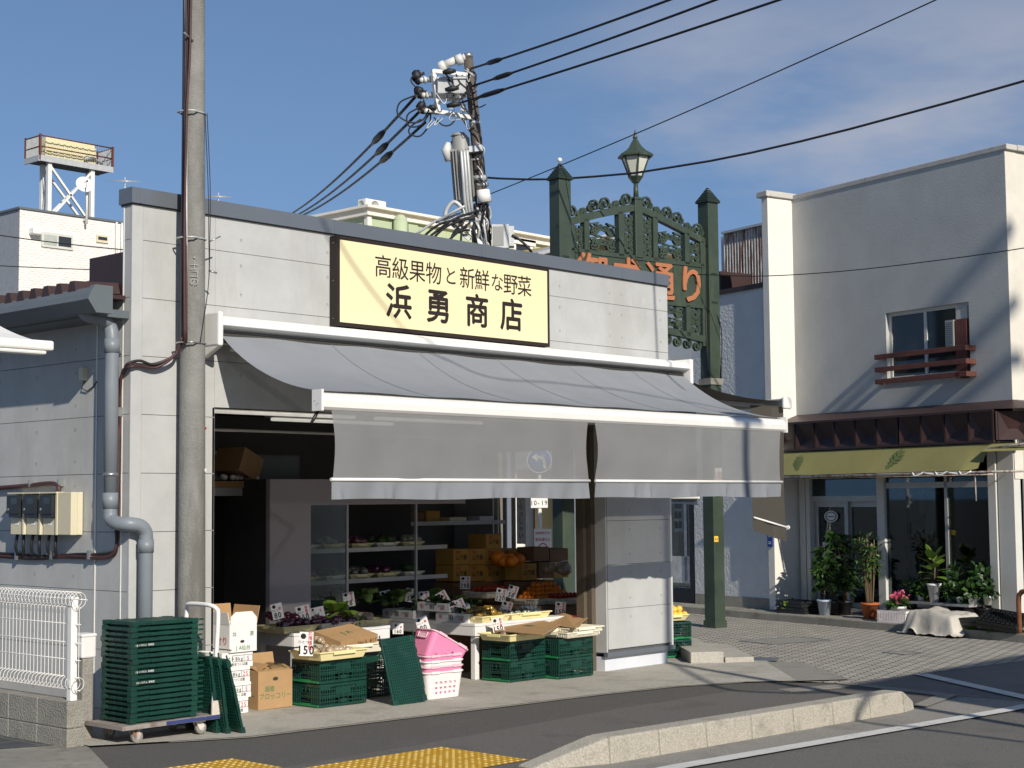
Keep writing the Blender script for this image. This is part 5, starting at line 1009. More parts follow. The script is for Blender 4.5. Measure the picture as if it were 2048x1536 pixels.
# ================================================================ FAR BUILDINGS
yb = 33
tb = thing('tower_block', 'white tiled building with a steel tank tower on its roof beyond the shop', 'building', (19, yb, 0))
m = MB(); c0, c1 = at(40, 418, y=yb), at(262, 434, y=yb); m.box(c0.x, c1.x + 2.5, yb, yb + 6, 0, c0.z); m.build('wall', 'facade_tile', tb, True)
m = MB(); m.box(c0.x - .004, c0.x - .001, yb + .02, yb + 6, 0, c0.z - .01); m.box(c0.x - .06, c1.x + 2.5, yb - .05, yb + 6.1, c0.z + .005, c0.z + .07, 1); m.build('side_wall', ['side_gray', 'gutter_metal'], tb, True)
def TB(px, py, y=yb): p = at(px, py, y=y); return p.x, p.z
x0, z1 = TB(82, 463); x1, z0 = TB(145, 501); m = MB(); m.box(x0, x1, yb - .05, yb - .002, z0, z1); wf = m.build('window', 'alu_white', tb, True); m = MB(); m.box(x0 + .08, (x0 + x1) / 2 - .03, yb - .06, yb - .05, z0 + .08, z1 - .08); m.box((x0 + x1) / 2 + .03, x1 - .08, yb - .06, yb - .05, z0 + .08, z1 - .08, 1); m.build('pane', ['frosted', 'window_dark'], wf, True)
x0, z1 = TB(192, 469); x1, z0 = TB(215, 487); m = MB(); m.box(x0, x1, yb - .05, yb - .002, z0, z1); wf = m.build('window', 'cream', tb, True); m = MB(); m.box(x0 + .05, x1 - .05, yb - .06, yb - .05, z0 + .08, z1 - .06); m.build('pane', 'window_dark', wf, True)
x0, z1 = TB(57, 455); x1, z0 = TB(76, 472); m = MB(); m.box(x0, x1, yb - .30, yb - .002, z0, z1); m.build('vent_hood', 'white_metal', tb, True, .04)
x0, z0 = TB(229, 535); _, z1 = TB(229, 445); m = MB(); m.cyl((x0, yb - .1, z0), (x0, yb - .1, z1), .035, n=8); m.cyl((x0 + .2, yb - .1, z0), (x0 + .2, yb - .1, z1), .03, n=8); m.build('rain_pipe', 'white_paint', tb, True)
# tank tower
ty = yb + 1.2
tw = thing('tank_tower', 'steel tower with a yellow water tank inside a railed platform on the white tiled building', 'tank tower', (19.5, ty, c0.z))
L0, LZ = at(100, 335, y=ty).x, at(140, 330, y=ty).z; xl, xr = at(80, 335, y=ty - .1).x, at(222, 335, y=ty).x
base = c0.z + .05
cs = [(at(97, 420, y=ty).x, ty), (at(183, 420, y=ty).x, ty), (at(84, 420, y=ty + .65).x, ty + .65), (at(176, 420, y=ty + .65).x, ty + .65)]
for x, y in cs: m = MB(); m.bar((x, y, base), (x, y, LZ), .13, .13); m.build('leg', 'white_paint', tw, True)
m = MB()
for (a_, b_) in ((0, 1), (2, 3), (0, 2), (1, 3)):
    A_, B_ = cs[a_], cs[b_]; m.bar((*A_, base), (*B_, LZ - .1), .07, .07); m.bar((*B_, base), (*A_, LZ - .1), .07, .07)
m.build('cross_brace', 'white_paint', tw, True)
m = MB(); m.box(xl, xr, ty - .1, ty + .8, LZ, LZ + .10); m.box(xl, xr, ty - .15, ty - .1, LZ - .05, LZ + .14, 1); m.box(xl - .05, xl, ty - .1, ty + .8, LZ - .05, LZ + .14, 1); m.build('platform', ['black_frame', 'galv'], tw, True)
m = MB(); rh = at(80, 270, y=ty - .1).z - LZ
for z in (LZ + rh, LZ + rh * .55):
    m.tube([(xl, ty - .1, z), (xr, ty - .1, z), (xr, ty + .8, z), (xl, ty + .8, z), (xl, ty - .1, z)], .022, 6)
for x, y in ((xl, ty - .1), (xr, ty - .1), (xr, ty + .8), (xl, ty + .8)): m.bar((x, y, LZ), (x, y, LZ + rh + .05), .06, .06)
m.build('railing', 'redwood', tw, True)
m = MB()
for q in range(40):
    x = xl + (xr - xl) * q / 39; m.tube([(x, ty - .1, LZ), (x, ty - .1, LZ + rh)], .003, 4, caps=False); y = ty - .1 + .9 * q / 39; m.tube([(xl, y, LZ), (xl, y, LZ + rh)], .006, 4, caps=False); m.tube([(xr, y, LZ), (xr, y, LZ + rh)], .006, 4, caps=False)
m.build('railing_mesh', 'galv', tw, True)
tx0, tx1 = at(90, 300, y=ty + .2).x, at(188, 300, y=ty + .2).x; tz1 = at(140, 283, y=ty + .2).z; m = MB(); m.box(tx0, tx1, ty + .15, ty + .7, LZ + .10, tz1)
for q in range(9): x = tx0 + (tx1 - tx0) * q / 8; m.box(x - .03, x + .03, ty + .12, ty + .15, LZ + .14, tz1 - .1)
m.box(tx0 - .02, tx1 + .02, ty + .08, ty + .72, (LZ + tz1) / 2 - .04, (LZ + tz1) / 2 + .04)
m.build('tank', 'tank', tw, True, .03)
m = MB(); p_ = at(168, 318, y=ty + .05); m.tube([p_, p_ + V((.35, 0, .1)), p_ + V((.7, 0, -.05))], .05, 8); m.ball(p_ + V((.1, 0, .05)), .09, 8); m.build('valve', 'galv', tw, True)
ds = thing('satellite_dish', 'white satellite dish on a pole in front of the tank tower', 'dish', at(173, 445, y=yb - .2))
c = at(168, 371, y=yb - .2); M_ = Matrix.Translation(c) @ V((-.25, -.85, .32)).to_track_quat('Z', 'Y').to_matrix().to_4x4(); dr_ = .275
m = MB(); m.lathe([(0, 0), (dr_ * .5, .02), (dr_ * .85, .055), (dr_, .08), (dr_, .065), (dr_ * .5, 0), (0, -.02)], n=28, M=M_); m.build('dish', 'white_metal', ds, True)
m = MB(); m.tube([M_ @ V((0, -dr_, .07)), M_ @ V((0, -.05, .38))], .012, 6); m.cyl(M_ @ V((0, -.05, .33)), M_ @ V((0, -.05, .40)), .03, n=8); m.build('feed_arm', 'gutter_metal', ds, True)
m = MB(); b_ = at(173, 448, y=yb - .2); m.tube([M_ @ V((0, 0, -.03)), V((b_.x, b_.y, c.z - .15)), b_], .04, 8); m.bar(b_ + V((0, 0, .15)), b_ + V((0, .25, .15)), .06, .06); m.build('mast', 'white_paint', ds, True)
m = MB(); m.add([M_ @ V((-.02, .05, .02)), M_ @ V((.05, .09, .035)), M_ @ V((.07, .16, .055))], [(0, 1, 2)]); m.build('emblem', 'ink_red', ds, True)
def antenna(lb, px, py, span, y):
    c = at(px, py, y=y); t = thing('tv_antenna', lb, 'antenna', c - V((0, 0, .55)))
    m = MB(); m.cyl(c + V((0, 0, -.9)), c + V((0, 0, .12)), .022, n=8); m.build('mast', 'galv', t, True)
    m = MB(); bd = V((.55, .75, .22)); m.tube([c - bd * .55, c + bd * .55], .022, 6)
    for q in range(8):
        p_ = c + bd * (-.5 + q / 7.0); e_ = V((.8, -.55, 0)) * span * (1 - .06 * q); m.tube([p_ - e_, p_ + e_], .006, 4)
    m.build('boom', 'alu', t, True)
antenna('roof antenna on the white tiled block', 250, 362, .55, yb - .0); antenna('small antenna rising just right of the concrete pole', 437, 393, .45, 30)
# pale green building behind
yg = 25
gb = thing('green_building', 'pale green building with cream cornice behind the grey shop', 'building', (30, yg, 0))
g0, g1 = at(735, 425, y=yg), at(1100, 480, y=yg); gtop = at(735, 409, y=yg).z; gtr = at(1100, 452, y=yg).z
m = MB(); m.box(g0.x, g1.x + 3, yg, yg + 7, 0, gtop - .34)
for q in range(9): x = g0.x + 1 + q * 1.2; m.box(x - .012, x + .012, yg - .012, yg - .001, 0, gtop - .34)
m.build('wall', 'green_wall', gb, True)
m = MB(); m.box(g0.x - .12, g1.x + 3, yg - .14, yg + 7, gtop - .34, gtop - .26); m.box(g0.x - .06, g1.x + 3, yg - .07, yg + 7, gtop - .26, gtop - .12); m.box(g0.x - .2, g1.x + 3, yg - .24, yg + 7.1, gtop - .12, gtop - .04); m.box(g0.x - .05, g0.x + .12, yg - .06, yg + .1, 0, gtop - .34); m.box(g0.x - .06, g0.x + .1, yg - .05, yg + 7, gtop - .355, gtop - .34); m.build('cornice', 'cream_trim', gb, True)
m = MB(); vx, vz = TB(790, 470, yg); m.cyl((vx, yg - .25, vz - .8), (vx, yg - .25, vz + .4), .22, n=14); m.ball((vx, yg - .25, vz + .4), .22, 10); m.box(vx + .3, vx + .7, yg - .3, yg, vz + .1, vz + .35); m.build('vent_pipe', 'green_wall', gb, True)
for (pa, pb) in (((785, 482), (915, 512)), ((1022, 478), (1062, 520))):
    x0, z1 = TB(*pa, yg); x1, z0 = TB(*pb, yg); m = MB(); m.box(x0 - .1, x1 + .1, yg - .14, yg - .002, z1 - .15, z1 + .05); m.box(x0, x0 + .14, yg - .1, yg - .002, z0, z1 - .15); m.box(x1 - .14, x1, yg - .1, yg - .002, z0, z1 - .15); wf = m.build('window', 'white_paint', gb, True); m = MB(); m.box(x0 + .14, x1 - .14, yg - .05, yg - .003, z0, z1 - .15); m.build('pane', 'window_dark', wf, True)
for k, (px, py, sz_) in enumerate([(700, 426, .8), (750, 407, .9)]):
    c = at(px, py + 3, y=yg + (3.2 if k == 0 else .9)); t = thing('air_conditioner', ['white outdoor unit farther back on the green building roof', 'white outdoor unit near the roof corner of the green building'][k], 'air conditioner', (c.x, c.y, gtop - .04)); c.z = gtop - .04
    m = MB(); m.box(c.x - .55, c.x + .3, c.y - .2, c.y + .2, c.z + .02, c.z + .42); m.build('case', 'white_paint', t, True, .03)
    m = MB(); m.lathe([(0, 0), (.15, 0), (.15, .02)], n=20, M=T(c.x - .2, c.y - .22, c.z + .22) @ Matrix.Rotation(R(90), 4, 'X')); m.build('fan_grille', 'frosted', t, True); m = MB(); m.lathe([(0, 0), (.14, 0), (.14, .02)], n=20, M=T(c.x - .57, c.y, c.z + .22) @ Matrix.Rotation(R(-90), 4, 'Y')); m.build('fan_grille', 'frosted', t, True)
oc0 = at(1062, 525, y=20); ob = thing('ochre_building', 'ochre gable wall just left of the front arch pillar behind the shop', 'building', (at(1100, 560, y=20).x, 20, 0))
m = MB(); p0, p1_, p2_ = at(1050, 516, y=20), at(1180, 480, y=20), at(1300, 520, y=20); m.add([(p0.x, 20, 0), (p2_.x + 2, 20, 0), (p2_.x + 2, 20, p2_.z), (p1_.x, 20, p1_.z), (p0.x, 20, p0.z), (p0.x, 26, 0), (p2_.x + 2, 26, 0), (p2_.x + 2, 26, p2_.z), (p1_.x, 26, p1_.z), (p0.x, 26, p0.z)], [(0, 1, 2, 3, 4), (9, 8, 7, 6, 5), (0, 5, 6, 1), (1, 6, 7, 2), (2, 7, 8, 3), (3, 8, 9, 4), (4, 9, 5, 0)]); m.build('wall', 'ochre_wall', ob, True)
m = MB(); m.bar(p0 + V((-.2, -.3, .02)), p1_ + V((0, -.3, .05)), .8, .10); m.bar(p1_ + V((0, -.3, .05)), p2_ + V((2, -.3, .05)), .8, .10); m.build('roof', 'galv', ob, True)
# ================================================================ GOODS IN FRONT OF THE SHOP
TOC = math.atan2(-.733, .68)                       # facing the camera side
ORD = ['topmost', 'second', 'third', 'fourth', 'fifth', 'sixth', 'seventh', 'eighth', 'ninth', 'tenth', 'eleventh', 'twelfth', 'thirteenth', 'fourteenth', 'fifteenth', 'sixteenth', 'seventeenth', 'eighteenth', 'lowest']
# ---- folded crate (flat), origin at the middle of its underside
FL, FWD, FH = .565, .385, .0369
def folded_crate(label, group):
    t = thing('folded_crate', label, 'folding crate', (0, 0, 0), 0, group)
    hx, hy = FL / 2, FWD / 2; m = MB()
    m.box(-hx + .012, hx - .012, -hy + .012, hy - .012, .015, .025)
    for s_ in (-1, 1):
        m.box(-hx, hx, s_ * hy - (.012 if s_ > 0 else 0), s_ * hy + (.012 if s_ < 0 else 0), .010, .030)
        m.box(s_ * hx - (.012 if s_ > 0 else 0), s_ * hx + (.012 if s_ < 0 else 0), -hy + .0121, hy - .0121, .010, .030)
        for k in range(8):       # outer ribs and latches along the long side
            x = -hx + .03 + k * .077
            if k not in (3,): m.box(x, x + (.045 if k % 3 else .02), s_ * hy + (-.004 if s_ < 0 else 0), s_ * hy + (.004 if s_ > 0 else 0), .014 + .006 * (k % 2), .034)
        for k in range(4):
            y = -hy + .03 + k * .088; m.box(s_ * hx + (-.004 if s_ < 0 else 0), s_ * hx + (.004 if s_ > 0 else 0), y, y + .062, .012, .032)
    m.build('tray', 'green_crate', t, bev=.002)
    for sx_ in (-1, 1):
        for sy_ in (-1, 1):
            m = MB(); cx, cy = sx_ * (hx - .024), sy_ * (hy - .024); m.box(cx - .026, cx + .026, cy - .026, cy + .026, .0, FH)
            for k in range(3): m.box(cx - .02 + k * .015, cx - .012 + k * .015, cy - .028, cy + .028, .006, FH - .006)
            m.build('corner_post', 'green_crate', t, bev=.002)
    m = MB()     # open grid seen on the flat faces
    for k in range(23): x = -hx + .03 + k * .0245; m.box(x - .004, x + .004, -hy + .02, hy - .02, .024, FH - .003)
    for k in range(15): y = -hy + .03 + k * .0232; m.box(-hx + .02, hx - .02, y - .004, y + .004, .024, FH - .0035)
    for k in range(23): x = -hx + .03 + k * .0245; m.box(x - .004, x + .004, -hy + .02, hy - .02, -.003, .016)
    for k in range(15): y = -hy + .03 + k * .0232; m.box(-hx + .02, hx - .02, y - .004, y + .004, -.0025, .016)
    m.build('base_grid', 'green_crate', t)
    m = MB(); m.box(-.13, .10, -hy - .006, -hy, .010, .034); m.box(-.06, .03, -hy - .007, -hy - .001, .034, FH); m.build('latch', 'green_crate', t, bev=.001); return t
cart_z = .215
c0 = at(262, 1449, z=cart_z); SX, SY = c0.x + FL / 2 + .0, c0.y + FWD / 2
fc0 = folded_crate('lowest folded green crate of the tall stack on the hand cart', 'folded crates stacked on the hand cart')
zs = cart_z; crates19 = []
for k in range(19):
    j = (random.uniform(-.008, .008), random.uniform(-.006, .006)); rz_ = random.uniform(-.012, .012)
    if k == 18: j = (.012, .01); rz_ = .012
    lab = '%s folded green crate%s of the tall stack on the hand cart' % (ORD[18 - k], ' from the top' if 0 < 18 - k < 18 else '')
    if k == 0: fc0.location = (SX + j[0], SY + j[1], zs); fc0.rotation_euler = (0, 0, rz_); o = fc0
    else: o = dup(fc0, (SX + j[0], SY + j[1], zs), rz_, lab, rot=(0, 0 if k < 17 else R(.5), rz_))
    crates19.append(o); zs += FH + .0008
for k in (7, 9, 14):         # moulded white print on three of them
    o = crates19[k]; m = MB(); m.text('18', frame((-.245, -FWD / 2 - .0065, .022), (1, 0, 0), (0, 0, 1)), .02, .001); m.text('いけだん 青果部', frame((-.165, -FWD / 2 - .0065, .023), (1, 0, 0), (0, 0, 1)), .017, .001); m.build('lettering', 'ink_white', o)
# ---- hand cart
ct = thing('hand_cart', 'worn platform hand cart with white handle carrying the folded crates', 'hand cart', (SX, SY, gz(SX)))
g_ = gz(SX)
dx0, dx1, dy0, dy1 = SX - .37, SX + .44, SY - .23, SY + .24
m = MB(); m.box(dx0, dx1, dy0, dy1, cart_z - .026, cart_z - .004); m.box(dx0 - .012, dx1 + .012, dy0 - .012, dy0, cart_z - .032, cart_z - .001, 0); m.box(dx0 - .012, dx0, dy0, dy1, cart_z - .032, cart_z - .001, 0); m.box(dx1, dx1 + .012, dy0, dy1, cart_z - .032, cart_z - .001, 1); m.box(SX - .02, dx1 + .011, dy0 - .014, dy0 - .012, cart_z - .030, cart_z - .003, 1); m.build('deck', ['deck_worn', 'deck_blue'], ct, True, .006)
for sx_ in (dx0 + .14, dx1 - .12):
    for sy_ in (dy0 + .06, dy1 - .06):
        m = MB(); wr = (cart_z - .04 - g_) * .40; wz = g_ + .012 + wr; m.bar((sx_ - .02, sy_ - .022, cart_z - .04), (sx_ + .01, sy_ - .022, wz), .004, .05); m.bar((sx_ - .02, sy_ + .022, cart_z - .04), (sx_ + .01, sy_ + .022, wz), .004, .05); m.box(sx_ - .05, sx_ + .03, sy_ - .035, sy_ + .035, cart_z - .048, cart_z - .038); w0 = m.build('caster', 'rusty_steel', ct, True)
        m = MB(); m.tube([(sx_ + .01, sy_ - .016, wz), (sx_ + .01, sy_ + .016, wz)], wr, 20); m.build('wheel', 'gutter_concrete', w0, True, .004)
        m = MB(); m.tube([(sx_ + .01, sy_ - .019, wz), (sx_ + .01, sy_ + .019, wz)], wr * .45, 12); m.build('hub', 'galv', w0, True)
hx_ = dx1 - .02
m = MB()
hp = [(hx_, dy0 + .03, cart_z), (hx_ + .02, dy0 + .03, .55), (hx_ + .045, dy0 + .035, .92), (hx_ + .04, dy0 + .05, .985), (hx_ + .02, dy0 + .10, 1.01), (hx_ + .015, dy0 + .22, 1.015), (hx_ + .02, dy1 - .10, 1.01), (hx_ + .04, dy1 - .05, .985), (hx_ + .045, dy1 - .035, .92), (hx_ + .02, dy1 - .03, .55), (hx_, dy1 - .03, cart_z)]
m.tube(smooth_path(hp, 5), .017, 10)
for z in (.45, .66): m.tube([(hx_ + .012 + (z - .45) * .06, dy0 + .03, z), (hx_ + .012 + (z - .45) * .06, dy1 - .03, z)], .009, 8)
m.build('handle', 'white_metal', ct, True)
m = MB(); m.box(hx_ - .03, hx_ + .05, dy0 + .0, dy0 + .012, cart_z - .02, cart_z + .10); m.tube([(hx_ + .01, dy0 - .002, cart_z + .05), (hx_ + .01, dy0 + .02, cart_z + .05)], .035, 12); m.build('hinge_plate', 'rusty_steel', ct, True)
# ---- three folded crates leaning together
for k, (px, py, tilt, lab) in enumerate([(441, 1469, R(7), 'folded green crate standing on end nearest the hand cart handle'), (462, 1470, R(9), 'folded green crate standing on end in the middle of three leaning ones'), (492, 1469, R(15), 'folded green crate leaning most steeply against two others by the white cartons')]):
    p = gp(px, py); p.z = gz(p.x)
    # stands on its short edge, thin side toward the street
    M_ = Matrix.Translation(p + V((0, 0, .01))) @ Matrix.Rotation(-tilt, 4, 'Y') @ Matrix.Rotation(R(-90), 4, 'Y') @ Matrix.Translation((FL / 2, FWD / 2, -.0))
    o = dup(fc0, (0, 0, 0), 0, lab, 'folded crates leaning by the cartons'); o.matrix_world = M_
# ---- the flat crate base leaning on the crate stack, grid to the street
p = gp(786, 1414); o = dup(fc0, (0, 0, 0), 0, 'folded green crate leaning upright with its open grid base toward the street', 'folded crates leaning by the baskets')
M_ = Matrix.Translation(p + V((.19, .01, .005))) @ Matrix.Rotation(R(-3), 4, 'Y') @ Matrix.Rotation(R(76), 4, 'X') @ Matrix.Rotation(R(90), 4, 'Z') @ Matrix.Translation((FL / 2, 0, 0)); o.matrix_world = M_
# ---- open folding crate
CL, CW, CH = .52, .37, .196
def open_crate(label, group):
    t = thing('folding_crate', label, 'folding crate', (0, 0, 0), 0, group); hx, hy = CL / 2, CW / 2; m = MB()
    m.box(-hx + .012, hx - .012, -hy + .012, hy - .012, .0, .012)
    for s_ in (-1, 1):
        for z0, z1 in ((0, .022), (CH - .03, CH - .005), (.085, .097)):
            m.box(-hx, hx, s_ * hy - (.008 if s_ > 0 else 0), s_ * hy + (.008 if s_ < 0 else 0), z0, z1); m.box(s_ * hx - (.008 if s_ > 0 else 0), s_ * hx + (.008 if s_ < 0 else 0), -hy + .0082, hy - .0082, z0, z1)
        n = 20
        for k in range(n + 1):
            x = -hx + .006 + k * (CL - .012) / n
            if 6 < k < 14 and k % 2: continue
            m.box(x - .004, x + .004, s_ * (hy - .0015) - .004, s_ * (hy - .0015) + .004, .022, CH - .03)
        for q in range(4):
            z = .038 + q * .034; m.box(-hx + .01, hx - .01, s_ * (hy - .005) - .003, s_ * (hy - .005) + .003, z, z + .010)
        m.add([(x, s_ * (hy - .005), z) for x, z in ()], [])
        m.box(-.085, .085, s_ * (hy - .003) - .004, s_ * (hy - .003) + .004, .10, .16); m.box(-hx * .95, -hx * .55, s_ * (hy - .003) - .0035, s_ * (hy - .003) + .0035, .145, .166); m.box(hx * .55, hx * .95, s_ * (hy - .003) - .0035, s_ * (hy - .003) + .0035, .145, .166); m.box(-.035, .035, s_ * (hy - .002) - .005, s_ * (hy - .002) + .005, .03, .06)
        for k in range(15):
            y = -hy + .012 + k * (CW - .024) / 14
            if 4 < k < 10: 
                if k % 2: m.box(s_ * (hx - .0015) - .004, s_ * (hx - .0015) + .004, y - .004, y + .004, .12, CH - .03)
                continue
            m.box(s_ * (hx - .0015) - .004, s_ * (hx - .0015) + .004, y - .004, y + .004, .022, CH - .03)
        for q in range(4): m.box(s_ * (hx - .005) - .003, s_ * (hx - .005) + .003, -hy + .02, hy - .02, .038 + q * .034, .048 + q * .034)
    m.build('body', 'green_crate', t, bev=.0015)
    m = MB(); m.box(-hx - .014, -hx + .001, -hy + .01, hy - .01, .006, .022); m.box(-hx - .014, -hx + .001, -.06, .06, .022, .030); m.build('side_clip', 'green_lid', t, bev=.002); return t
oc_ = open_crate('lower green crate of the front stack under the potato tray', 'green crates stacked in pairs under the trays')
def crate_stack(px, y0, names, first=None, rz=0.0, x0=None):
    x = at(px, 1390, y=y0).x if x0 is None else x0; zz = gz(x) + .014
    for k, nm in enumerate(names):
        loc = (x + CL / 2 + random.uniform(-.004, .004), y0 + CW / 2, zz + k * (CH + .001))
        if first is not None and k == 0: first.location = loc; first.rotation_euler = (0, 0, rz); first['label'] = nm
        else: dup(oc_, loc, rz, nm)
    return x, y0, zz + len(names) * (CH + .001)
ax_, ay_, az_ = crate_stack(640, -.17, ['lower green crate of the front stack under the potato tray', 'upper green crate of the front stack under the potato tray'], oc_)
bx_, by_, bz_ = crate_stack(0, .08, ['lower green crate half hidden behind the leaning folded crate', 'upper green crate half hidden behind the leaning folded crate'], x0=ax_ + CL + .02)
cx0, cy0, cz0 = crate_stack(1020, .02, ['lower green crate under the long yellow tray beside the white table leg', 'upper green crate under the long yellow tray beside the white table leg'], rz=R(1.5))
ex_, ey_, ez_ = crate_stack(1119, -.14, ['lower green crate against the grey pillar', 'upper green crate against the grey pillar'])
fx = at(1349, 1314, z=.02)
for k, nm in enumerate(['lower green crate round the corner behind the pillar', 'upper green crate round the corner behind the pillar']): dup(oc_, (fx.x + .13, fx.y + .24, .014 + k * (CH + .001)), R(76), nm)
# ---- trays
def place(o, loc, rz=0.0, rot=None):
    o.location = loc; o.rotation_euler = Euler(rot) if rot else Euler((0, 0, rz)); WM[o.name] = Matrix.Translation(V(loc)) @ o.rotation_euler.to_matrix().to_4x4(); return o
def tray(label, L_, W__, H_, loc, rz, mt_, group=None, slots=False, rot=None):
    hx, hy = L_ / 2, W__ / 2; m = MB()
    o_ = [(-hx, -hy), (hx, -hy), (hx, hy), (-hx, hy)]; b_ = [(x * (1 - .05 / hx * .8), y * (1 - .04 / hy * .8)) for x, y in o_]; w = .006
    def ringv(s_, z): return [(x * s_[0], y * s_[1], z) for x, y in o_]
    vs = [(x, y, 0) for x, y in b_] + [(x * .955, y * .94, H_ - .012) for x, y in o_] + [(x, y, H_ - .012) for x, y in o_] + [(x, y, H_) for x, y in o_] + [(x * .94, y * .92, H_) for x, y in o_] + [(x * .97, y * .97, .008) for x, y in b_]
    fs = [(3, 2, 1, 0), (20, 21, 22, 23)]
    for r_ in range(5):
        for k in range(4): a_ = r_ * 4; fs.append((a_ + k, a_ + (k + 1) % 4, a_ + 4 + (k + 1) % 4, a_ + 4 + k))
    m.add(vs, fs)
    if slots:
        n = int(L_ / .022)
        for s_ in (-1, 1):
            for k in range(n): x = -hx + .03 + k * (L_ - .06) / n; m.box(x, x + .008, s_ * hy * .955 - .003, s_ * hy * .955 + .003, .012, H_ - .016)
            for k in range(int(W__ / .022)): y = -hy + .03 + k * .022; m.box(s_ * hx * .965 - .003, s_ * hx * .965 + .003, y, y + .008, .012, H_ - .016)
    for s_ in (-1, 1): m.box(-hx * .45, hx * .45, s_ * hy - .004, s_ * hy + .004, H_ - .03, H_ - .011); m.box(s_ * hx - .004, s_ * hx + .004, -hy * .4, hy * .4, H_ - .03, H_ - .011)
    t = place(m.build('produce_tray', mt_, None, bev=.003), loc, rz, rot); return tag(t, label, 'tray', group)
tA = tray('pale yellow tray of bagged potatoes jutting forward over the front green crates', .56, .40, .075, (ax_ + .20, ay_ + .12, az_), R(2), 'yellow_tray', 'trays on the green crates')
tB = tray('cream tray with a flattened carton on it behind the potato tray', .56, .40, .08, (ax_ + .62, ay_ + .36, az_ + .005), R(-3), 'cream_tray', 'trays on the green crates')
tC = tray('long pale yellow tray under a flattened carton on the green crates near the pillar', .60, .42, .07, (cx0 + .20, cy0 + .13, cz0), R(2), 'yellow_tray', 'trays on the green crates')
tD = tray('cream tray overlapping the long yellow tray beside it', .50, .36, .07, (cx0 + .58, cy0 + .14, cz0 + .012), R(-2), 'cream_tray', 'trays on the green crates')
tE = tray('slotted cream tray jutting out in front of the pillar', .56, .40, .06, (ex_ + .30, ey_ + .12, ez_), R(1), 'cream_tray', 'trays on the green crates', True)
tE2 = tray('upper slotted cream tray nested askew at the pillar', .52, .38, .05, (ex_ + .38, ey_ + .14, ez_ + .045), R(-3), 'cream_tray', 'trays on the green crates', True)
# ---- cartons
def carton(label, L_, W__, H_, loc, rz, mt_='carton', flaps=0, group=None, cat='carton', name='carton', inn='carton_in', rot=None):
    hx, hy = L_ / 2, W__ / 2; m = MB(); w = .006
    if flaps:
        m.box(-hx, hx, -hy, -hy + w, 0, H_); m.box(-hx, hx, hy - w, hy, 0, H_); m.box(-hx, -hx + w, -hy + w, hy - w, 0, H_); m.box(hx - w, hx, -hy + w, hy - w, 0, H_); m.box(-hx + w, hx - w, -hy + w, hy - w, 0, .01, 1)
        m.box(-hx + w, hx - w, -hy + w, -hy + w + .001, .01, H_ - .01, 1); m.box(-hx + w, hx - w, hy - w - .001, hy - w, .01, H_ - .01, 1)
    else:
        m.box(-hx, hx, -hy, hy, 0, H_); m.box(-hx, hx, -.003, .003, H_, H_ + .0012, 1)
    return tag(place(m.build(name, [mt_, inn], None, bev=.0025), loc, rz, rot), label, cat, group)
def flap(t, a, b, d, mt_='carton', name='flap', inn='carton_in'):
    a, b, d = V(a), V(b), V(d); n = (b - a).cross(d).normalized() * .0025; m = MB()
    vs = [a - n, b - n, b + d - n, a + d - n, a + n, b + n, b + d + n, a + d + n]; m.add(vs, [(3, 2, 1, 0), (4, 5, 6, 7), (0, 1, 5, 4), (1, 2, 6, 5), (2, 3, 7, 6), (3, 0, 4, 7)]); m.build(name, [mt_], t)
def print_on(t, txt, o, x, z, size, mt_='ink', bold=.0, depth=0, **k):
    m = MB(); m.text(txt, frame(o, x, z), size, bold, **k); m.build('lettering', mt_, t)
# brown broccoli carton
p = gp(518, 1424); bl_, bw_, bh_ = .35, .25, .31
bc = carton('brown carton with green printed Japanese lettering and half open flaps', bl_, bw_, bh_, (p.x + bl_ / 2, p.y + bw_ / 2, gz(p.x) + .013), R(-2), flaps=1)
hx, hy = bl_ / 2, bw_ / 2
flap(bc, (-hx, -hy, bh_), (hx, -hy, bh_), (0, .12, .035)); flap(bc, (-hx, -hy, bh_), (-hx, hy, bh_), (.10, 0, .06)); flap(bc, (-hx, hy, bh_), (hx, hy, bh_), (0, .03, .13))
print_on(bc, '湘南', (-.06, -hy - .002, .165), (1, 0, 0), (0, 0, 1), .052, 'ink_green', .004); print_on(bc, 'ブロッコリー', (.0, -hy - .002, .105), (1, 0, 0), (0, 0, 1), .056, 'ink_green', .003); print_on(bc, '湘南リー', (-hx - .002, .02, .11), (0, -1, 0), (0, 0, 1), .05, 'ink_green', .003)
m = MB(); m.lathe([(0, 0), (.028, 0)], n=16, M=T(.0, -hy - .002, .245) @ Matrix.Rotation(R(90), 4, 'X') @ Matrix.Diagonal((1, .55, 1, 1))); m.build('hand_hole', 'dark_interior', bc)
m = MB(); m.grid(lambda u, v_: V((-.05 + u * .2, -.10 + v_ * .18, bh_ + .02 + .03 * mnoise.noise(V((u * 3, v_ * 3, 2))) + .04 * math.sin(math.pi * u) * math.sin(math.pi * v_))), 10, 8); m.build('plastic_liner', 'glass_clear', bc)
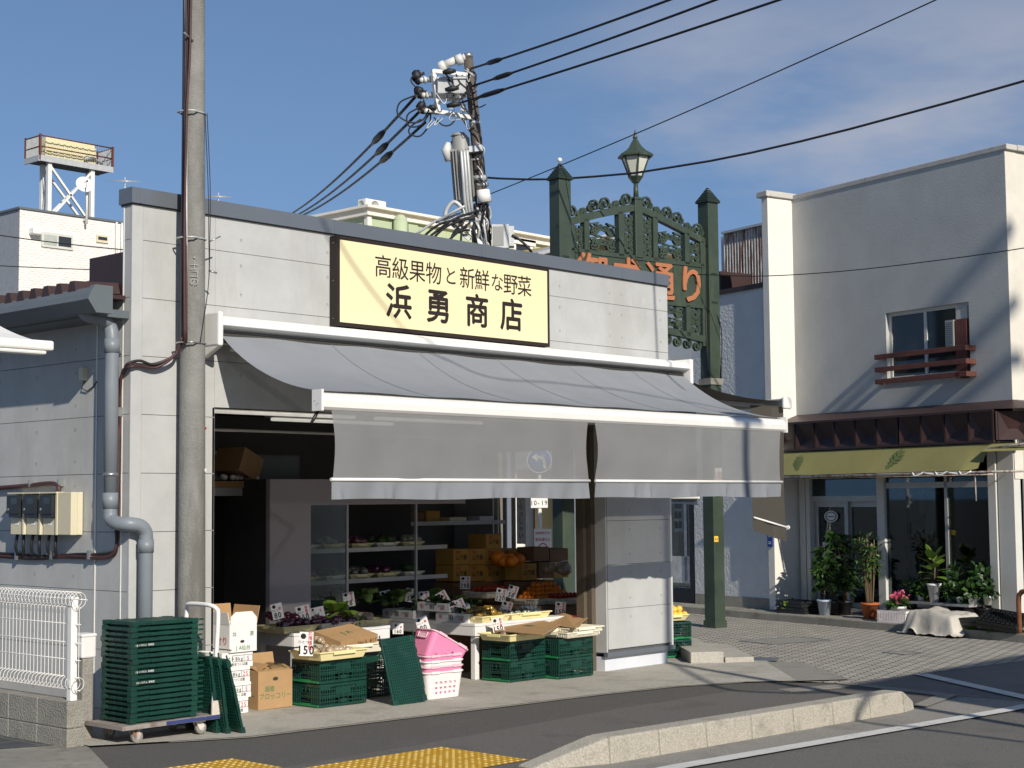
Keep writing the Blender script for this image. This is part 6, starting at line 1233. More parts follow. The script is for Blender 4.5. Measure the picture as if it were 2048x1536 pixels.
# white cartons in a stack with an open one on top
xr_ = at(499, 1380, y=.06).x; wl, ww, wh = .31, .26, .123
wx, wy = xr_ - wl / 2, .06 + ww / 2
z = gz(wx) + .013
for k in range(4):
    t = carton('%s of the four closed white cartons stacked under the open white carton' % ['lowest', 'second from the bottom', 'third from the bottom', 'topmost'][k], wl, ww, wh, (wx + .02 * (k % 2) + .04 * (k - 1.5) * .2, wy, z + k * (wh + .001)), R(random.uniform(-2, 2)), 'carton_white', group='white cartons stacked by the pole')
    for q, (tx, cx, w_, mt_) in enumerate([('8kg', .02, .045, 'ink'), ('S' if k % 2 else '2S', .11, .05, 'ink_red')]): print_on(t, tx, (cx, -ww / 2 - .002, .07), (1, 0, 0), (0, 0, 1), w_, mt_, .004)
    print_on(t, 'トマト', (-.09, -ww / 2 - .002, .07), (1, 0, 0), (0, 0, 1), .04, 'ink', .002); print_on(t, '栃木つくば産', (.02, -ww / 2 - .002, .025), (1, 0, 0), (0, 0, 1), .028, 'ink', .002)
    m = MB()
    for a_ in ((-.05, .155, .095, .098), (-.05, .155, .045, .048), (-.05, -.047, .048, .095), (.065, .068, .048, .095), (.152, .155, .048, .095)): m.box(a_[0], a_[1], -ww / 2 - .0015, -ww / 2, a_[2], a_[3])
    m.build('printed_frame', 'ink', t)
zw = z + 4 * (wh + .001)
oL, oW, oH = .275, .34, .225
ob_ = carton('open white carton with green and red print on top of the white carton stack', oL, oW, oH, (at(459, 1305, y=.04).x + oL / 2, .04 + oW / 2, zw), R(0), 'carton_white', 1, inn='carton'); hx, hy = oL / 2, oW / 2
m = MB(); m.add([(-hx + .01, -hy - .001, oH), (hx, -hy - .001, oH), (hx, -hy - .001, oH + .05), (hx - .05, -hy - .001, oH + .10), (-hx + .06, -hy - .001, oH + .10), (-hx + .01, -hy - .001, oH + .06), (-hx + .01, -hy + .004, oH), (hx, -hy + .004, oH), (hx, -hy + .004, oH + .05), (hx - .05, -hy + .004, oH + .10), (-hx + .06, -hy + .004, oH + .10), (-hx + .01, -hy + .004, oH + .06)], [(0, 1, 2, 3, 4, 5), (11, 10, 9, 8, 7, 6), (1, 7, 8, 2), (2, 8, 9, 3), (3, 9, 10, 4), (4, 10, 11, 5), (5, 11, 6, 0)]); m.build('flap', ['carton_white'], ob_)
flap(ob_, (-hx, -hy, oH), (-hx, hy, oH), (-.02, 0, .10), 'carton_white'); flap(ob_, (-hx, hy, oH), (hx, hy, oH), (0, .02, .15), 'carton'); flap(ob_, (hx, -hy, oH), (hx, hy, oH), (.03, 0, .14), 'carton')
print_on(ob_, '共', (-.09, -hy - .002, .145), (1, 0, 0), (0, 0, 1), .042, 'ink_green', .003); print_on(ob_, '選', (.085, -hy - .002, .145), (1, 0, 0), (0, 0, 1), .042, 'ink_green', .003); print_on(ob_, 'JA仙台', (.0, -hy - .002, .035), (1, 0, 0), (0, 0, 1), .045, 'ink_green', .002); print_on(ob_, 'せり', (-hx - .002, -.07, .09), (0, -1, 0), (0, 0, 1), .075, 'ink_red', .008)
m = MB(); m.lathe([(0, 0), (.022, 0)], n=14, M=T(-.01, -hy - .002, .085) @ Matrix.Rotation(R(90), 4, 'X') @ Matrix.Diagonal((1, .55, 1, 1))); m.box(-hx - .0015, -hx, -.20, .15, .02, .028); m.build('hand_hole', ['dark_interior'], ob_)
# ---- nested shopping baskets
KL, KW, KH = .43, .30, .235
def basket(label, mt_, loc, rz=0, rot=None):
    t = thing('shopping_basket', label, 'basket', loc, rz, 'plastic baskets nested in a stack', rot)
    per = []; rc = .05; cs = [(-KL / 2 + rc, -KW / 2 + rc, 180), (KL / 2 - rc, -KW / 2 + rc, 270), (KL / 2 - rc, KW / 2 - rc, 0), (-KL / 2 + rc, KW / 2 - rc, 90)]; P_ = []
    for (cx, cy, a0) in cs: P_ += [(cx + rc * math.cos(R(a0 + q * 15)), cy + rc * math.sin(R(a0 + q * 15))) for q in range(7)]
    # resample the outline evenly
    tot = 0; seg = []
    for i in range(len(P_)): a_, b_ = P_[i], P_[(i + 1) % len(P_)]; d = math.hypot(b_[0] - a_[0], b_[1] - a_[1]); seg.append((tot, d, a_, b_)); tot += d
    N = 180; nv = 36; out_ = []
    for i in range(N):
        s_ = tot * i / N
        for (t0, d, a_, b_) in seg:
            if t0 <= s_ < t0 + d + 1e-9: f_ = (s_ - t0) / max(d, 1e-9); out_.append((a_[0] + (b_[0] - a_[0]) * f_, a_[1] + (b_[1] - a_[1]) * f_)); break
    sc_ = lambda v_: .86 + .14 * v_
    vs = [V((x * sc_(j / nv), y * sc_(j / nv), KH * j / nv)) for j in range(nv + 1) for x, y in out_]; fs = []
    for j in range(nv):
        for i in range(N):
            x, y = out_[i]; z = KH * (j + .5) / nv; hole = False
            flat = abs(abs(y) - KW / 2) < .012 and abs(x) < KL / 2 - .06 or abs(abs(x) - KL / 2) < .012 and abs(y) < KW / 2 - .06 and False
            if flat:
                for rz_ in range(3):
                    zc_ = .055 + rz_ * .042
                    for q in range(5):
                        xc = -.115 + q * .057
                        if ((x - xc) / .016) ** 2 + ((z - zc_) / .010) ** 2 < 1: hole = True
            if abs(abs(x) - KL / 2) < .012 and abs(y) < .05 and .165 < z < .20: hole = True
            if not hole: fs.append((j * N + i, j * N + (i + 1) % N, (j + 1) * N + (i + 1) % N, (j + 1) * N + i))
    fs.append(tuple(range(N))[::-1])
    m = MB(); m.add(vs, fs, 0, True); m.build('body', mt_, t)
    m = MB(); n = N
    vs = [(x * k, y * k, z) for k, z in ((1.0, KH - .014), (1.045, KH - .012), (1.05, KH), (1.0, KH + .004), (.985, KH)) for x, y in out_]
    m.add(vs, [(j * n + i, j * n + (i + 1) % n, (j + 1) * n + (i + 1) % n, (j + 1) * n + i) for j in range(4) for i in range(n)], 0, True)
    m.box(KL * .18, KL * .40, -KW / 2 * 1.08, -KW / 2 * .99, KH - .014, KH + .010); m.box(-KL * .40, -KL * .18, -KW / 2 * 1.08, -KW / 2 * .99, KH - .014, KH + .008)
    m.build('rim', 'basket_white' if mt_ == 'basket_white' else 'pink_pale', t)
    m = MB(); m.box(-KL / 2 * .965, -KL / 2 * .955, -.055, .055, .160, .205); m.box(-KL / 2 * .99, -KL / 2 * .985, -.05, .05, .165, .200); 
    m.tube([(-KL / 2 * 1.01, -.06, KH - .03), (-KL / 2 * 1.015, -.06, .158), (-KL / 2 * 1.015, .06, .158), (-KL / 2 * 1.01, .06, KH - .03)], .007, 6); m.build('handle', 'pink_pale' if mt_ == 'pink' else 'basket_white', t); return t
mat('pink_pale', (.80, .50, .56), .4, .03, 4)
p = gp(862, 1404); kx, ky_, kz = p.x + KL / 2 - .02, p.y + KW / 2, gz(p.x) + .013
for k, (mt_, lb) in enumerate([('basket_white', 'white basket with oval holes at the bottom of the basket stack'), ('pink', 'lowest pink basket in the stack, nested in the white one'), ('basket_white', 'white basket between two pink ones in the stack'), ('pink', 'pink basket level under the tilted one')]):
    basket(lb, mt_, (kx, ky_, kz + k * .048), R(-4))
o = basket('pink basket with oval holes tipped on top of the stack', 'pink', (kx - .03, ky_, kz + 4 * .048 + .105), 0, (0, R(28), R(-6)))
# ---- tables
def table(label, x0, x1, y0, y1, z, loc):
    t = thing('display_table', label, 'table', loc); m = MB(); m.box(x0, x1, y0, y1, z - .03, z); m.build('tabletop', 'white_board', t, True, .006)
    m = MB(); m.box(x0 + .004, x1 - .004, y0 + .004, y0 + .02, z - .12, z - .031); m.box(x0 + .004, x0 + .02, y0 + .021, y1 - .004, z - .12, z - .031); m.box(x1 - .02, x1 - .004, y0 + .021, y1 - .004, z - .12, z - .031); m.box(x0 + .021, x1 - .021, y1 - .02, y1 - .004, z - .12, z - .031); m.build('apron', 'white_board', t, True, .004)
    for x in (x0 + .03, x1 - .09):
        for y in (y0 + .03, y1 - .09): m = MB(); m.box(x, x + .06, y, y + .06, gz(x) + .012, z - .121); m.build('leg', 'white_board', t, True, .004)
t1 = at(588, 1267, y=.50); T1 = (t1.x, t1.x + 1.15, .50, 1.10, t1.z)
table('white display table with purple bagged vegetables behind the potato crates', *T1, (t1.x, .5, 0))
t2 = at(950, 1248, y=.42); T2 = (t2.x, t2.x + 1.35, .42, 2.05, t2.z)
table('white display table island with citrus and boxed vegetables', *T2, (t2.x, .42, 0))
# ---- produce
def lumps(name, mt_, pts, label, cat, group=None, lump=.25, n=9, extra=None):
    c = sum((V(p[:3]) for p in pts), V()) / len(pts); c.z = min(p[2] - p[3] for p in pts); m = MB()
    for i, p in enumerate(pts): m.ball(V(p[:3]) - c, p[3], n, 0, lump, (1, 1, .85), random.random() * 50, 2.5)
    o = m.build(name, mt_); o.location = c; return tag(o, label, cat, group)
def bagcluster(c, r, n, seed): random.seed(seed); return [(c[0] + random.uniform(-r, r), c[1] + random.uniform(-r, r), c[2] + random.uniform(.3, 1) * r * .5, r * random.uniform(.45, .7)) for _ in range(n)]
# potatoes in clear bags on tray A
for k in range(6):
    c = (ax_ + .02 + (k % 3) * .13 + .02 * (k // 3), ay_ + .02 + (k // 3) * .15 + .02 * k % .03, az_ + .055 + (.07 if k == 4 else 0))
    lumps('bag_of_potatoes', 'bag_film', bagcluster(c, .065, 6, 40 + k), 'crinkled clear bag of potatoes on the front yellow tray', 'bag', 'bags of potatoes on the front tray')
# flattened carton on tray B
def sheet_card(label, pts, group=None, mt_='carton', text=None, thick=.008):
    pts = [V(p) for p in pts]; c = sum(pts, V()) / len(pts); n = (pts[1] - pts[0]).cross(pts[-1] - pts[0]).normalized(); n = n if n.z > 0 else -n
    m = MB(); k = len(pts); m.add([p - c for p in pts] + [p - c + n * thick for p in pts], [tuple(range(k))[::-1], tuple(range(k, 2 * k))] + [(i, (i + 1) % k, k + (i + 1) % k, k + i) for i in range(k)]); t = tag(place(m.build('flattened_carton', mt_), c), label, 'carton', group)
    x = (pts[1] - pts[0]).normalized(); y = n.cross(x)
    if text:
        for (tx, dx, dy, sz_, mm) in text:
            m = MB(); o_ = n * (thick + .003) + x * dx + y * dy; M_ = Matrix(((x.x, y.x, n.x, o_.x), (x.y, y.y, n.y, o_.y), (x.z, y.z, n.z, o_.z), (0, 0, 0, 1))); m.text(tx, M_, sz_, .004); m.build('lettering', mm, t)
    return t
zB = az_ + .09
c1 = carton('brown closed carton with green print lying tilted on the cream tray behind the potatoes', .48, .33, .085, (ax_ + .62, ay_ + .40, zB - .0), R(6), rot=(R(14), R(-4), R(6)))
print_on(c1, '3kg入 ￥172', (.12, -.167, .04), (1, 0, 0), (0, 0, 1), .045, 'ink', .003)
m = MB(); m.text('JA', Matrix.Translation((0, 0, .0875)), .09, .003); m.build('lettering', 'ink_green', c1)
# onions on the small tray behind
tO = tray('small cream tray of onions beside the pink basket', .40, .30, .06, (bx_ + .30, by_ + .26, bz_ + .0), 0, 'cream_tray', 'trays on the green crates')
def pile(name, mt_, c, nx, ny, nz, r, label, cat, group, rz=0, sc=(1, 1, .88), lump=.06):
    """a heap of round fruit, each an object of its own"""
    m = MB(); m.ball((0, 0, 0), r, 12, 0, lump, sc, 3); me = None; cs, sn = math.cos(rz), math.sin(rz)
    for k in range(nz):
        for i in range(nx - k):
            for j in range(max(1, ny - k)):
                x = (i - (nx - k - 1) / 2) * r * 1.95 + random.uniform(-.1, .1) * r; y = (j - (max(1, ny - k) - 1) / 2) * r * 1.95 + random.uniform(-.1, .1) * r; z = r * .9 + k * r * 1.35
                if me is None: o = m.build(name, mt_); me = o
                else: o = me.copy(); COL.objects.link(o)
                o.location = (c[0] + x * cs - y * sn, c[1] + x * sn + y * cs, c[2] + z + random.uniform(-.05, .05) * r); o.rotation_euler = (random.random() * 3, random.random() * 3, random.random() * 3); o.scale = (random.uniform(.9, 1.06),) * 3
                tag(o, label, cat, group)
pile('onion', 'onion', (bx_ + .30, by_ + .26, bz_ + .02), 6, 4, 2, .034, 'brown onion in the cream tray beside the pink basket', 'onion', 'onions in the cream tray')
# price cards
def card(label, pos, price, w=.115, h=.15, tilt=R(10), yaw=None, roll=0.0, sub='徳島産', top='●'):
    t = thing('price_card', label, 'price card', pos, 0, 'handwritten price cards', (tilt, roll, TOC if yaw is None else yaw))
    m = MB(); m.box(-w / 2, w / 2, 0, .003, 0, h); m.build('card', 'paper', t)
    m = MB(); m.text(price, frame((-.0, -.0012, h * .26), (1, 0, 0), (0, 0, 1)), h * .50, .02, sx=.80); m.text('ひとつ', frame((-w * .2, -.0012, h * .58), (1, 0, 0), (0, 0, 1)), h * .15, .01); m.lathe([(0, 0), (h * .12, 0)], n=10, M=T(-w * .22, -.0012, h * .82) @ Matrix.Rotation(R(90), 4, 'X')); m.build('lettering', 'ink', t)
    m = MB(); m.text(sub, frame((w * .27, -.0012, h * .66), (1, 0, 0), (0, 0, 1)), h * .20, .012, vertical=True, pitch=1.0); m.build('red_lettering', 'ink_red', t); return t
def tt(px, py, z): return at(px, py, z=z)
zt1 = T1[4]
card('tall price card reading 150 standing in the potato tray', at(612, 1312, y=ay_ + .02), '150', .115, .20, R(4), roll=R(2), sub='北海道産')
# table 1: trays with purple vegetables in bags
TR1 = []
for k, (px, lb, mt_) in enumerate([(528, 'pale yellow tray at the left end of the white table, full of purple vegetables', 'yellow_tray'), (610, 'long pale tray in the middle of the white table with bagged dark vegetables', 'cream_tray'), (700, 'yellow tray at the right end of the white table with bagged roots', 'yellow_tray')]):
    pass
y1c = .80
for k, (xo, lb, mt_) in enumerate([(.10, 'pale yellow tray of bagged purple vegetables nearest the open white carton', 'yellow_tray'), (.55, 'middle cream tray on the white table with dark bagged vegetables', 'cream_tray'), (.98, 'yellow tray under the lettuce on the white table', 'yellow_tray')]):
    tray(lb, .43, .40, .06, (T1[0] + xo, .72, zt1 + .001), R([2, 0, -3][k]), mt_, 'trays on the white table')
pb = [(.02, .62, 0), (.12, .66, .05), (.05, .78, .06), (.20, .60, 0), (.24, .76, .03), (.36, .62, 0), (.42, .74, .02), (.52, .60, .0), (.58, .72, .04), (.68, .62, .0), (.72, .76, .02), (.84, .64, .0), (.95, .62, .01)]
for k, (dx, y, dz) in enumerate(pb):
    lumps('bag_of_vegetables', 'purple_veg' if k < 10 else 'bag_film', bagcluster((T1[0] + dx, y, zt1 + .05 + dz), .075, 7, 60 + k), 'shiny clear bag of purple leaf vegetables on the white table' if k < 10 else 'clear bag of pale roots beside the lettuce on the white table', 'bag', 'bags of purple vegetables' if k < 10 else 'bags of roots')
def leafy(name, label, cat, c, r, n, mt_, seed, group=None, big=.12):
    random.seed(seed); m = MB()
    for i in range(n):
        a_ = random.uniform(0, 6.28); el = random.uniform(.1, 1.2); d = V((math.cos(a_) * math.cos(el), math.sin(a_) * math.cos(el), math.sin(el))); sd = d.cross(V((0, 0, 1))).normalized(); s_ = big * random.uniform(.7, 1.2)
        def fn(u, v_, d=d, sd=sd, s_=s_):
            w = s_ * .55 * math.sin(math.pi * min(1, .12 + v_ * .86)); return d * (r * .25 + v_ * s_) + sd * ((u - .5) * 2 * w) + V((0, 0, .02 * math.sin(u * 9) * v_ - .45 * s_ * v_ * v_ + .25 * s_ * (abs(u - .5)) ))
        m.grid(fn, 5, 5)
    m.ball((0, 0, r * .2), r * .6, 8, 0, .3)
    o = m.build(name, mt_); o.location = c; return tag(o, label, cat, group)
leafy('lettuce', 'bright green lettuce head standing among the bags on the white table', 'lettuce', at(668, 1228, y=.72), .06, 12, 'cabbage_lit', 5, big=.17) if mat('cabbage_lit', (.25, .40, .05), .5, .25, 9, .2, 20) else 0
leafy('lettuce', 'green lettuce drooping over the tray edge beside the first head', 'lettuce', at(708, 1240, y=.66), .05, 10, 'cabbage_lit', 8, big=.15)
card('price card reading 80 leaning among the purple bags by the open white carton', at(558, 1238, y=.70), '80', .10, .14, R(-8), roll=R(-14), sub='産'); card('price card reading 150 on the purple bags', at(610, 1242, y=.62), '150', .125, .14, R(6), roll=R(-12), sub='徳島産'); card('blank looking price card tilted behind the purple bags by the lettuce', at(636, 1236, y=.72), '98', .14, .10, R(8), roll=R(-12), sub='産')
card('low price card behind the brown carton', at(756, 1268, y=.58), '98', .12, .09, R(5), roll=R(3), sub='産'); card('price card reading 160 above the flattened carton', at(796, 1268, y=.55), '160', .10, .10, R(5), roll=R(1), sub='産'); card('price card reading 80 standing against the tipped pink basket', at(850, 1262, y=.45), '80', .115, .14, R(8), roll=R(-18), sub='産')
# table 2: striped vegetable cartons, citrus, bags
zt2 = T2[4]
def striped(label, px, py, L_, z, y=None):
    c = at(px, py, z=z); t = thing('vegetable_carton', label, 'carton', c, R(90), 'striped vegetable cartons'); m = MB(); h = .085; W__ = .30
    for a_ in ((-L_ / 2, L_ / 2, -W__, -W__ + .006), (-L_ / 2, L_ / 2, -.006, 0), (-L_ / 2, -L_ / 2 + .006, -W__ + .006, -.006), (L_ / 2 - .006, L_ / 2, -W__ + .006, -.006)): m.box(a_[0], a_[1], a_[2], a_[3], 0, h)
    m.box(-L_ / 2 + .006, L_ / 2 - .006, -W__ + .006, -.006, 0, .01); m.build('box', 'carton_white', t)
    m = MB()
    for q in range(3): m.add([(.04 - q * .022, .0015, .02), (.028 - q * .022, .0015, .02), (.036 - q * .022, .0015, .07), (.048 - q * .022, .0015, .07)], [(0, 1, 2, 3)])
    m.text('みやざき', frame((-.12, .0015, .055), (-1, 0, 0), (0, 0, 1)), .026, .004); m.build('printed_stripe', 'ink', t)
    m = MB(); m.text('共和', frame((-.13, .0015, .03), (-1, 0, 0), (0, 0, 1)), .03, .008); m.text('旬', frame((.16, .0015, .045), (-1, 0, 0), (0, 0, 1)), .05, .004); m.build('red_lettering', 'ink_red', t); return t
# cartons lie along the table's left edge, printed side toward the aisle
for k, (yy, z, lb) in enumerate([(1.55, zt2 + .005, 'striped vegetable carton farther back on the island table'), (1.05, zt2 + .005, 'striped vegetable carton in the middle of the island table edge'), (.80, zt2 + .0, 'striped vegetable carton nearest on the island table')]):
    t = striped(lb, 900, 1230, .46, z); t.location = (T2[0] + .02 + .02 * k, yy, z + (.09 if k == 1 else 0)); t.rotation_euler = (0, 0, R(90))
for k in range(9):
    c = (T2[0] + .12 + .14 * (k % 3), .85 + .24 * (k // 3), zt2 + .12 + .03 * (k % 2)); leafy('leafy_vegetable', 'dark green leafy bunch in the striped cartons on the island table', 'vegetable', c, .07, 9, 'greens_dark', 90 + k, 'leafy bunches on the island table', .12)
ty_ = tray('pale yellow tray of yellow green citrus at the front corner of the island table', .46, .34, .065, (T2[0] + .30, .58, zt2 + .001), R(3), 'yellow_tray', 'trays on the island table')
tray('cream tray of garlic and bagged vegetables beside the citrus on the island table', .60, .32, .065, (T2[0] + .86, .60, zt2 + .001), R(-2), 'yellow_tray', 'trays on the island table')
for k in range(6): lumps('bag_of_citrus', 'bag_gold', bagcluster((T2[0] + .16 + .11 * (k % 3), .52 + .14 * (k // 3), zt2 + .06 + .03 * (k // 3)), .07, 5, 120 + k), 'clear bag of golden green citrus at the front of the island table', 'bag', 'bags of citrus', .1)
for k in range(7): lumps('bag_of_vegetables', 'bag_grey', bagcluster((T2[0] + .56 + .1 * (k % 4), .54 + .15 * (k // 4), zt2 + .05), .06, 6, 140 + k), 'clear bag of grey green vegetables next to the citrus on the island table', 'bag', 'bags of grey green vegetables') if 'bag_grey' in MATS or mat('bag_grey', (.17, .18, .14), .2, .5, 16, .4, 22, coat=1) else 0
pile('garlic', 'ceramic', (T2[0] + .98, .60, zt2 + .03), 4, 3, 2, .030, 'white garlic bulb in the cream tray on the island table', 'garlic', 'garlic bulbs on the island table')
pm = at(1085, 1205, y=1.32); tray('long slotted cream tray of mandarins at the back of the island', .72, .42, .07, (pm.x + .0, 1.34, pm.z - .01), R(2), 'cream_tray', None, True)
pile('mandarin', 'mandarin', (pm.x + .02, 1.32, pm.z + .03), 8, 5, 4, .034, 'orange mandarin in the heap on the slotted cream tray', 'mandarin', 'mandarins heaped on the tray')
pk = at(1160, 1200, y=1.15); tray('dark shaded slotted tray of red fruit between the mandarins and the door post', .40, .36, .07, (min(6.3, pk.x - .02), 1.12, pk.z - .02), 0, 'cream_tray', None, True)
pile('tomato', 'tomato', (min(6.3, pk.x - .02), 1.12, pk.z), 6, 5, 2, .032, 'dark red tomato in the tray between the mandarins and the door post', 'tomato', 'tomatoes in the tray')
ps = at(1000, 1190, y=1.5); tray('slotted tray of tomatoes in front of the yellow cartons', .5, .36, .07, (ps.x - .1, 1.55, ps.z - .02), 0, 'cream_tray', None, True)
pile('tomato', 'tomato', (ps.x - .1, 1.55, ps.z), 7, 4, 2, .034, 'red tomato in the slotted tray in front of the yellow cartons', 'tomato', 'tomatoes by the yellow cartons')
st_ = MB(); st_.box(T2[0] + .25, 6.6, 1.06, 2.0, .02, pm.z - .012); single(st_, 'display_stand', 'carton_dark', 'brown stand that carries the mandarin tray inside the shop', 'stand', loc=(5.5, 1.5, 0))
for (px, py, y, pr, lb, rl_2) in [(926, 1207, .75, '290', 'price card reading 290 standing over the citrus bags', -25), (912, 1212, .80, '98', 'small price card behind the 290 card', -25), (1008, 1212, .55, '100', 'price card reading 100 tilted over the grey green bags', 18), (1120, 1212, .62, '150', 'price card beside the brown flattened carton', 4), (998, 1246, .25, '150', 'price card reading 150 at the front of the long yellow tray', -8), (893, 1190, 1.1, '98', 'dim price card among the leafy bunches', -30), (1021, 1178, 1.3, '58', 'dim price card between the tomatoes and the mandarins', 18), (930, 1160, 1.75, '398', 'large dim price card in front of the yellow cartons', 2), (1000, 1185, 1.2, '120', 'pale price card at the far end of the citrus', 10), (850, 1192, 1.3, '88', 'dim price card at the back of the striped cartons', -6), (700, 1195, 1.2, '78', 'dim price card behind the lettuce', -8), (775, 1190, 1.5, '98', 'dim price card by the showcase foot', -12), (820, 1186, 1.4, '58', 'dim price card between the showcase and the leafy bunches', 8)]:
    card(lb, at(px, py + 18, y=y), pr, .11, .14, R(6), roll=R(rl_2), sub='熊本産')
sheet_card('brown flattened carton with a red edge lying over the long yellow tray', [at(987, 1262, z=cz0 + .08), at(1085, 1271, z=cz0 + .085), at(1122, 1250, z=cz0 + .11), at(1040, 1233, z=cz0 + .12)], text=[('農協', 0, 0, .07, 'ink_green')])
m = MB(); m.add([(0, 0, 0)] * 3, [])
sheet_card('brown flattened carton with red print on the slotted tray by the pillar', [at(1098, 1250, z=ez_ + .09), at(1150, 1258, z=ez_ + .10), at(1193, 1222, z=ez_ + .16), at(1120, 1214, z=ez_ + .20)], text=[('●共和', .02, .02, .075, 'ink_red'), ('IIII', .12, .03, .05, 'ink')])
lumps('bag_of_vegetables', 'bag_film', bagcluster((cx0 + .06, cy0 + .12, cz0 + .05), .05, 5, 33), 'small clear bag in the long yellow tray beside its price card', 'bag')
# tray and fruit round the corner
tray('yellow tray of yellow fruit on the crates behind the pillar corner', .46, .34, .07, (fx.x + .15, fx.y + .24, .41), R(76), 'yellow_tray')
pile('citrus_fruit', 'citrus_yellow', (fx.x + .15, fx.y + .24, .43), 4, 5, 2, .045, 'yellow fruit in the tray behind the pillar corner', 'fruit', 'yellow fruit behind the pillar')
lumps('bag_of_onions', 'tomato', bagcluster((fx.x + .13, fx.y + .5, .56), .12, 12, 77), 'red net of onions behind the yellow fruit at the pillar corner', 'bag')
m = MB(); m.box(0, .03, 0, .02, 0, .5); m.box(.22, .25, 0, .02, 0, .5); m.box(.03, .22, 0, .02, .46, .49); o = single(m, 'easel', 'redwood', 'small red brown wooden stand beside the yellow fruit', 'stand', loc=(0, 0, 0)); o.location = (fx.x + .42, fx.y + .45, .25); o.rotation_euler = (R(-10), 0, TOC)
o.location.z = .012

# ================================================================ INSIDE THE SHOP
shc = thing('showcase', 'open refrigerated showcase with pinkish grey end panel inside the shop', 'showcase', (3.6, 1.7, 0))
a_ = at(540, 958, y=1.3); b_ = at(622, 1010, y=1.3); zt_ = a_.z; x0s, x1s = a_.x, b_.x
m = MB(); m.box(x0s, x1s, 1.3, 1.36, .02, zt_); m.build('end_panel', 'partition', shc, True, .004)
m = MB(); m.box(x1s + .001, 5.0, 1.31, 1.36, b_.z, zt_); m.build('header', 'partition', shc, True)
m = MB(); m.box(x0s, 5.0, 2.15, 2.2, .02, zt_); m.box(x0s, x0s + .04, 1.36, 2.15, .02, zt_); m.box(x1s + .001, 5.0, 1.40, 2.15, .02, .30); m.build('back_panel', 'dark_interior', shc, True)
for k, py in enumerate((1098, 1160)):
    zz = at(700, py, y=1.6).z; m = MB(); m.box(x1s + .002, 4.95, 1.55, 2.14, zz - .02, zz); m.box(x1s + .002, 4.95, 1.535, 1.549, zz - .03, zz + .012, 1); m.build('shelf', ['dark_interior', 'shelf_white'], shc, True)
m = MB(); m.box(x1s + .003, x1s + .012, 1.37, 1.5, .02, b_.z); xx = at(694, 1080, y=1.33).x; m.box(xx - .012, xx + .012, 1.32, 1.345, .3, b_.z); xx2 = at(832, 1080, y=1.33).x; m.box(xx2 - .010, xx2 + .010, 1.32, 1.345, .3, b_.z); m.build('mullion', 'alu', shc, True)
m = MB(); m.box(x1s + .013, xx - .013, 1.330, 1.334, .3, b_.z); m.build('glass_front', 'glass_clear', shc, True)
for k in range(10):
    zz = at(700, 1098 if k < 5 else 1160, y=1.6).z; tray('%s small yellow tray on the %s shelf of the showcase' % (['first', 'second', 'third', 'fourth', 'fifth'][k % 5], 'upper' if k < 5 else 'lower'), .30, .30, .05, (x1s + .22 + (k % 5) * .36, 1.76, zz + .002), R(random.uniform(-6, 6)), 'yellow_tray' if k % 3 else 'cream_tray', 'small trays on the showcase shelves')
    lumps('bag_of_vegetables', ['greens_dark', 'bag_grey', 'purple_veg'][k % 3], bagcluster((x1s + .22 + (k % 5) * .36, 1.74, zz + .05), .09, 7, 200 + k), 'dim bag of vegetables on the showcase shelves', 'bag', 'bags on the showcase shelves')
for k in range(8):
    leafy('leafy_vegetable', 'dim green leafy bunch along the foot of the showcase', 'vegetable', at(640 + k * 32, 1205 - (k % 2) * 8, y=1.42), .09, 10, 'cabbage' if k % 2 else 'greens_dark', 300 + k, 'leafy bunches along the showcase', .15)
m = MB(); sh0 = at(800, 1046, y=2.25); sh1 = at(1024, 1046, y=2.25)
m.box(sh0.x, 6.6, 2.25, 2.6, sh0.z - .03, sh0.z); m.box(sh0.x, 6.6, 2.235, 2.249, sh0.z - .035, sh0.z + .01, 1); single(m, 'wall_shelf', ['dark_interior', 'shelf_white'], 'long white edged wall shelf with small boxes above the stacked cartons', 'shelf', loc=(5.6, 2.3, sh0.z))
for k, (px0, px1, py0, mt_, lb) in enumerate([(855, 882, 1022, 'carton_yellow', 'small yellowish carton on the wall shelf'), (902, 935, 1035, 'yellow_tray', 'flat yellow tray on the wall shelf'), (962, 990, 1033, 'carton_white', 'small white carton on the wall shelf'), (815, 850, 1026, 'carton_dark', 'dark carton on the wall shelf')]):
    x0, x1 = at(px0, 1040, y=2.3).x, at(px1, 1040, y=2.3).x; zz = at(px0, py0, y=2.3).z; carton(lb, x1 - x0, .2, max(.04, zz - sh0.z), ((x0 + x1) / 2, 2.42, sh0.z + .001), 0, mt_)
def pxbox(label, px0, px1, py0, py1, y, depth, mt_, group=None, txt=None, zfloor=None, flaps=0, dz=0):
    x0, x1 = at(px0, (py0 + py1) / 2, y=y).x, at(px1, (py0 + py1) / 2, y=y).x; z1, z0 = at((px0 + px1) / 2, py0, y=y).z, at((px0 + px1) / 2, py1, y=y).z; z0 = z0 if zfloor is None else zfloor
    t = carton(label, x1 - x0, depth, z1 - z0, ((x0 + x1) / 2, y + depth / 2, z0), 0, mt_, flaps, group)
    if txt: print_on(t, txt, (0, -depth / 2 - .002, (z1 - z0) * .45), (1, 0, 0), (0, 0, 1), (z1 - z0) * .34, 'ink', .01); print_on(t, '愛媛', (-(x1 - x0) * .22, -depth / 2 - .002, (z1 - z0) * .8), (1, 0, 0), (0, 0, 1), (z1 - z0) * .2, 'ink_red', .01)
    return t
gY = 'yellow fruit cartons stacked in the shop'
yb1 = 1.95
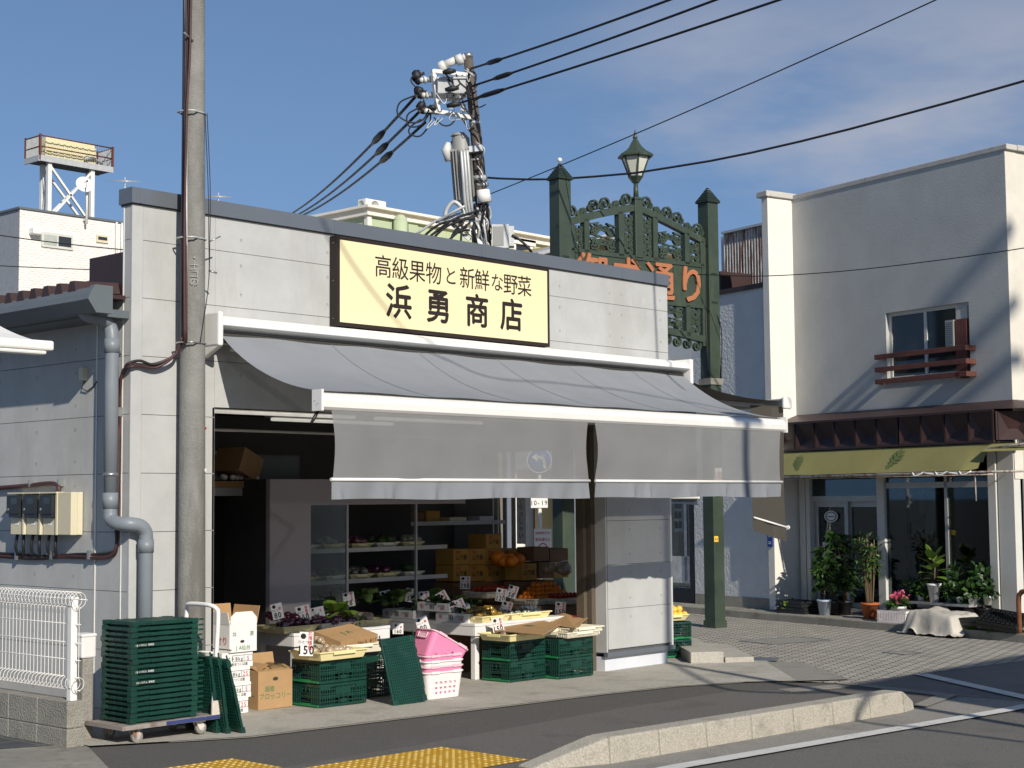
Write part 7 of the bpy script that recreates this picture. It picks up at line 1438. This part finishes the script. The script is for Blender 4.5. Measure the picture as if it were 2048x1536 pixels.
for (a, b, c, d, lb) in [(972, 1003, 1068, 1097, 'topmost yellow fruit carton at the peak of the stack'), (907, 938, 1098, 1129, 'yellow fruit carton in the upper row farthest from the side opening'), (939, 971, 1098, 1129, 'yellow fruit carton one from the end in the upper row'), (972, 1003, 1097.6, 1129, 'yellow fruit carton directly under the topmost one'), (1005, 1036, 1097, 1128, 'yellow fruit carton in the upper row nearest the side opening'), (907, 938, 1130, 1162, 'yellow fruit carton in the lower row farthest from the side opening'), (939, 970, 1130, 1162, 'yellow fruit carton one from the end in the lower row'), (971, 1003, 1130, 1162, 'yellow fruit carton two below the topmost one'), (1005, 1038, 1129, 1162, 'yellow fruit carton in the lower row nearest the side opening')]:
    pxbox(lb, a, b, c, d, yb1, .28, 'carton_yellow', gY, '山下屋')
zz = at(960, 1162.5, y=yb1).z; x0, x1 = at(907, 1162, y=yb1).x, at(1038, 1162, y=yb1).x
m = MB(); m.box(x0, x1, yb1 + .0, yb1 + .30, .02, zz - .002); single(m, 'pallet_box', 'carton_dark', 'dark brown box under the yellow cartons', 'box', loc=((x0 + x1) / 2, yb1 + .15, .02), bev=.004)
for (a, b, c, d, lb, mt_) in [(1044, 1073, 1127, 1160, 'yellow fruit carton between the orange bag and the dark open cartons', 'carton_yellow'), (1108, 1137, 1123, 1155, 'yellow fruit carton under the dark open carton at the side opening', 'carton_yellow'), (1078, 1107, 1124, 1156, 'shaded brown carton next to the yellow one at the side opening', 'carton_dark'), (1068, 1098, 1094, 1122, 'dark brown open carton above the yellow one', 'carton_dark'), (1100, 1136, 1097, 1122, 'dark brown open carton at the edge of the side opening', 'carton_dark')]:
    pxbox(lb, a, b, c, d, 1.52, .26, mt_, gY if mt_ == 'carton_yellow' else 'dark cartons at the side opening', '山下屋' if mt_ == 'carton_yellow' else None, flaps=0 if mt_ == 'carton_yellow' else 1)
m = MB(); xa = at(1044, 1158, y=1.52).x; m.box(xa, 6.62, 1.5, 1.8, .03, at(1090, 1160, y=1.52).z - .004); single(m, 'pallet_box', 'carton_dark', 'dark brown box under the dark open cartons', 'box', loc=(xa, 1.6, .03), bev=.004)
pp = at(1010, 1122, y=1.8); 
lumps('bag_of_oranges', 'mandarin', bagcluster((pp.x, 1.72, pp.z - .02), .13, 14, 501), 'bag of red orange fruit in front of the yellow cartons', 'bag', None, .1)
pd_ = at(1156, 1140, y=.95); lumps('bag_of_noodles', 'bag_film', bagcluster((min(6.5, pd_.x - .02), 1.25, pd_.z - .03), .12, 10, 502), 'sunlit crinkled clear bag beside the side opening', 'bag', None)
# ledge with brown cartons at the upper left
ldg = thing('storage_ledge', 'wooden storage ledge under the tipped brown carton high inside the shop', 'shelf', (2.2, 1.9, 1.9)); l0 = at(425, 962, y=1.7); l1 = at(541, 968, y=1.7)
m = MB(); m.box(.41, l1.x, 1.7, 2.9, l0.z - .06, l0.z); m.build('board', 'wood', ldg, True, .004)
m = MB(); m.box(.41, l1.x, 1.72, 1.76, l0.z - .14, l0.z - .061); m.build('rail', 'alu', ldg, True)
m = MB(); m.box(.41, l1.x, 2.0, 2.1, .02, l0.z - .15); m.build('back_board', 'black_frame', ldg, True)
xa = at(470, 930, y=1.95).x
carton('brown carton tipped against a white carton on the high ledge', .30, .34, .24, (xa - .0, 1.95, l0.z + .05), 0, 'carton', rot=(0, R(22), R(12))); t = carton('white carton with black handwriting on the high ledge', .50, .3, .30, (xa + .02, 2.35, l0.z + .002), R(4), 'carton_white'); print_on(t, 'ふじりんご', (.0, -.152, .24), (1, 0, 0), (0, 0, 1), .07, 'ink', .004)
m = MB(); m.box(0, .75, 0, .3, 0, .28); single(m, 'storage_crate', 'gutter_metal', 'grey storage crate on the high ledge behind the cartons', 'crate', loc=(0, 0, 0), bev=.02).location = (xa + .35, 2.3, l0.z + .002)
for k in range(3): lumps('paper_bag', 'paper', bagcluster((l1.x - .42 + k * .16, 1.85, l0.z + .02), .05, 4, 520 + k), 'crumpled white paper lying on the high ledge edge', 'paper', 'crumpled papers on the ledge')
# ================================================================ IN FRONT OF THE PLANT SHOP
wbM = WM[wb.name]
def RL(px, py, off):                     # pixel on a plane parallel to the shop front, off metres toward the street: world point
    return atp(px, py, Q0 + n_ * off, n_)
ZP = .106
def pot(t, r0, r1, h, mt_, wrap=False):
    m = MB(); m.lathe([(0, 0), (r0, 0), (r1, h - .03), (r1 * 1.1, h - .03), (r1 * 1.12, h), (r1 * .95, h), (r1 * .9, h - .04), (0, h - .04)], n=18); m.build('pot', mt_, t)
def leaves(m, c, rx, rz, n, size, seed, hollow=.35, droop=.3, narrow=.32, mi=0):
    random.seed(seed)
    for i in range(n):
        d = V((random.gauss(0, 1), random.gauss(0, 1), random.gauss(0, 1))).normalized(); q = random.uniform(hollow, 1) ** .6; p = V(c) + V((d.x * rx * q, d.y * rx * q, d.z * rz * q))
        a_ = (d + V((random.uniform(-.6, .6), random.uniform(-.6, .6), random.uniform(-.5, .2) - droop))).normalized(); b_ = a_.cross(V((random.uniform(-1, 1), random.uniform(-1, 1), 1))).normalized(); s_ = size * random.uniform(.6, 1.3); w = s_ * narrow; nn = a_.cross(b_) * (s_ * .10)
        m.add([p, p + a_ * s_ * .45 + b_ * w - nn, p + a_ * s_, p + a_ * s_ * .45 - b_ * w - nn, p + a_ * s_ * .5], [(0, 1, 4), (1, 2, 4), (2, 3, 4), (3, 0, 4)], mi)
def plant(label, px, py, off, kind, pot_args, scale=1.0, name='potted_plant', zb=ZP):
    p = RL(px, py, off); t = thing(name, label, 'plant', (p.x, p.y, zb), random.uniform(0, 6)); pot(t, *pot_args); h = pot_args[2]; return t, h
# topiary
t, h = plant('round headed potted tree in a pale blue pot by the shop door', 1650, 1243, .55, 0, (.075, .10, .22, 'pot_blue'))
m = MB(); m.tube(smooth_path([(0, 0, h - .04), (.015, 0, h + .15), (-.01, .01, h + .36)], 4), .013, 6); m.build('trunk', 'stem', t)
m = MB(); leaves(m, (0, 0, h + .42), .15, .15, 300, .075, 1); m.build('crown', 'leaf', t)
# tall bush in terracotta
t, h = plant('tall bushy plant in a terracotta pot beside the white door post', 1741, 1254, .55, 0, (.085, .12, .22, 'terracotta'))
random.seed(21); m = MB(); tips = []
for k in range(9):
    a_ = k * .7; r = .04; e_ = V((.14 * math.cos(a_) * random.uniform(.5, 1), .14 * math.sin(a_) * random.uniform(.5, 1), h + random.uniform(.55, .95))); m.tube(smooth_path([(r * math.cos(a_), r * math.sin(a_), h - .04), (r * 1.6 * math.cos(a_), r * 1.6 * math.sin(a_), h + .3), e_], 4), .008, 5); tips.append(e_)
m.build('stem', 'stem', t); m = MB()
for k, e_ in enumerate(tips): leaves(m, e_ - V((0, 0, .18)), .07, .24, 52, .075, 30 + k, 0, .0, .24)
m.build('crown', 'leaf', t)
# palm like pair behind
for k, (px, off, s_, lb) in enumerate([(1690, .30, 1.25, 'tall dark palm like plant close to the shop door'), (1668, .42, .95, 'dark spiky plant in a black pot between the topiary and the bush')]):
    t, h = plant(lb, px, 1243, off, 0, (.08, .10, .20, 'pot_black')); random.seed(50 + k); m = MB()
    for q in range(9): m.tube([(random.uniform(-.03, .03), random.uniform(-.03, .03), h - .04), (random.uniform(-.12, .12), random.uniform(-.12, .12), h + .75 * s_ * random.uniform(.5, 1))], .007, 5)
    m.build('stem', 'stem', t); m = MB()
    for q in range(26):
        c = V((random.uniform(-.17, .17), random.uniform(-.17, .17), h + random.uniform(.15, .95) * s_ * .85))
        for j in range(9):
            a_ = random.uniform(0, 6.28); d = V((math.cos(a_), math.sin(a_), random.uniform(-.4, .5))); L_ = random.uniform(.12, .22); sd = d.cross(V((0, 0, 1))).normalized() * .011; m.add([c - sd, c + sd, c + d * L_ * .6 + sd + V((0, 0, .01)), c + d * L_ - V((0, 0, .06)), c + d * L_ * .6 - sd + V((0, 0, .01))], [(0, 1, 2, 3, 4)])
    m.build('crown', 'leaf_dark', t)
# rubber plant in a white wrapped pot on the bench
bench = thing('plant_bench', 'low dark bench in front of the shop window with small pots', 'bench', RL(1880, 1215, .28), brz)
p0, p1_ = RL(1808, 1203, .28), RL(1945, 1206, .28); zbn = (p0.z + p1_.z) / 2
m = MB(); L_ = (p1_ - p0).length; m.box(-L_ / 2, L_ / 2, -.12, .12, -.03, 0); bI = T(0, 0, zbn - bench.location.z); m.v = [bI @ q for q in m.v]; m.build('bench_top', 'alu', bench)
for s_ in (-1, 1): m = MB(); m.box(s_ * (L_ / 2 - .08) - .02, s_ * (L_ / 2 - .08) + .02, -.1, .1, ZP - bench.location.z, zbn - .031 - bench.location.z); m.build('leg', 'black_frame', bench)
t, h = plant('rubber plant with big oval leaves in a white wrapped pot on the bench', 1869, 1203, .30, 0, (.055, .09, .25, 'pot_white'), zb=zbn); random.seed(9)
m = MB(); m.tube([(0, 0, h - .04), (.02, 0, h + .2), (.0, .01, h + .34)], .01, 6); m.build('stem', 'stem', t); m = MB()
for q in range(15):
    a_ = q * 2.4; el = -.1 + q * .09; d = V((math.cos(a_) * math.cos(el), math.sin(a_) * math.cos(el), math.sin(el))); b0 = V((0, 0, h + .04 + q * .02)); sd = d.cross(V((0, 0, 1))).normalized()
    m.grid(lambda u, v_, d=d, sd=sd, b0=b0: b0 + d * (.05 + v_ * .22) + sd * ((u - .5) * .15 * math.sin(math.pi * min(1, .1 + .88 * v_))) + V((0, 0, .02 * abs(u - .5) - .05 * v_ * v_)), 4, 6)
m.build('crown', 'leaf_light', t)
for k, (px, py, mt_, r, lb) in enumerate([(1920, 1203, 'pot_white', .045, 'small white pot with leaves on the bench near the kraft wrapped pot'), (1952, 1206, 'pot_white', .05, 'small white pot at the bench end'), (1945, 1196, 'carton_white', .06, 'small kraft wrapped pot behind the bench end'), (1976, 1200, 'ceramic', .06, 'grey pot with dark leaves by the last window post'), (1897, 1203, 'pot_white', .04, 'small white pot with leaves next to the rubber plant'), (1822, 1200, 'pot_black', .05, 'small black pot with leaves on the bench beside the white door post'), (1842, 1202, 'pot_white', .045, 'small white pot with dark leaves between the black pot and the rubber plant')]):
    t, h = plant(lb, px, py, .28 if px < 1950 else .2, 0, (r * .75, r, r * 2, mt_), zb=zbn if px < 1960 else zbn - .0); m = MB(); leaves(m, (0, 0, h + .06), .10, .10, 55, .09, 70 + k, 0, 0, .4); m.build('foliage', 'leaf_dark' if k % 2 else 'leaf', t)
bench2 = None
# tall leafy plants behind the glass edge at right
for k, (px, off, hh, lb) in enumerate([(1968, .12, .62, 'dark leafy plant beside the last shop window post'), (1915, .10, .6, 'dark leafy plant behind the bench near the window mullion')]):
    t, h = plant(lb, px, 1240, off, 0, (.08, .11, .22, 'pot_black')); m = MB(); m.tube([(0, 0, h - .04), (.02, .0, h + hh * .6)], .01, 5); m.build('stem', 'stem', t); m = MB(); leaves(m, (0, 0, h + hh * .55), .15, hh * .4, 80, .11, 80 + k, 0, .1, .40); m.build('crown', 'leaf_dark', t)
# flowers in a white basket
p = RL(1798, 1258, .70); 
m = MB()
for x0, x1, y0, y1 in ((-.24, .24, -.15, -.144), (-.24, .24, .144, .15), (-.24, -.234, -.144, .144), (.234, .24, -.144, .144)):
    m.box(x0, x1, y0, y1, .0, .03); m.box(x0, x1, y0, y1, .13, .16)
    n = 18 if x1 - x0 > .1 else 11
    for k in range(n): f_ = (k + .5) / n; xx, yy = x0 + (x1 - x0) * f_, y0 + (y1 - y0) * f_; m.box(xx - .006, xx + .006, yy - .004, yy + .004, .03, .13)
m.box(-.234, .234, -.144, .144, .0, .01); tag(place(m.build('flower_basket', 'basket_white'), (p.x, p.y, ZP), brz + R(4)), 'white slotted basket holding a white pot of pink flowers', 'basket')
ft = thing('flower_pot', 'pink cyclamen in a white pot standing in the white basket', 'plant', (p.x, p.y, ZP + .012)); m = MB(); pot(ft, .07, .10, .20, 'pot_white'); m = MB(); leaves(m, (0, 0, .24), .14, .06, 110, .07, 5, 0, 0, .5); m.build('foliage', 'leaf', ft); m = MB(); leaves(m, (.03, 0, .31), .12, .06, 70, .055, 6, 0, -.4, .5); m.build('blossom', 'petal', ft)
# tarp over something low
pc = RL(1888, 1272, .85); pc = at(1888, 1270, z=0); tp = thing('covered_bundle', 'low object under a crumpled beige sheet in front of the shop window', 'covered object', (pc.x, pc.y, .01), brz)
def tarpf(u, v_):
    x = (u - .5) * 1.10; y = (v_ - .5) * .78; e = max(abs(u - .5) * 1.02, abs(v_ - .5)) * 2; top = .31 - .07 * u + .05 * mnoise.noise(V((u * 4, v_ * 3, 3)))
    k = min(1, max(0, (e - .58) / .36)); k = k * k * (3 - 2 * k); z = top * (1 - k) + .015; z += .05 * k * (1 - k) * 4 * mnoise.noise(V((u * 9, v_ * 9, 6))) + .014 * mnoise.noise(V((u * 15, v_ * 15, 5))) + max(0, .10 * mnoise.noise(V((u * 6, v_ * 6, 9)))) * k
    f_ = 1 - .10 * k + .05 * k * mnoise.noise(V((u * 8, v_ * 8, 2))); return V((x * f_, y * f_, max(.006, z)))
m = MB(); m.grid(tarpf, 44, 32); m.build('sheet', 'tarp', tp); m = MB(); m.box(-.30, .30, -.18, .18, .0, .17); m.build('box_below', 'block', tp)
# black seedling trays
def seed_tray(label, px, py, off, rz, rot=None, dz=0):
    p = RL(px, py, off); m = MB()
    for z in (0.0, .045): m.box(-.26, .26, -.17, .17, z, z + .006); m.box(-.27, .27, -.18, -.17, z, z + .04); m.box(-.27, .27, .17, .18, z, z + .04); m.box(-.27, -.26, -.17, .17, z, z + .04); m.box(.26, .27, -.17, .17, z, z + .04)
    for i in range(8):
        for j in range(5): x, y = -.22 + i * .063, -.13 + j * .065; m.box(x - .024, x + .024, y - .024, y - .018, .05, .09); m.box(x - .024, x + .024, y + .018, y + .024, .05, .09); m.box(x - .024, x - .018, y - .018, y + .018, .05, .09); m.box(x + .018, x + .024, y - .018, y + .018, .05, .09)
    tag(place(m.build('seedling_tray', 'black_plastic'), (p.x, p.y, ZP + dz), rz, rot), label, 'tray', 'black plastic plant trays')
seed_tray('black celled plant tray on top of another by the blue plate pier', 1596, 1238, .55, brz, dz=.095); seed_tray('lower black plant tray under the celled one by the pier', 1598, 1243, .55, brz + R(4))
seed_tray('black plant tray lying flat beside the beige sheet', 1965, 1266, .72, brz + R(8), dz=.05); seed_tray('black plant tray sliding off tilted near the pipe bollard', 2008, 1272, .8, brz, (R(24), R(6), brz + R(12)), .1)
# weeds
for k, (px, py, s_, lb) in enumerate([(1988, 1262, .12, 'yellow green weed between the black trays'), (1940, 1282, .08, 'low weed at the platform edge under the sheet'), (2030, 1280, .08, 'low weed at the foot of the pipe bollard'), (1582, 1215, .16, 'thin dry plant climbing beside the pier')]):
    p = RL(px, py, .8 if px > 1700 else .62); m = MB(); leaves(m, (0, 0, s_ * .5), s_, s_ * .6, 60, .07, 95 + k, 0, -.3, .4); o = m.build('weed', 'leaf_light'); o.location = (p.x, p.y, ZP); tag(o, lb, 'weed')
# pipe bollard at the right edge
p = RL(2044, 1280, .86); t = thing('pipe_bollard', 'rusty brown bent pipe bollard beside the tilted black tray', 'bollard', (p.x, p.y, .09), brz); m = MB(); m.tube(smooth_path([(-.03, 0, 0), (-.03, 0, .42), (-.0, 0, .50), (.08, 0, .53), (.5, 0, .53), (.58, 0, .50), (.61, 0, .42), (.61, 0, 0)], 6), .03, 12); m.build('pipe', 'rust', t)
# goods inside the plant shop
for k, (x, y, z, mt_, lb) in enumerate([(-2.4, 1.2, .75, 'paper', 'pale display stand deep inside the plant shop')]):
    m = MB(); m.box(-.25, .25, -.2, .2, 0, .7); m.box(-.3, .3, -.25, .25, .7, .73); o = single(m, 'display_stand', 'interior_wall', lb, 'stand', bev=.005); o.matrix_world = wbM @ T(x, y, .128)
m = MB(); m.grid(lambda u, v_: V((u * .22 + .01 * math.sin(v_ * 9), .02 * math.sin(u * 20), 1.5 - v_ * 1.2)), 14, 8); o = single(m, 'curtain', 'frosted', 'thin grey curtain strip hanging inside the plant shop window', 'curtain'); o.matrix_world = wbM @ T(-2.5, .25, .35)
m = MB(); m.box(0, .09, 0, .004, 0, .38); o = single(m, 'notice', 'poster', 'narrow pale notice hanging inside the shop window', 'notice'); o.matrix_world = wbM @ T(-2.42, .05, 1.55)

# ================================================================ ACROSS THE ROAD, behind the camera's field: what casts the long shadows
def back(p, k): return p - V((.39, 1, -.60)) * k
g1 = [gp(2100, 1488), gp(1900, 1462), gp(1700, 1436), at(1690, 1388, z=.0), at(1560, 1386, z=0), at(1440, 1376, z=0), at(1345, 1331, z=0)]
w1 = [back(p, k) for p, k in zip(g1, (8.4, 8.6, 8.9, 9.2, 9.3, 9.5, 9.9))]
wire('thick service cable over the road outside the view whose shadow crosses the sidewalk', smooth_path(w1, 5), .035)
s2 = [at(640, 440, y=0), at(690, 505, y=-.1), at(750, 590, y=-.1), at(812, 665, y=-.1), at(900, 715, y=-.30), at(985, 752, y=-.55), at(1120, 768, y=-.55), at(1240, 782, y=-.60), at(1400, 808, y=-.9), at(1500, 830, y=-1.2)]
w2 = [back(p, 7.6) for p in s2]; wire('telephone cable over the road outside the view whose shadow crosses the sign and awning', smooth_path(w2, 5), .014)
p = at(1492, 900, y=-1.43); k = 9.0; q = back(p, k); lpz = 2.55 + .6 * k
lp2 = thing('street_light', 'slim street light pole on the far side of the road outside the view', 'street light', (q.x, q.y, 0)); m = MB(); m.tube([(0, 0, 0), (0, 0, lpz - .4), (0, 0, lpz)], [.07, .055, .05], 12); m.build('pole', 'galv', lp2); m = MB(); m.box(-.25, .25, -.12, .12, lpz, lpz + .14); m.build('lamp_head', 'galv', lp2, bev=.03)
hb = thing('corner_shop', 'plain low shop building across the road outside the view', 'building', (5.2, -13, 0)); m = MB(); m.box(3.0, 7.2, -16, -11.2, 0, 5.0); m.build('wall', 'stucco_white', hb, True); m = MB(); m.box(2.8, 7.4, -16.2, -11.0, 5.0, 5.12); m.build('roof', 'cap_metal', hb, True); m = MB(); m.box(3.8, 6.4, -11.195, -11.18, .2, 2.3); m.build('window', 'window_dark', hb, True)
wz = [(-2.6, 4.9, .30), (-2.2, 5.3, .5), (-1.5, 5.2, .3)]
for k, ((xa_, za), (xb_, zb_), r_, lb) in enumerate([((-3.6, 3.2), (-.2, 5.6), .10, 'lowest of three unseen cable bundles added to cast shadow streaks on the white wall'), ((-2.4, 3.15), (.3, 4.9), .09, 'middle of three unseen cable bundles added to cast shadow streaks on the white wall'), ((-1.5, 3.1), (.4, 4.2), .11, 'highest of three unseen cable bundles added to cast shadow streaks on the white wall')]):  # unseen bundles, added and thickened for the soft streaks on the white wall
    a_ = back(wbM @ V((xa_, 0, za)), 19); b_ = back(wbM @ V((xb_, 0, zb_)), 19); wire(lb, [a_, a_.lerp(b_, .5), b_], r_)
